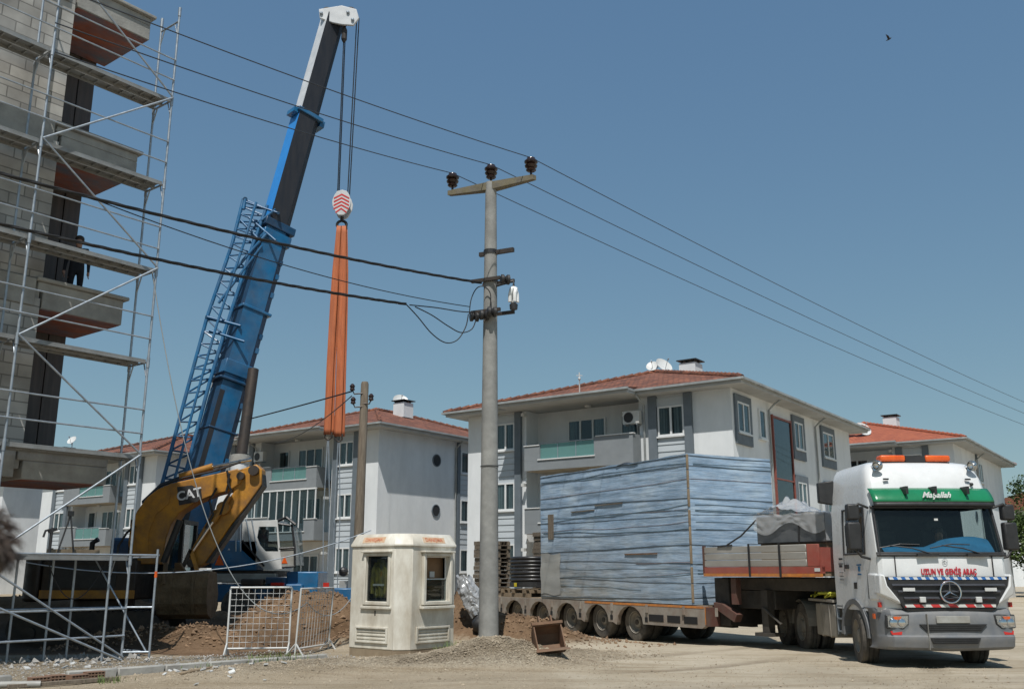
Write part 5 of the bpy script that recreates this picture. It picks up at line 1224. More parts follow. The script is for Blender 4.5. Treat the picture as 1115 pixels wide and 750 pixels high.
        MB(M['lens']).prism([hl(.80,.975,.048),hl(1.18,.97,.048),hl(1.18,.76,.048),hl(.905,.75,.048),hl(.82,.825,.048)],(0,-.005,0)).build('lens',h)
        MB(M['red_l']).prism([hl(.93,.70,.012),hl(1.14,.70,.012),hl(1.12,.635,.025),hl(.95,.635,.025)],(0,.02,0)).build('fog_reflector',bo)
        MB(M['orange_l']).box(sg*1.262,sg*1.275,.34,.44,.90,.99).build('side_marker',bo)
        MB(M['red_l']).box(sg*1.20,sg*1.245,.16,.24,1.11,1.20).build('corner_lamp',t)
    # steps, wheel arch, doors
    for sg in (-1,1):
        dr=MB(M['inside'])
        for (y0,z0,y1,z1) in ((.66,1.25,.66,2.95),(1.78,1.75,1.78,2.95),(.66,2.96,1.78,2.96)): dr.bar((sg*1.224,y0,z0),(sg*1.222 if z0<2 else sg*1.19,y1,z1) if z1<2.2 else (sg*1.192,y1,z1),.012,.012)
        dr.build('door_gap',cab)
        g=MB(M['glass']); g.add([(sg*1.214,.74,2.10),(sg*1.214,1.66,2.10),(sg*1.185,1.66,2.93),(sg*1.185,.74,2.93)],[(0,1,2,3)]); g.build('side_window',t)
        sf=MB(M['black']); P_=[(sg*1.222,.68,2.08),(sg*1.222,1.74,2.08),(sg*1.192,1.74,2.95),(sg*1.192,.68,2.95)]
        for a,b_ in zip(P_,P_[1:]+P_[:1]): sf.bar(a,b_,.05,.03)
        sf.build('window_frame',t)
        MB(M['black']).box(sg*1.223,sg*1.25,1.55,1.72,1.80,1.88).build('door_handle',cab)
        ar=MB(M['bump_g']); n=12
        for k in range(n):
            a0,a1=math.pi*k/n,math.pi*(k+1)/n; c=Vector((sg*1.06,1.4,.53))
            def q(a,r): return c+Vector((0,-math.cos(a)*r,math.sin(a)*r))
            ar.prism([q(a0,.60),q(a1,.60),q(a1,.70),q(a0,.70)],(sg*.20,0,0))
        ar.build('wheel_arch',t); 
        st=MB(M['bump_g']); st.box(sg*.95,sg*1.22,.30,.66,.40,1.10); sto=st.build('step_box',t,bevel=.03)
        for z in (.52,.80): MB(M['black']).box(sg*1.205,sg*1.232,.36,.62,z,z+.14).build('step_well',sto)
        # mirrors
        mi=MB(M['black']); mi.box(sg*1.38,sg*1.64,.36,.52,2.14,2.66); mi.box(sg*1.38,sg*1.62,.36,.52,2.70,3.0); mo=mi.build('wing_mirror',t,bevel=.035)
        arm=MB(M['black']); arm.tube([(sg*1.2,.42,2.93),(sg*1.40,.36,3.0),(sg*1.53,.42,2.92)],.025,8); arm.tube([(sg*1.22,.45,1.98),(sg*1.40,.40,2.02),(sg*1.53,.42,2.20)],.025,8); arm.build('mirror_arm',mo,smooth=60)
        MB(M['chrome']).box(sg*1.44,sg*1.64,.522,.527,2.22,2.60).build('mirror_glass',mo)
        # air deflector behind the roof
        df=MB(M['black']); df.prism([(sg*1.12,2.28,3.62),(sg*1.42,2.40,3.58),(sg*1.42,2.40,3.16),(sg*1.14,2.28,3.10)],(0,.12,0)); df.build('roof_edge_mirror',t,bevel=.02)
    # interior: seats, dash, wheel
    ds=MB(M['bluecloth']); ds.grid(lambda u,v: Vector(((u*2-1)*1.04,.17+.30*v,2.09+(.11+.20*max(0,math.sin((u-.42)*4.0))*(1 if u>.42 else 0))*math.sin(v*1.57)+.02*noise.noise(Vector((u*6,v*3,2))))),24,8); ds.build('dashboard_cover',cab,smooth=60)
    MB(M['inside']).box(-1.1,1.1,.3,.75,1.6,2.07).build('dashboard',cab)
    for x in (-.55,.5):
        se=MB(M['inside']); se.box(x-.26,x+.26,1.35,1.52,1.75,2.55); se.box(x-.16,x+.16,1.36,1.5,2.56,2.75); se.box(x-.26,x+.26,.95,1.45,1.6,1.78); se.build('seat',cab,bevel=.05)
    sw=MB(M['black']); c=Vector((.5,.72,2.10)); sw.tube([c+Vector((math.cos(a)*.22,math.sin(a)*.12,math.sin(a)*.18)) for a in [2*math.pi*k/20 for k in range(21)]],.016,8,False); sw.tube([c,c+Vector((0,-.1,-.25))],.03,8); sw.build('steering_wheel',cab)
    MB(M['metal_w']).box(-.04,.03,.20,.21,2.68,2.72).build('windscreen_sticker',ws)
    # door markings: a blue badge and rows of small dark writing too worn to read
    mk=MB(M['bluecloth']); 
    for k,(y,z,w_,h_) in enumerate(((.92,1.86,.22,.028),(.98,1.75,.10,.10),(.94,1.68,.18,.03))): mk.box(-1.2265,-1.2225,y,y+w_,z,z+h_)
    mk.build('door_badge',cab)
    mk=MB(M['inside']); 
    for k,(y,z,w_,h_) in enumerate(((1.86,1.98,.20,.035),(1.85,1.89,.24,.02),(1.9,1.83,.16,.05),(1.86,1.72,.22,.012),(1.86,1.65,.2,.012),(1.86,1.58,.22,.012))): mk.box(-1.2265,-1.2225,y,y+w_,z,z+h_)
    mk.build('door_small_print',cab); MB(M['black']).box(-1.232,-1.223,1.20,1.34,1.42,1.54).build('fuse_flap',cab)
    # chassis
    ch=MB(M['chass'])
    for x in (-.42,.34): ch.box(x,x+.08,.4,7.1,.72,1.0)
    ch.box(-.45,.45,.35,1.9,.45,.71); ch.box(-1.0,1.0,2.35,2.5,.9,1.2); ch.box(-.7,.7,4.2,6.6,1.0,1.12); cho=ch.build('chassis',t)
    MB(M['chass']).lathe([(.15,0),(.55,.02),(.6,.1),(.55,.16),(.1,.18)],(0,5.35,1.12),(0,0,1),24).build('fifth_wheel',cho,smooth=40)
    for sg in (-1,1):
        tk=MB(M['dusty']); tk.box(sg*.72,sg*1.20,2.55,3.72,.42,1.08); tk.box(sg*.70,sg*1.215,2.85,2.90,.40,1.10); tk.box(sg*.70,sg*1.215,3.35,3.40,.40,1.10); tk.build('fuel_tank',t,bevel=.10)
        ldr=MB(M['galv'])
        for z in (.55,.80,1.05): ldr.box(sg*1.0,sg*1.22,2.05,2.42,z,z+.03)
        ldr.box(sg*1.17,sg*1.22,2.05,2.08,.5,1.1); ldr.box(sg*1.17,sg*1.22,2.39,2.42,.5,1.1); ldr.build('side_step',t)
        for y in (4.7,6.05):
            mg=MB(M['dusty']); n=10
            for k in range(n):
                a0,a1=math.pi*(.02+.96*k/n),math.pi*(.02+.96*(k+1)/n); c=Vector((sg*.62,y,.53))
                def q(a,r): return c+Vector((0,-math.cos(a)*r,math.sin(a)*r))
                mg.prism([q(a0,.585),q(a1,.585),q(a1,.60),q(a0,.60)],(sg*.62,0,0))
            mg.build('mudguard',t)
    dk=MB(M['dusty']); dk.box(-1.22,-.2,2.62,4.1,1.12,1.17); dk.build('catwalk',t)
    for sg in (-1,1):
        wheel(t,'front_wheel',(sg*1.06,1.4,.53),.53,.32,R(-10),side=sg); wheel(t,'rear_wheel',(sg*1.08,4.7,.53),.53,.29,0,True,side=sg); wheel(t,'rear_wheel',(sg*1.08,6.05,.53),.53,.29,0,True,side=sg)
    ax=MB(M['chass']); 
    for y in (1.4,4.7,6.05): ax.tube([(-.95,y,.53),(.95,y,.53)],.10,10)
    ax.build('axle',t)
    return t
tr=truck()
def tloc(x,y,z):
    c,s=math.cos(R(2)),math.sin(R(2)); return (8.0+x*c-y*s,18.0+x*s+y*c,-.05+z)
person('truck driver in dark clothes sitting behind the windscreen of the white truck',tloc(.5,1.22,1.34),R(2),pose=sit,top=M['dark_cloth'],legs=M['dark_cloth'],hair=M['hair_d'])
# bundle of lashing straps on the catwalk
t=thing('lashing_straps','bundle of yellow lashing straps lying on the catwalk behind the truck cab','straps',tloc(-.9,3.3,1.17),R(2))
rng=random.Random(8); mb=MB(mat('yellow_strap',(.55,.52,.04),(.30,.33,.06),scale=8,rough=.9))
for k in range(9):
    c=Vector((rng.uniform(-.25,.2),rng.uniform(-.6,.6),.04)); mb.tube([c+Vector((rng.uniform(-.2,.2),rng.uniform(-.25,.25),rng.uniform(0,.12))) for _ in range(6)],.022,6)
mb.build('strap_bundle',t)

# ================================================================ low loader trailer
TO=(4.45,24.17); TA=R(-60)
def tpt(x,y,z):
    c,s=math.cos(TA),math.sin(TA); return (TO[0]+x*c-y*s,TO[1]+x*s+y*c,z)
M['trail']=mat('trailer_dusty_grey',(.31,.285,.245),(.215,.195,.165),scale=2,rough=.85,bump=.15,dirt=(.19,.10,.06),dirt_amt=.55,dirt_scale=2.4)
M['trail_r']=mat('trailer_red_brown',(.10,.04,.03),(.065,.03,.024),scale=2,rough=.7,dirt=(.17,.13,.10),dirt_amt=.6,dirt_scale=2)
M['orange_s']=mat('orange_reflective_tape',(.62,.22,.035),(.45,.15,.03),scale=6,rough=.5,dirt=(.22,.15,.10),dirt_amt=.5)
M['redp']=mat('red_board_paint',(.34,.065,.045),(.26,.05,.037),scale=2,rough=.55,dirt=(.28,.16,.12),dirt_amt=.5)
M['alub']=mat('aluminium_sideboard',(.42,.41,.38),(.31,.30,.275),scale=2,rough=.55,metal=.2,dirt=(.22,.18,.14),dirt_amt=.6,stretch=(.3,3,1))
def trailer():
    t=thing('low_loader_trailer','long dusty low loader trailer with many small wheels under the blue crate','trailer',(*TO,0),TA)
    WX=[-2.58-1.54*k for k in range(7)]; wr=.49; wz=.38
    dk=MB(M['timber']); dk.box(-12.4,.45,.12,2.63,.80,.895); dk.build('deck_planks',t)
    for y0,y1,fr in ((-.02,.10,True),(2.65,2.77,False)):
        # side beam with an arch over every wheel
        pts=[(-12.5,.885),(.42,.885),(.42,.42),(.30,.36),(WX[0]+.72,.36)]
        for i,x in enumerate(WX):
            for k in range(9):
                a=math.pi*k/8; pts.append((x+.57*math.cos(a),.36+.45*math.sin(a)))
            pts.append((x-.60,.30)); pts.append((x-.66,.18) if False else (x-.77,.36))
        pts.append((-12.5,.40))
        sb=MB(M['trail']); sb.prism([(x,y0,z) for x,z in pts],(0,y1-y0,0)); so=sb.build('side_beam',t)
        if fr:
            og=MB(M['orange_s']); og.box(-4.7,.40,y0-.006,y0-.002,.825,.880); og.build('orange_stripe',so)
            og=MB(M['orange_s']); og.box(.424,.434,y0+.0,y0+.5,.45,.87); og.build('end_plate',so)
            for x0,x1 in ((-1.75,-1.15),(-1.0,-.5),(-.35,.15)): MB(M['dark']).box(x0,x1,y0-.008,y0-.003,.45,.62).build('beam_pocket',so)
            for x in WX: 
                MB(M['dark']).box(x+.66,x+.78,y0-.007,y0-.003,.42,.54).build('beam_pocket',so)
            pass
            lg=MB(M['trail']); 
            for x in WX+[.1,-1.1]: lg.box(x+.74,x+.80,y0-.05,y0-.008,.66,.86)
            lg.build('lashing_lug',so)
    for x in WX:
        for s,y in ((-1,.30),(1,2.45)):
            T=Matrix.Translation((x,y,wz))@Matrix.Rotation(R(90),4,'Z')
            mb=MB(M['rubber'],T); r=wr; ww=.14
            for off in (0,.30):
                o2=off*s*-1
                # axis along local X of T == trailer Y
                mb.lathe([(r*.5,-ww*.9+o2*-1*-1),(r*.82,-ww+o2),(r*.95,-ww*.9+o2),(r,-ww*.6+o2),(r,ww*.6+o2),(r*.95,ww*.9+o2),(r*.82,ww+o2),(r*.5,ww*.9+o2)],(0,0,0),(1,0,0),24,False)
            wo=mb.build('wheel',t,smooth=35)
            rm=MB(M['dusty'],T); q=s*ww
            rm.lathe([(r*.55,q*.9),(r*.58,q*1.03),(r*.52,q*.8),(r*.44,q*.1),(r*.30,q*.05),(r*.24,q*.5),(.002,q*.6)],(0,0,0),(1,0,0),20,False); rm.build('rim',wo,smooth=35)
        MB(M['chass']).tube([(x,.2,wz),(x,2.55,wz)],.07,8).build('axle',t)
    sp=MB(M['chass']); sp.box(-12.3,.3,.95,1.15,.35,.79); sp.box(-12.3,.3,1.6,1.8,.35,.79); sp.build('spine_frame',t)
    # gooseneck
    gn=MB(M['chass']); gn.box(.5,4.15,.5,2.2,1.28,1.56); gn.box(.45,.95,.3,2.4,.45,1.55); gn.box(.96,2.2,.55,2.15,.85,1.275); gn.build('gooseneck',t,bevel=.02)
    rb=MB(M['trail_r']); rb.box(.46,.62,-.02,.28,.42,.86); rb.prism([(.62,.1,.86),(1.3,.1,.55),(1.4,.1,.72),(.9,.1,.95),(.62,.1,.98)],(0,.2,0)); rb.box(1.25,1.42,.1,.25,.95,1.55); rb.build('gooseneck_bracket',t)
    lg=MB(M['chass']); lg.box(1.95,2.15,.35,.55,.35,1.28); lg.box(1.80,2.30,.25,.65,.27,.345); lg.tube([(2.05,.3,.9),(2.6,.3,.55)],.03,6); lg.build('landing_leg',t)
    dk=MB(M['timber']); dk.box(.46,4.15,.08,2.62,1.60,1.70); dk.build('neck_deck',t)
    bs=MB(M['orange_s']); bs.box(.46,4.17,-.035,-.002,1.585,1.655); bs.build('orange_stripe',t)
    bs=MB(M['redp']); bs.box(.46,4.17,-.03,.07,1.657,1.80); bs.build('side_rail',t)
    for k in range(3): MB(M['alub']).box(.50,3.75,-.02,.02,1.805+.158*k,1.805+.158*k+.148).build('sideboard',t,bevel=.008,seg=1)
    MB(M['trail_r']).box(.44,.50,-.03,.04,1.66,2.30).build('corner_post',t)
    MB(M['redp']).box(3.77,4.10,-.015,.03,1.805,2.27).build('red_end_board',t,bevel=.01); 
    hb=MB(M['redp']); hb.box(4.11,4.17,-.015,2.7,1.70,2.20); hb.build('headboard',t)
    MB(M['metal_w']).box(3.98,4.13,-.04,-.036,1.70,1.77).build('white_reflector_plate',t)
    for x in (2.05,3.0):
        s_=MB(M['black']); s_.box(x-.03,x+.03,-.045,-.037,1.58,2.31); s_.box(x-.03,x+.03,-.045,.5,2.312,2.32); s_.build('lashing_belt',t)
    lm=MB(M['black']); lm.tube([(1.5,-.04,2.30),(1.0,-.03,2.28)],.02,6); lm.build('belt_tail',t)
    return t
trailer()
# ================================================================ wrapped crate
def crate():
    t=thing('wrapped_crate','huge pale blue board crate bound with dark straps on the low loader','crate',(*TO,.905),TA)
    Lx,Wy,Hz=7.07,2.87,3.72
    zs_str=[.16,.55,.98,1.42,1.78,2.22,2.62,3.08,3.42,3.66]
    m=bpy.data.materials.new('blue_boards'); m.use_nodes=True; nt=m.node_tree; N=nt.nodes; L=nt.links; b=N['Principled BSDF']; b.inputs['Roughness'].default_value=.5; b.inputs['Specular IOR Level'].default_value=.35
    tc=N.new('ShaderNodeTexCoord')
    def nz(s,st,d=8,r=.65):
        mp=N.new('ShaderNodeMapping'); mp.inputs['Scale'].default_value=st; L.new(tc.outputs['Object'],mp.inputs[0]); n=N.new('ShaderNodeTexNoise'); n.inputs['Scale'].default_value=s; n.inputs['Detail'].default_value=d; n.inputs['Roughness'].default_value=r; L.new(mp.outputs[0],n.inputs[0]); return n.outputs['Fac']
    def rp(f,*st):
        r=N.new('ShaderNodeValToRGB'); L.new(f,r.inputs[0]); e=r.color_ramp.elements; e[0].position=st[0][0]; e[0].color=(*st[0][1],1); e[1].position=st[-1][0]; e[1].color=(*st[-1][1],1)
        for p,c in st[1:-1]: k=e.new(p); k.color=(*c,1)
        return r.outputs[0]
    def mix(f,a,c):
        k=N.new('ShaderNodeMix'); k.data_type='RGBA'
        if isinstance(f,float): k.inputs[0].default_value=f
        else: L.new(f,k.inputs[0])
        L.new(a,k.inputs[6]); L.new(c,k.inputs[7]); return k.outputs[2]
    blue=rp(nz(1.0,(.8,.8,1.5)),(.32,(.20,.30,.42)),(.5,(.30,.42,.56)),(.68,(.45,.56,.66)))
    fine=rp(nz(6,(.35,.35,6),8,.75),(.45,(0,0,0)),(.75,(.55,.55,.55)))
    col=mix(fine,blue,rp(nz(3,(1,1,1)),(.4,(.42,.47,.52)),(.6,(.55,.58,.60))))
    # dust settled on the lower boards
    sp=N.new('ShaderNodeSeparateXYZ'); L.new(tc.outputs['Object'],sp.inputs[0]); mr=N.new('ShaderNodeMapRange'); L.new(sp.outputs[2],mr.inputs[0]); mr.inputs[1].default_value=2.1; mr.inputs[2].default_value=.1
    mx=N.new('ShaderNodeMapRange'); L.new(sp.outputs[0],mx.inputs[0]); mx.inputs[1].default_value=-.5; mx.inputs[2].default_value=-5.5; 
    mm=N.new('ShaderNodeMath'); mm.operation='MULTIPLY'; L.new(mr.outputs[0],mm.inputs[0]); L.new(mx.outputs[0],mm.inputs[1]); ml=N.new('ShaderNodeMath'); ml.operation='MULTIPLY_ADD'; L.new(mr.outputs[0],ml.inputs[0]); ml.inputs[1].default_value=.35; L.new(mm.outputs[0],ml.inputs[2]); m2=N.new('ShaderNodeMath'); m2.operation='MULTIPLY'; L.new(ml.outputs[0],m2.inputs[0]); L.new(nz(2.4,(.6,.6,2)),m2.inputs[1]); m2.use_clamp=True
    m3=N.new('ShaderNodeMath'); m3.operation='MULTIPLY'; L.new(m2.outputs[0],m3.inputs[0]); m3.inputs[1].default_value=1.5; m3.use_clamp=True
    col=mix(m3.outputs[0],col,rp(nz(2,(1,1,3)),(.35,(.25,.245,.225)),(.65,(.34,.335,.31))))
    seam=rp(nz(2.2,(.07,.07,5.5),5,.6),(.47,(1,1,1)),(.5,(.55,.60,.64)),(.53,(1,1,1)))
    k2=N.new('ShaderNodeMix'); k2.data_type='RGBA'; k2.blend_type='MULTIPLY'; k2.inputs[0].default_value=.9; L.new(col,k2.inputs[6]); L.new(seam,k2.inputs[7]); col=k2.outputs[2]
    rust=rp(nz(4.5,(.22,.22,9),6,.6),(.62,(0,0,0)),(.74,(.6,.6,.6))); col=mix(rust,col,rp(nz(9,(1,1,1)),(.4,(.22,.12,.10)),(.6,(.30,.20,.17))))
    L.new(col,b.inputs['Base Color'])
    wv=nz(3.2,(.5,.5,3.5),6,.6); bp=N.new('ShaderNodeBump'); bp.inputs['Strength'].default_value=.45; bp.inputs['Distance'].default_value=.035; L.new(wv,bp.inputs['Height']); L.new(bp.outputs[0],b.inputs['Normal'])
    def strap_z(k,s):   # s: distance round the corner, negative along the long side
        a=[.03,-.04,.05,-.02,.06,-.04,.03,.02,-.02,0][k]; return zs_str[k]+a*math.sin(s*.45+k*1.7)+.008*math.sin(s*1.3+k)+ (.10*min(1,max(0,-s/7))*([-1,.3,.8,-.6,1,-.2,.5,-.9,.2,0][k]))
    def push(s,z):
        d=0
        for k in range(len(zs_str)):
            dz=(z-strap_z(k,s))/.06; d-=.0015*math.exp(-dz*dz)
        d+=.012*noise.fractal(Vector((s*.7+z*.25,z*2.2-s*.15,4)),.8,2,5)+.007*noise.noise(Vector((s*1.1,z*10,1)))+.010*abs(noise.noise(Vector((s*.9+z*1.1,z*1.6-s*.6,9))))
        return d
    bd=MB(m); nx,ny,nz_=110,48,96
    ztop=lambda s: Hz-.035*abs(math.sin(s*1.1+.5))*(1 if s<-.3 and s>-6.8 else .2)+.02*noise.noise(Vector((s*2,0,0)))
    bd.grid(lambda u,v: Vector((-Lx*(1-u), -push(-Lx*(1-u),v*Hz)*(1 if .0<u<1 else 0)-.02, v*ztop(-Lx*(1-u)))),nx,nz_)
    bd.grid(lambda u,v: Vector((push(u*Wy,v*Hz)*(1 if 0<u<1 else 0), u*Wy-.02*(1-u), v*ztop(u*Wy*.05))),ny,nz_)
    bd.grid(lambda u,v: Vector((-Lx*u, Wy, v*Hz*.995)),4,4); bd.grid(lambda u,v: Vector((-Lx, Wy*(1-u)-.02*u, v*ztop(-Lx))),4,4)
    bd.grid(lambda u,v: Vector((-Lx*(1-u), -.02+(Wy+.02)*v, Hz-.05+.04*math.sin(v*3.1)+.02*noise.noise(Vector((u*9,v*4,8))))),40,12)
    bd.build('board_wall',t,smooth=50)
    ms=mat('dark_strap',(.07,.095,.115),(.045,.06,.075),scale=5,rough=.6); mr_=mat('brown_strap',(.24,.16,.15),(.17,.11,.10),scale=5,rough=.7)
    for k in range(len(zs_str)):
        st=MB(mr_ if k in (7,) else ms); pts=[]
        n=60
        for i in range(n+1):
            s=-Lx*(1-i/n); z=strap_z(k,s); pts.append((s,-.024-push(s,z)-.004,z))
        for i in range(1,25):
            s=Wy*i/24; z=strap_z(k,s); pts.append((push(s,z)+.006,s,z))
        st.tube(pts,.005 if k%3 else .008,6); st.build('strap',t,smooth=60)
    tm=mat('teal_strap',(.12,.19,.23),(.08,.13,.16),scale=5,rough=.6); rg=random.Random(12)
    for k in range(13):
        L0=rg.choice((-7.0,-7.0,-6.9,rg.uniform(-6,-2))); L1=rg.choice((0,0,0,rg.uniform(-3,-.5))); z0=rg.uniform(.12,3.5); tl=rg.uniform(-.035,.045); ph=rg.uniform(0,6); st=MB(rg.choice((tm,tm,mr_))); n=40; pts=[]
        for i in range(n+1):
            s=L0+(L1-L0)*i/n; z=z0+tl*s+.03*math.sin(s*.9+ph)+.012*math.sin(s*2.3+ph); z=max(.05,min(3.6,z)); pts.append((s,-.024-push(s,z)-.003,z))
        st.tube(pts,rg.uniform(.003,.006),5)
        if L1==0:
            e=[]
            for i in range(1,17): s=Wy*i/16; z=z0+.04*tl*s+.02*math.sin(s*1.3+ph); z=max(.05,min(3.6,z)); e.append((push(s,z)+.005,s,z))
            q=MB(tm); q.tube(e,.005,5); q.build('strap',t,smooth=60)
        st.build('strap',t,smooth=60)
    tp=MB(mat('tan_sheet',(.33,.33,.31),(.27,.275,.265),scale=1.6,rough=.7,bump=.3,bscale=7)); tp.grid(lambda u,v: Vector((-7.06+1.1*u+.03*math.sin(v*9),-.034-push(-7.06+1.1*u,.12+1.2*v),.12+1.2*v+.03*math.sin(u*7))),16,16); tp.build('tan_sheet_patch',t,smooth=60)
    ce=MB(M['timber']); 
    for k in range(8):
        z0=.05+Hz*k/8; ce.box(-.012,.022,-.045,.02,z0,z0+Hz/8-.02-.06*(k%3==1))
    ce.build('corner_batten',t,bevel=.006,seg=1)
    # patches: brown boards showing through, torn flap
    pb=MB(M['wood']); pb.box(-6.60,-6.30,-.050,-.03,1.75,2.50); pb.build('bare_board_patch',t)
    pb=MB(M['wood']); pb.box(-5.3,-4.1,-.054,-.03,2.50,2.525); pb.build('dark_batten',t)
    pb=MB(M['wood']); pb.box(-4.08,-2.75,-.054,-.03,2.62,2.645); pb.build('dark_batten',t)
    pb=MB(M['rust']); pb.box(-2.7,-1.3,-.054,-.03,1.23,1.265); pb.build('dark_batten',t)
    fl=MB(M['black']); fl.grid(lambda u,v: Vector((-3.0+1.0*u,-.05+.15*v,Hz-.06+.06*v+.03*math.sin(u*6))),10,3); fl.build('torn_black_flap',t,smooth=60)
    bs=MB(M['trail']); bs.box(-Lx+.1,-.1,.05,Wy-.1,-.012,.03); bs.build('skid_base',t)
    return t
crate()
# ================================================================ loads on the trailer
def wrapped_machine():
    t=thing('wrapped_machine','dark grey box of machinery under shiny clear plastic on the trailer neck','machine',tpt(3.1,.75,1.705),TA)
    mg=mat('grey_film_box',(.12,.125,.13),(.085,.09,.095),scale=3,rough=.4,bump=.2,bscale=6)
    MB(M['timber']).box(-.95,1.0,-.5,.6,0,.6).build('pallet_base',t)
    b=MB(mg); b.box(-1.0,1.05,-.56,.65,.602,1.22); b.build('box',t,bevel=.03)
    fm=glass_mat('clear_plastic_film',tint=(.93,.94,.95),opacity=.36,body=(.74,.75,.76),rough=.12)
    rng=random.Random(4)
    fl=MB(fm)
    def fn(u,v):
        x=-1.03+2.12*u; y=-.60+1.28*v
        h=1.24+.035*noise.fractal(Vector((x*3,y*3,2)),.7,2.1,3)+.34*math.exp(-((x+.30)/.55)**2-((y+.1)/.6)**2)*(.75+.9*abs(noise.noise(Vector((x*6,y*2.5,1)))))
        return Vector((x,y,h))
    fl.grid(fn,44,24)
    fl.grid(lambda u,v: Vector((-1.03+2.12*u,-.60-.03*noise.noise(Vector((u*12,v*5,3)))-.015, 1.24-.32*v*(1+.4*math.sin(u*9))+.035*noise.fractal(Vector(((-1.03+2.12*u)*3,-.6*3,2)),.7,2.1,3)*(1-v))),40,8)
    fl.grid(lambda u,v: Vector((1.09+.03*noise.noise(Vector((u*9,v*5,3))),-.6+1.28*u,1.24-.6*v)),20,6)
    fl.build('plastic_film',t,smooth=180)
    st=MB(M['black'])
    st.tube([(.30,-.58,.60),(.33,-.59,1.0),(.45,-.55,1.25)],.018,6); st.build('lashing_belt',t); st=MB(M['black']); st.tube([(-.95,-.6,1.15),(-1.35,-.72,.80),(-1.75,-.80,.60)],.02,6); st.build('lashing_belt',t)
wrapped_machine()
def pipe_coil():
    t=thing('pipe_coil','stacked coil of black ribbed pipe on wooden skids at the rear of the trailer','pipe coil',tpt(-9.15,.95,.9),TA)
    p=MB(mat('black_pipe',(.03,.031,.033),(.02,.02,.022),scale=4,rough=.35))
    for k in range(8):
        z=.42+.115*k; n=40; r=.72+.012*math.sin(k*2.3)
        p.tube([(math.cos(2*math.pi*i/n)*r,math.sin(2*math.pi*i/n)*r,z) for i in range(n+1)],.056,8,False)
    p.build('coil',t,smooth=60)
    MB(M['black']).lathe([(.60,.30),(.775,.30),(.775,.46),(.60,.46)],(0,0,0),(0,0,1),32,False).build('base_band',t)
    MB(mat('yellow_tag',(.62,.50,.02),rough=.6)).box(.12,.26,-.80,-.78,.32,.44).build('yellow_tag',t)
    sk=MB(M['timber'])
    for x in (-.75,-.05,.65): sk.box(x,x+.14,-.8,.8,.12,.22)
    for y in (-.75,0,.65): sk.box(-.85,.9,y,y+.14,0,.118)
    for y in (-.75,-.45,-.15,.15,.45,.7): sk.box(-.85,.9,y,y+.1,.222,.25)
    sk.build('skid',t)
pipe_coil()
def pallet(parent,z,m,rng,w=1.05,d=.9):
    mb=MB(m); dx=rng.uniform(-.03,.03); dy=rng.uniform(-.03,.03); 
    for k in range(5): mb.box(dx-w/2+w*k/5,dx-w/2+w*k/5+.15,dy-d/2,dy+d/2,z+.115,z+.137)
    for y in (-d/2,-.05,d/2-.1): mb.box(dx-w/2,dx+w/2,dy+y,dy+y+.1,z+.022,z+.113)
    for k in range(3): mb.box(dx-w/2,dx+w/2,dy-d/2+k*(d-.1)/2,dy-d/2+k*(d-.1)/2+.1,z,z+.02)
    return mb.build('pallet',parent)
def pallets(label,x,y,n,seed):
    rng=random.Random(seed); p0=None
    t=thing('pallet_stack',label,'pallet stack',tpt(x,y,.9),TA,'stacked pallets at the rear of the trailer')
    for k in range(n): pallet(t,k*.142,M['wood'],rng)
    return t
pallets('taller stack of brown pallets at the trailer tail, partly behind the concrete pole',-11.6,.75,13,1)
pallets('stack of brown pallets on the trailer between coil and blue crate',-9.9,2.2,15,2)
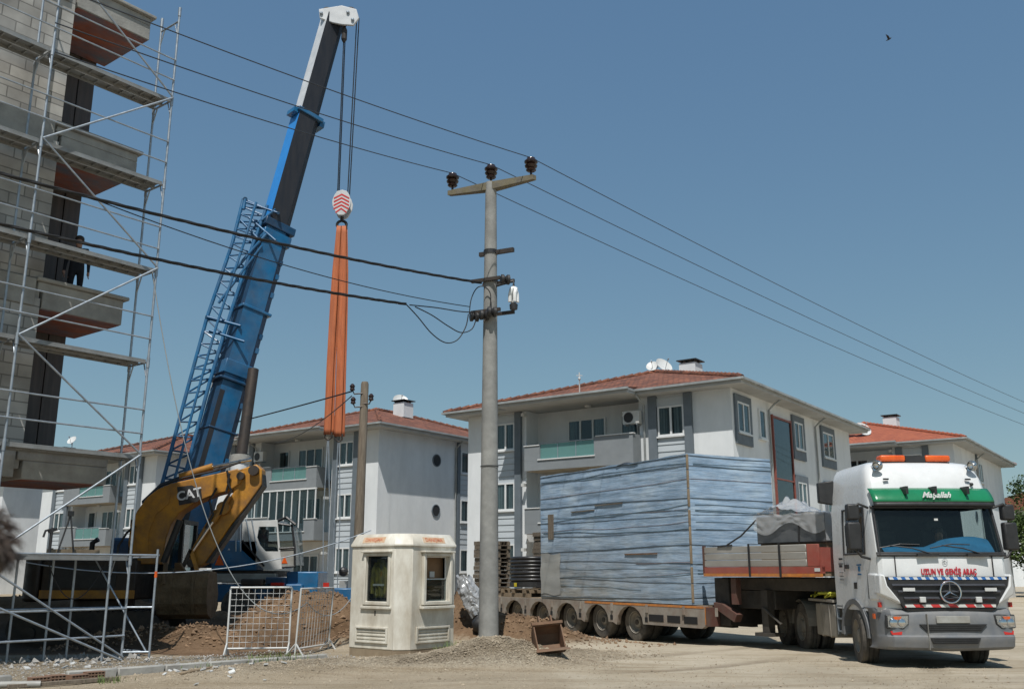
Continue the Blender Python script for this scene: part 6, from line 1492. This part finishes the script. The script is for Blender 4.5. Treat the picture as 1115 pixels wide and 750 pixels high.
# ================================================================ guard kiosk
M['kiosk']=mat('cream_fibreglass',(.72,.695,.62),(.63,.605,.53),scale=1.4,rough=.55,bump=.06,bscale=30,dirt=(.34,.28,.20),dirt_amt=.7,dirt_scale=2.6,stretch=(1,1,.4))
M['kiosk_dirt']=mat('dirty_kiosk_skirt',(.30,.24,.165),(.20,.15,.10),scale=3,rough=.9)
M['card']=mat('brown_cardboard',(.26,.16,.09),(.20,.12,.065),scale=2,rough=.9)
M['vest']=mat('hi_vis_cloth',(.25,.215,.03),(.10,.09,.03),scale=7,rough=.9)
M['sign_o']=mat('faded_sign_cream',(.60,.46,.33),(.55,.36,.22),scale=9,rough=.7); M['sign_t']=mat('faded_orange_lettering',(.50,.13,.06),(.50,.24,.14),scale=12,rough=.7)
KC=(-2.34,21.07)
def kiosk():
    t=thing('guard_kiosk','cream octagonal guard kiosk with two windows between earth heap and concrete pole','kiosk',(KC[0],KC[1],.02),R(6.3))
    e1=Vector((.7071,-.7071,0)); e2=Vector((-.7071,-.7071,0)); A=.90; Bh=.64
    nor=[]; 
    for k in range(8):
        a=R(-45+45*k); nor.append(Vector((math.cos(a),math.sin(a),0)))
    # corner ring
    def ring(s,z):
        P=[]
        for (p,q) in ((A,-Bh),(A,Bh),(Bh,A),(-Bh,A),(-A,Bh),(-A,-Bh),(-Bh,-A),(Bh,-A)):
            P.append((e1*p+e2*q)*s+Vector((0,0,z)))
        return P
    def F(n,u,o,z,left):
        tv=e1 if left else -e2
        return n*(A+o)+tv*u+Vector((0,0,z))
    body=MB(M['kiosk']); lo,hi=ring(1.0,.14),ring(1.0,2.18); win={0:('r',-.30,.42),2:('l',-.18,.47)}
    order=[(0,1),(1,2),(2,3),(3,4),(4,5),(5,6),(6,7),(7,0)]
    for k,(i,j) in enumerate(order):
        a,b=lo[i],lo[j]; n=(a+b)/2; n.z=0; n.normalize(); out=[lo[i],lo[j],hi[j],hi[i]]
        if k in win:
            side,u0,u1=win[k]; left=side=='l'; nn=e2 if left else e1
            c=[F(nn,u0,0,1.08,left),F(nn,u1,0,1.08,left),F(nn,u1,0,1.99,left),F(nn,u0,0,1.99,left)]
            if (out[0]-c[0]).length>(out[1]-c[0]).length: c=[c[1],c[0],c[3],c[2]]
            ring_panel(body,out,c,-nn*.07)
        else: body.prism(out,-n*.07)
    bo=body.build('wall',t,bevel=.012)
    # eave band and bevelled roof
    rf=MB(M['kiosk']); rr=[ring(1.03,2.182),ring(1.035,2.22),ring(.93,2.41),ring(.90,2.445),ring(.3,2.47)]; vs=[p for r in rr for p in r]; fs=[]
    for k in range(len(rr)-1):
        for i in range(8): j=(i+1)%8; fs.append((k*8+i,(k+1)*8+i,(k+1)*8+j,k*8+j))
    fs.append(tuple(range(8))); fs.append(tuple(range(len(rr)*8-1,len(rr)*8-9,-1))); rf.add(vs,fs); ro=rf.build('roof',t,bevel=.01)
    sk=MB(M['kiosk_dirt']); s0,s1=ring(.985,-.12),ring(.99,.138); sk.add(s0+s1,[(i,(i+1)%8,8+(i+1)%8,8+i) for i in range(8)]); sk.build('skirt',t)
    fl=MB(M['kiosk_dirt']); fl.add(ring(.9,.16),[tuple(range(8))]); fl.build('floor',t)
    def fbox(mb,n,left,u0,u1,o0,o1,z0,z1):
        c=F(n,(u0+u1)/2,(o0+o1)/2,(z0+z1)/2,left); tv=e1 if left else -e2; mb.obox(c,tv*(u1-u0)/2,n*(o1-o0)/2,(0,0,(z1-z0)/2))
    for left,n,u0,u1 in ((True,e2,-.18,.47),(False,e1,-.30,.42)):
        fr=MB(M['kiosk']); w_=.07; od=.035 if left else .09
        fbox(fr,n,left,u0-w_,u0-.002,.002,od,1.01,2.06); fbox(fr,n,left,u1+.002,u1+w_,.002,od,1.01,2.06); fbox(fr,n,left,u0,u1,.002,od,1.01,1.078); fbox(fr,n,left,u0,u1,.002,od,1.992,2.06)
        fo=fr.build('window_frame',t,bevel=.01)
        hd=MB(M['kiosk']); fbox(hd,n,left,u0-.11,u1+.11,.002,od+.05,2.062,2.10); hd.build('hood',fo,bevel=.01); hd=MB(M['kiosk']); fbox(hd,n,left,u0-.12,u1+.12,.002,.13 if not left else .05,.93,.985); hd.build('sill',fo,bevel=.01)
        M['kglass']=M.get('kglass') or glass_mat('kiosk_glass',tint=(.8,.84,.83),opacity=.12); g=MB(M['kglass']); fbox(g,n,left,u0,u1,-.045,-.04,1.08,1.99) if left else fbox(g,n,left,u0,u1,-.045,-.04,1.08,1.52); g.build('pane',fo)
        il=MB(M['black'] if left else M['pvc']); 
        for z in (1.08,1.965): fbox(il,n,left,u0,u1,-.06,-.046,z,z+.025)
        fbox(il,n,left,u0,u0+.025,-.06,-.046,1.106,1.964); fbox(il,n,left,u1-.025,u1,-.06,-.046,1.106,1.964)
        if not left: fbox(il,n,left,u0+.026,u1-.026,-.06,-.046,1.51,1.535)
        il.build('sash',fo)
        # vent low down, and a smear of a keyhole
        v=MB(M['kiosk']); a0,a1=(-.40,.46) if left else (-.46,.44)
        fbox(v,n,left,a0-.05,a0,.002,.035,.26,.58); fbox(v,n,left,a1,a1+.05,.002,.035,.26,.58); fbox(v,n,left,a0,a1,.002,.035,.26,.30); fbox(v,n,left,a0,a1,.002,.045,.54,.58); 
        for k in range(3): fbox(v,n,left,a0,a1,.002,.016,.33+.07*k,.365+.07*k)
        v.build('vent',t,bevel=.006)
        # faded lettering on the bevel of the roof
        c=(n*(A*1.0-.02)+Vector((0,0,2.318))); tv=e1 if left else -e2; up=Vector((0,0,.19))-n*.095; up.normalize(); c=n*(A*1.035-.052)+Vector((0,0,2.318))
        sg=MB(M['sign_o']); on=tv.cross(up); sg.obox(c+on*.004,tv*.33,up*.065,on*.003); so=sg.build('sign',ro)
        tx=MB(); text_mb(tx,'DANIŞMA',.115,frame(c+on*.009,tv,up),.002,0,M['sign_t'],.002); tx.build('lettering',so)
    kh=MB(M['dark']); fbox(kh,e2,True,.10,.13,.001,.006,.80,.90); kh.build('keyhole',bo)
    # inside: cardboard sheet, shelf, dark lining
    inn=MB(M['inside']); P=ring(.88,.2),ring(.88,2.16); inn.add(P[0]+P[1],[(8+i,8+(i+1)%8,(i+1)%8,i) for i in (1,3,4,5,6,7)]); inn.build('lining',t)
    cb=MB(M['card']); c=e1*.70; cb.obox(c+Vector((0,0,1.50)),e2*.48,e1*.01,(0,0,.50)); cb.build('cardboard_sheet',t)
    sh=MB(M['timber']); sh.obox(e1*.76+Vector((0,0,1.40)),e2*.44,e1*.05,(0,0,.012)); sh.build('shelf',t)
    bx=MB(M['metal_w']); bx.obox(e1*.73-e2*.12+Vector((0,0,1.62)),e2*.07,e1*.01,(0,0,.06)); bx.build('notice_card',t)
    return t
kiosk()
def kpt(p): 
    c,s=math.cos(R(6.3)),math.sin(R(6.3)); return (KC[0]+p.x*c-p.y*s,KC[1]+p.x*s+p.y*c,.02+p.z)
# hi-vis jacket hanging behind the left window
e2=Vector((-.7071,-.7071,0)); e1=Vector((.7071,-.7071,0))
t=thing('hi_vis_jacket','yellow work jacket hanging behind the left kiosk window','jacket',kpt(e2*.785+e1*.12+Vector((0,0,1.15))),R(6.3-45))
jk=MB(M['vest'])
def jf(u,v):
    w_=.15+.05*(1-v)-.07*max(0,(v-.8)/.2); x=(u-.5)*2*w_; return Vector((x,-.03*math.cos((u-.5)*3)+.018*math.sin(u*19+v*3),v*.78))
jk.grid(jf,18,14); o=jk.build('jacket_body',t,smooth=70); so=o.modifiers.new('t','SOLIDIFY'); so.thickness=.015
for s in (-1,1):
    sl=MB(M['vest']); sl.tube([(s*.11,0,.70),(s*.19,-.01,.55),(s*.21,-.02,.30),(s*.19,-.03,.08)],[.05,.055,.05,.045],8); sl.build('sleeve',t,smooth=60)
MB(M['metal_w']).box(-.19,.19,-.052,-.046,.24,.28).build('reflective_band',t)

# ================================================================ concrete pole with cross-arm and insulators
PX,PY=-.52,22.0; WD=Vector((.69,.72,0)).normalized(); AD=Vector((.90,-.43,0)).normalized()
def insulator(mb,o,s=1.0):
    mb.lathe([(.03*s,-.12*s),(.03*s,0),(.10*s,.0),(.135*s,.03*s),(.10*s,.075*s),(.15*s,.11*s),(.165*s,.15*s),(.11*s,.19*s),(.17*s,.235*s),(.175*s,.275*s),(.12*s,.32*s),(.11*s,.36*s),(.05*s,.38*s)],o,(0,0,1),16); return mb
TIPS=[]
def pole():
    b=gz(PX,PY)-.1; t=thing('utility_pole','tall grey concrete power pole with cross arm and three brown insulators','utility pole',(PX,PY,b)); T=Matrix.Translation((-PX,-PY,-b)); T=Matrix.Translation((-PX,-PY,-b))
    p=MB(M['conc_pole'],T); p.lathe([(.225,b),(.215,1.5),(.19,5),(.155,9),(.135,11.05)],(PX,PY,0),(0,0,1),24); p.build('shaft',t,smooth=50)
    top=Vector((PX,PY,10.95)); ar=MB(mat('weathered_crossarm',(.17,.15,.12),(.11,.10,.08),scale=5,rough=.9,bump=.3,dirt=(.20,.17,.06),dirt_amt=.5,dirt_scale=4),T)
    for s in (-1,1):
        a=top+AD*s*.0; e=top+AD*s*1.18+Vector((0,0,.02))
        ar.prism([a+WD*.11+Vector((0,0,.0)),a-WD*.11,e-WD*.06+Vector((0,0,.06)),e+WD*.06+Vector((0,0,.06))],(0,0,.10)) if False else None
        A_=[a+WD*.12+Vector((0,0,-.11)),a-WD*.12+Vector((0,0,-.11)),a-WD*.12+Vector((0,0,.09)),a+WD*.12+Vector((0,0,.09))]
        E_=[e+WD*.06+Vector((0,0,-.05)),e-WD*.06+Vector((0,0,-.05)),e-WD*.06+Vector((0,0,.07)),e+WD*.06+Vector((0,0,.07))]
        q=A_+E_; 
        ar.add(q,[(0,1,5,4),(1,2,6,5),(2,3,7,6),(3,0,4,7),(4,5,6,7)] if s<0 else [(0,4,5,1),(1,5,6,2),(2,6,7,3),(3,7,4,0),(4,7,6,5)])
    ar.build('cross_arm',t)
    for s,h in ((-1.09,.20),(0,.22),(1.09,.20)):
        o=top+AD*s+Vector((0,0,h)); i=insulator(MB(M['porcelain'],T),o,.95).build('insulator',t,smooth=45); TIPS.append(o+Vector((0,0,.36)))
    for z in (9.22,):
        br=MB(M['steel_d'],T); c=Vector((PX,PY,z)); br.bar(c-AD*.30,c+AD*.62,.09,.10); br.build('step_bracket',t); MB(M['black'],T).lathe([(.172,-.05),(.172,.05)],(PX,PY,z+.02),(0,0,1),20,False).build('clamp_band',t)
    for z in (8.50,7.72):
        c=Vector((PX,PY,z)); br=MB(M['steel_d'],T); br.bar(c-AD*.35-WD*.2,c+AD*.42-WD*.2,.07,.08); br.bar(c-AD*.35+WD*.18,c+AD*.50+WD*.18,.06,.08); br.build('low_bracket',t)
        MB(M['black'],T).lathe([(.18,-.04),(.18,.04)],(PX,PY,z),(0,0,1),20,False).build('clamp_band',t)
    for q in ((.40,-.25,8.42),(-.42,-.2,7.62),(-.15,-.30,7.60),(.05,-.28,7.66)):
        o=Vector((PX,PY,q[2]))+AD*q[0]+Vector((0,q[1],0)); MB(M['black'],T).lathe([(.05,-.12),(.12,-.10),(.12,-.04),(.07,0),(.12,.04),(.12,.10),(.05,.12)],o,(1,.2,0),14).build('spool_insulator',t,smooth=40)
    # lamp: white spiral bulb under a dark socket bracket
    lb=MB(M['black'],T); o=Vector((PX,PY,8.15))+AD*.62; lb.tube([Vector((PX,PY,8.35)),o+Vector((0,0,.28)),o+Vector((0,0,.16))],.03,8); lb.lathe([(.09,-.42),(.10,-.30),(.05,-.26)],o,(0,0,1),12); lo=lb.build('lamp_holder',t,smooth=50)
    bu=MB(mat('white_bulb_glass',(.80,.81,.80),rough=.25),T)
    for k in range(4):
        a=math.pi/2*k+.3; bu.tube([o+Vector((math.cos(a)*.09,math.sin(a)*.07,-.24)),o+Vector((math.cos(a)*.085,math.sin(a)*.085,-.05)),o+Vector((math.cos(a+.5)*.07,math.sin(a+.5)*.07,.08)),o+Vector((0,0,.11))],.048,8)
    bu.build('bulb',lo,smooth=60)
    for z in (4.05,1.55): MB(M['black'],T).lathe([(.21,-.012),(.21,.012)],(PX,PY,z),(0,0,1),24,False).build('steel_band',t)
    for s,r,z in ((1,.012,7.6),): pass
    ms=mat('yellow_lichen',(.24,.20,.05),(.17,.15,.05),scale=8,rough=.95)
    return t
pole()
def wire(label,pts,r,m='wire',cat='power line',name='power_line',group=None):
    org=Vector(pts[0]); t=MB(M[m],Matrix.Translation(-org)).tube(pts,r,6); o=t.build(name,None,smooth=80); o.location=org; return tag(o,label,cat,group)
for k,(lab,(xr,yr),(xl,yl)) in enumerate((('lowest of the three thin power lines over the street, from the left insulator',(1200,493),(60,57)),('middle of the three thin power lines over the street, from the centre insulator',(1200,482),(60,25)),('topmost of the three thin power lines over the street, from the right insulator',(1200,472),(60,-15)))):
    tip=TIPS[k]; far=at(xr,yr,64.0); near=at(xl,yl,13.6)
    pts=catenary(near,tip,.10,14)+catenary(tip,far,.42,24)[1:]
    wire(lab,pts,.0105,group='thin power lines on the cross arm')
# thick twisted low-voltage bundles to the left
def bundle(label,p,q,sag,r):
    pts=catenary(p,q,sag,60); org=Vector(p); mb=MB(M['cable'],Matrix.Translation(-org)); d=(Vector(q)-Vector(p)).normalized(); sx=d.cross(Vector((0,0,1))).normalized(); sy=sx.cross(d)
    for k in range(3):
        mb.tube([c+(sx*math.cos(i*.9+k*2.09)+sy*math.sin(i*.9+k*2.09))*r*.8 for i,c in enumerate(pts)],r,6)
    o=mb.build('cable_bundle',None,smooth=80); o.location=org; tag(o,label,'cable','twisted black cables to the concrete pole')
bundle('upper thick black twisted cable running left from the concrete pole',at(524,308,21.8),at(-60,172,13.5),.16,.019)
bundle('lower thick black twisted cable running left from the concrete pole',at(442,331,20.5),at(-60,229,14.0),.12,.019)
wire('thin black cable between the two thick twisted cables left of the pole',catenary(at(512,334,21.8),at(90,212,15.0),.25,20),.010,'cable','cable','service_cable')
for i,(lab,pts) in enumerate((('long drooping black loop of cable under the pole bracket',[(442,331),(455,345),(470,363),(485,373),(498,370),(507,356),(510,342)]),
    ('short black loop of cable under the pole bracket, nearest the shaft',[(452,334),(470,343),(488,355),(502,362),(514,358),(519,345)]),
    ('straight thin black cable ending at the lower pole bracket',[(446,332),(475,335),(500,339),(516,340)]),
    ('black jumper cable curving up beside the pole shaft',[(511,342),(513,326),(519,314),(527,312),(534,320),(533,336),(528,343)]))):
    n=len(pts); P=[]
    for k in range((n-1)*6+1):
        s=k/6; a=min(int(s),n-2); f=s-a; p=[pts[max(0,min(n-1,a+d))] for d in (-1,0,1,2)]
        q=[.5*((2*p[1][c])+(-p[0][c]+p[2][c])*f+(2*p[0][c]-5*p[1][c]+4*p[2][c]-p[3][c])*f*f+(-p[0][c]+3*p[1][c]-3*p[2][c]+p[3][c])*f**3) for c in (0,1)]
        P.append(at(q[0],q[1],20.5+(21.75-20.5)*min(1,(q[0]-442)/75)))
    wire(lab,P,.013,'cable','cable','service_cable')

# ================================================================ wooden pole
wp=at(391,560,28.0)
t=thing('wooden_pole','weathered brown wooden pole with small insulators behind the kiosk','utility pole',(wp.x,28.0,-.2))
m_=MB(M['wood']); m_.lathe([(.15,0),(.14,3),(.115,7.35),(.09,7.42)],(0,0,0),(.004,0,1),14); m_.build('shaft',t,smooth=50)
for z,dx in ((7.15,-.32),(6.75,-.28),(6.85,.25)):
    h=MB(M['steel_d']); h.tube([(0,-.1,z-.1),(dx*.8,-.12,z-.12),(dx,-.12,z)],.022,6); ho=h.build('hook_bracket',t); MB(M['porcelain']).lathe([(.03,-.03),(.08,.0),(.06,.07),(.085,.11),(.05,.17),(.02,.19)],(dx,-.12,z),(0,0,1),12).build('insulator',ho,smooth=45)
wire('black wire running left from the wooden pole past the crane boom',catenary(at(383,426,27.9),at(60,498,52),.25,20),.022,'cable','cable','service_cable')
wire('sagging black wire from the wooden pole down behind the orange slings',catenary(at(383,431,27.9),at(300,482,50),.3,14),.016,'cable','cable','service_cable')
wire('grey cable sagging from the foot of the wooden pole across to the scaffold',catenary(at(404,577,24.0),at(28,612,20.3),.55,26),.014,'galv','cable','service_cable')
P=[]; a_,b_=Vector(upt(-.1,0,8.05,(-7.75,19.8))),at(334,656,21.4)
wire('pale rope hanging from the scaffold down to the mesh fence',catenary(a_,b_,2.5,40),.011,'fascia','rope','rope')
wire('pale cord dropping from the wooden pole foot behind the earth heap',catenary(at(334,655,21.6),at(383,650,23.4),.35,14),.010,'fascia','rope','rope')

# ================================================================ mesh fence panels
def mesh_panel(label,p0,p1,h,lean):
    p0,p1=Vector(p0),Vector(p1); d=p1-p0; w_=d.length; rz=math.atan2(d.y,d.x)
    t=thing('mesh_fence_panel',label,'fence panel',p0,rz,'white mesh fence panels in front of the earth heap'); Lz=Matrix.Rotation(lean,4,'X')
    f=MB(M['metal_w'],Lz); r=.021
    f.tube([(0,0,.02),(0,0,h)],r,8); f.tube([(w_,0,.02),(w_,0,h)],r,8); f.tube([(0,0,h-.0),(w_,0,h-.0)],r,8); f.tube([(0,0,.14),(w_,0,.14)],r,8)
    f.build('frame',t,smooth=60)
    for x in (0,w_):
        q=MB(M['metal_w'],Lz); q.tube([(x,0,.25),(x-.03,-.22,.0)],.018,6); q.tube([(x,0,.25),(x+.03,.22,.0)],.018,6); q.build('foot',t,smooth=60)
    g=MB(M['metal_w'],Lz); nx=max(5,int(w_/.125)); nz_=10
    for i in range(1,nx): x=w_*i/nx; g.tube([(x,0,.14),(x,0,h)],.0048,5,False)
    for j in range(1,nz_): z=.14+(h-.14)*j/nz_; g.tube([(0,.008,z),(w_,.008,z)],.0048,5,False)
    g.build('wire_mesh',t); return t
a_=gnd(246,713); b_=gnd(314,712); a_.z=gz(a_.x,a_.y); b_.z=gz(b_.x,b_.y)
mesh_panel('white mesh fence panel standing square to the street, the wide one',a_,b_,1.38,R(-4))
a_=gnd(321,713); a_.z=gz(a_.x,a_.y); b_=Vector((a_.x+.42,a_.y+1.45,a_.z)); mesh_panel('white mesh fence panel turned edge-on beside the wide one',a_,b_,1.36,R(3))

# ================================================================ rusty digger bucket lying by the road
def spare_bucket():
    c=gnd(600,723,.02); c.z=gz(c.x,c.y)-.02; t=thing('digger_bucket','small rusty digger bucket lying on the gravel edge in front of the trailer','bucket',c,R(10)); Lz=Matrix.Rotation(R(-14),4,'X')@Matrix.Rotation(R(-5),4,'Y')@Matrix.Scale(.9,4)
    m_=MB(M['rust'],Lz); w_=.29
    prof=[(-.18,.02),(.02,.0),(.24,.08),(.34,.26),(.30,.46),(.14,.58),(-.02,.60)]
    inn=[(-.17,.05),(.02,.035),(.215,.105),(.305,.265),(.27,.44),(.125,.55),(-.02,.565)]
    for i in range(len(prof)-1): m_.prism([(-w_,*prof[i]),(-w_,*prof[i+1]),(-w_,*inn[i+1]),(-w_,*inn[i])],(2*w_,0,0))
    for x in (-w_-.012,w_-.012): m_.prism([(x,y,z) for y,z in prof],(.024,0,0))
    m_.build('shell',t)
    l=MB(M['rust'],Lz); l.prism([(-.36,-.30,.0),(.36,-.30,.0),(.32,-.12,.05),(-.32,-.12,.05)],(0,.01,.035)); l.build('lip',t); l=MB(M['rust'],Lz); l.box(-.33,.33,-.06,.02,.585,.64); l.build('top_bar',t)
    for x in (-.16,.10): MB(M['rust'],Lz).prism([(x,.0,.63),(x,.20,.62),(x,.14,.78),(x,.04,.78)],(.03,0,0)).build('hanger_ear',t)
spare_bucket()
# crumpled silvery sheet on the earth heap
t=thing('plastic_sheet','crumpled silvery plastic sheet draped on the earth heap beside the pole','sheet',at(515,672,23.35))
ps=MB(mat('silver_sheet',(.50,.51,.52),(.30,.31,.32),scale=5,rough=.35,metal=.25))
def pf(u,v):
    a=u*2*math.pi; r=.20+.10*math.sin(v*math.pi)+.09*noise.fractal(Vector((math.cos(a)*2.2,math.sin(a)*2.2,v*4)),.8,2.2,4)
    return Vector((-.34*v+.10+math.cos(a)*r*.75,math.sin(a)*r*.6,.02+v*.92+.05*math.sin(a*3)))
ps.grid(pf,34,26); ps.build('sheet',t)
t=thing('black_bag','black rubbish bag slumped at the foot of the silvery sheet','bag',(at(524,682,23.2).x,23.15,gz(at(524,682,23.2).x,23.15)))
bb=MB(M['black'])
bb.grid(lambda u,v: Vector((math.cos(u*6.2832)*(.22*math.sin(math.pi*(.08+.9*v))+.03*noise.noise(Vector((math.cos(u*6.28)*3,math.sin(u*6.28)*3,v*4)))),math.sin(u*6.2832)*.2*math.sin(math.pi*(.08+.9*v)),.5*v-.02)),24,12); bb.build('bag',t,smooth=70)

# ================================================================ kerb, bricks, timber and litter in the foreground
kb=MB(M['conc']); 
for k in range(9):
    a0,a1=-1.2+.82*k,-1.2+.82*k+.80
    if k in (2,): continue
    p,q=KL0+KD*a0,KL0+KD*a1; kb.bar((p.x,p.y,.02),(q.x,q.y,.02),.14,.20)
ko=kb.build('kerb',None,bevel=.02,seg=1); tag(ko,'row of worn concrete kerb stones along the chippings',None,None,'structure')
hb_m=mat('hollow_brick_clay',(.20,.105,.065),(.14,.075,.048),scale=4,rough=.9,dirt=(.32,.27,.2),dirt_amt=.4)
labs=['hollow brown clay brick nearest the left frame edge, beside the kerb','hollow brown clay brick second from the left in the row by the kerb','hollow brown clay brick third from the left in the row by the kerb','hollow brown clay brick at the right end of the row by the kerb']
for k,(px,py) in enumerate(((42,743),(60,741),(84,741),(102,738))):
    c=gnd(px,py); rz=R(43+[4,-6,9,2][k]); t=thing('hollow_brick',labs[k],'brick',(c.x,c.y,gz(c.x,c.y)-.01),rz,'hollow bricks beside the kerb')
    mb=MB(hb_m); w_,d_,h_=.29,.19,.135; g=.02
    for i in range(4): z=(h_-.0)*i/3; mb.box(-w_/2,w_/2,-d_/2,d_/2,max(0,z-.011),z+.011 if i<3 else z)
    for i in range(6): x=-w_/2+(w_-.018)*i/5; mb.box(x+.001,x+.018,-d_/2+.002,d_/2-.002,.0115,h_-.012)
    mb.build('hollow_body',t)
def board(label,p,q,w_,h_,m,name='timber_board',cat='timber'):
    p,q=Vector(p),Vector(q); o=MB(m).bar((0,0,h_/2),(q-p).to_tuple() if False else ((q-p).x,(q-p).y,(q-p).z+h_/2),w_,h_).build(name,None,bevel=.006,seg=1); o.location=p; tag(o,label,cat,'boards and planks on the dusty foreground')
def gp(px,py): c=gnd(px,py); c.z=gz(c.x,c.y); return c
board('long grey timber lying beside the hollow bricks at lower left',gp(8,748),gp(128,740),.09,.06,M['wood'])
board('short pale timber lying near the kerb end',gp(196,738),gp(235,733),.08,.04,M['timber'])
board('rust-red board lying on weeds near the fence foot',gp(306,722),gp(340,717),.16,.035,M['rust'])
board('dark board lying behind the scaffold foot',gp(215,705),gp(250,700),.12,.04,M['wood'])
p=gp(-8,748); q=gp(44,746); o=MB(M['metal_w']).tube([(0,0,.05),(q-p)+Vector((0,0,.05))],.05,12).build('plastic_pipe',None,smooth=60); o.location=p; tag(o,'white plastic pipe lying at the lower left corner','pipe'); o.data.materials[0]=M['grey_pale']
rng=random.Random(21); lm=mat('white_litter',(.66,.66,.64),(.45,.46,.46),scale=5,rough=.7)
lit=MB(lm)
for k in range(46):
    if k<28: c=gp(rng.gauss(215,45),rng.gauss(734,5))
    else: c=gp(rng.uniform(20,170),rng.uniform(722,730))
    s=rng.uniform(.015,.055); a=rng.uniform(0,3.14); u=Vector((math.cos(a),math.sin(a),rng.uniform(-.4,.4)))*s; v=Vector((-math.sin(a),math.cos(a),rng.uniform(-.3,.5)))*s*.7; c=c+Vector((0,0,.02)); lit.obox(c,u,v,(0,0,s*.25))
tag(lit.build('litter'),'white scraps of plaster and paper strewn by the kerb',None,None,'stuff')

# ================================================================ trees, far wall and house at the right edge
leaf=mat('tree_leaves',(.035,.065,.016),(.075,.11,.028),scale=.9,rough=.6,lo=.35,hi=.65,spec=.3)
bark=mat('tree_bark',(.10,.075,.05),(.06,.045,.03),scale=6,rough=.9,bump=.4)
def tree(label,x,y,h,r,seed,n=6500,group='green trees beyond the far wall'):
    rng=random.Random(seed); t=thing('broadleaf_tree',label,'tree',(x,y,-.1),0,group)
    tk=MB(bark); tk.tube([(0,0,0),(.05,0,h*.2),(-.04,.03,h*.42),(.08,0,h*.7)],[.20,.16,.12,.05],10); cl=[]
    for k in range(13):
        a=rng.uniform(0,6.28); z=h*rng.uniform(.30,.92); rr=r*rng.uniform(.35,.85)*(1-abs(z/h-.55)*.9); e=Vector((math.cos(a)*rr,math.sin(a)*rr,z)); tk.tube([(0,0,h*.28+z*.12),e*.55+Vector((0,0,z*.30)),e],[.075,.05,.015],6); cl.append((e,r*rng.uniform(.28,.48)))
    tk.build('trunk',t,smooth=60); cr=MB(leaf)
    for i in range(n):
        c,q=rng.choice(cl); d=Vector((rng.gauss(0,1),rng.gauss(0,1),rng.gauss(0,.8))); d.normalize(); p=c+d*q*rng.uniform(.35,1.12); s=rng.uniform(.07,.17)
        u=Vector((rng.gauss(0,1),rng.gauss(0,1),rng.gauss(0,.6))).normalized()*s; v=u.cross(Vector((rng.gauss(0,1),rng.gauss(0,1),rng.gauss(0,1)))).normalized()*s*.6
        cr.add([p-u,p+v-u*.1,p+u,p-v-u*.1],[(0,1,2,3)])
    cr.build('crown',t)
tree('tallest green tree at the right frame edge, behind the truck mirror',41.6,76,9.3,4.4,1,9000)
tree('dense dark green tree hiding behind the truck mirror, lower than its neighbour',37.9,69,5.6,2.6,2)
tree('bushy green tree at the right frame edge, near the far stone wall',41.0,70,6.4,3.4,3)
st=brick_mat('rubble_stone_wall',(.24,.23,.21),(.17,.16,.15),(.11,.10,.095),.42,.24,ms=.03,bump=.8)
o=MB(st).box(-8,22,0,.4,-.2,1.72).build('stone_wall',None); o.location=(43,66,0); tag(o,'low grey rubble stone wall beyond the truck at the right edge','wall')
t=thing('far_house','small white house with tiled roof far away behind the truck mirror','house',(59.5,112,0),R(-20))
MB(M['render_w']).box(-6,6,0,9,0,8.6).build('wall',t); MB(M['tile']).prism([(-6.6,-.7,8.61),(6.6,-.7,8.61),(0,-.7,10.6)],(0,10.4,0)).build('roof',t)
rng=random.Random(2)
for x in (-4,-.8,2.6):
    for z in (1.2,4.0,6.6): window(t,x,x+1.4,z,z+1.4,0,rng=rng)

# ================================================================ bird
t=thing('bird','small dark bird in flight against the blue sky','bird',at(968,43,62),R(30))
b=MB(mat('bird_plumage',(.05,.055,.07),(.03,.033,.04),rough=.8)); b.tube([(0,-.20,0),(0,-.12,.01),(0,.02,0),(0,.16,0),(0,.26,.01)],[.012,.045,.06,.035,.02],8); bo=b.build('body',t,smooth=60)
for s in (-1,1):
    w_=MB(M['black']); w_.add([(0,-.09,.02),(s*.16,-.12,.16),(s*.36,-.02,.30),(s*.16,.05,.15),(0,.10,.02),(s*.16,-.03,.175)],[(0,1,5),(1,2,5),(2,3,5),(3,4,5),(4,0,5)]); w_.build('wing',bo)
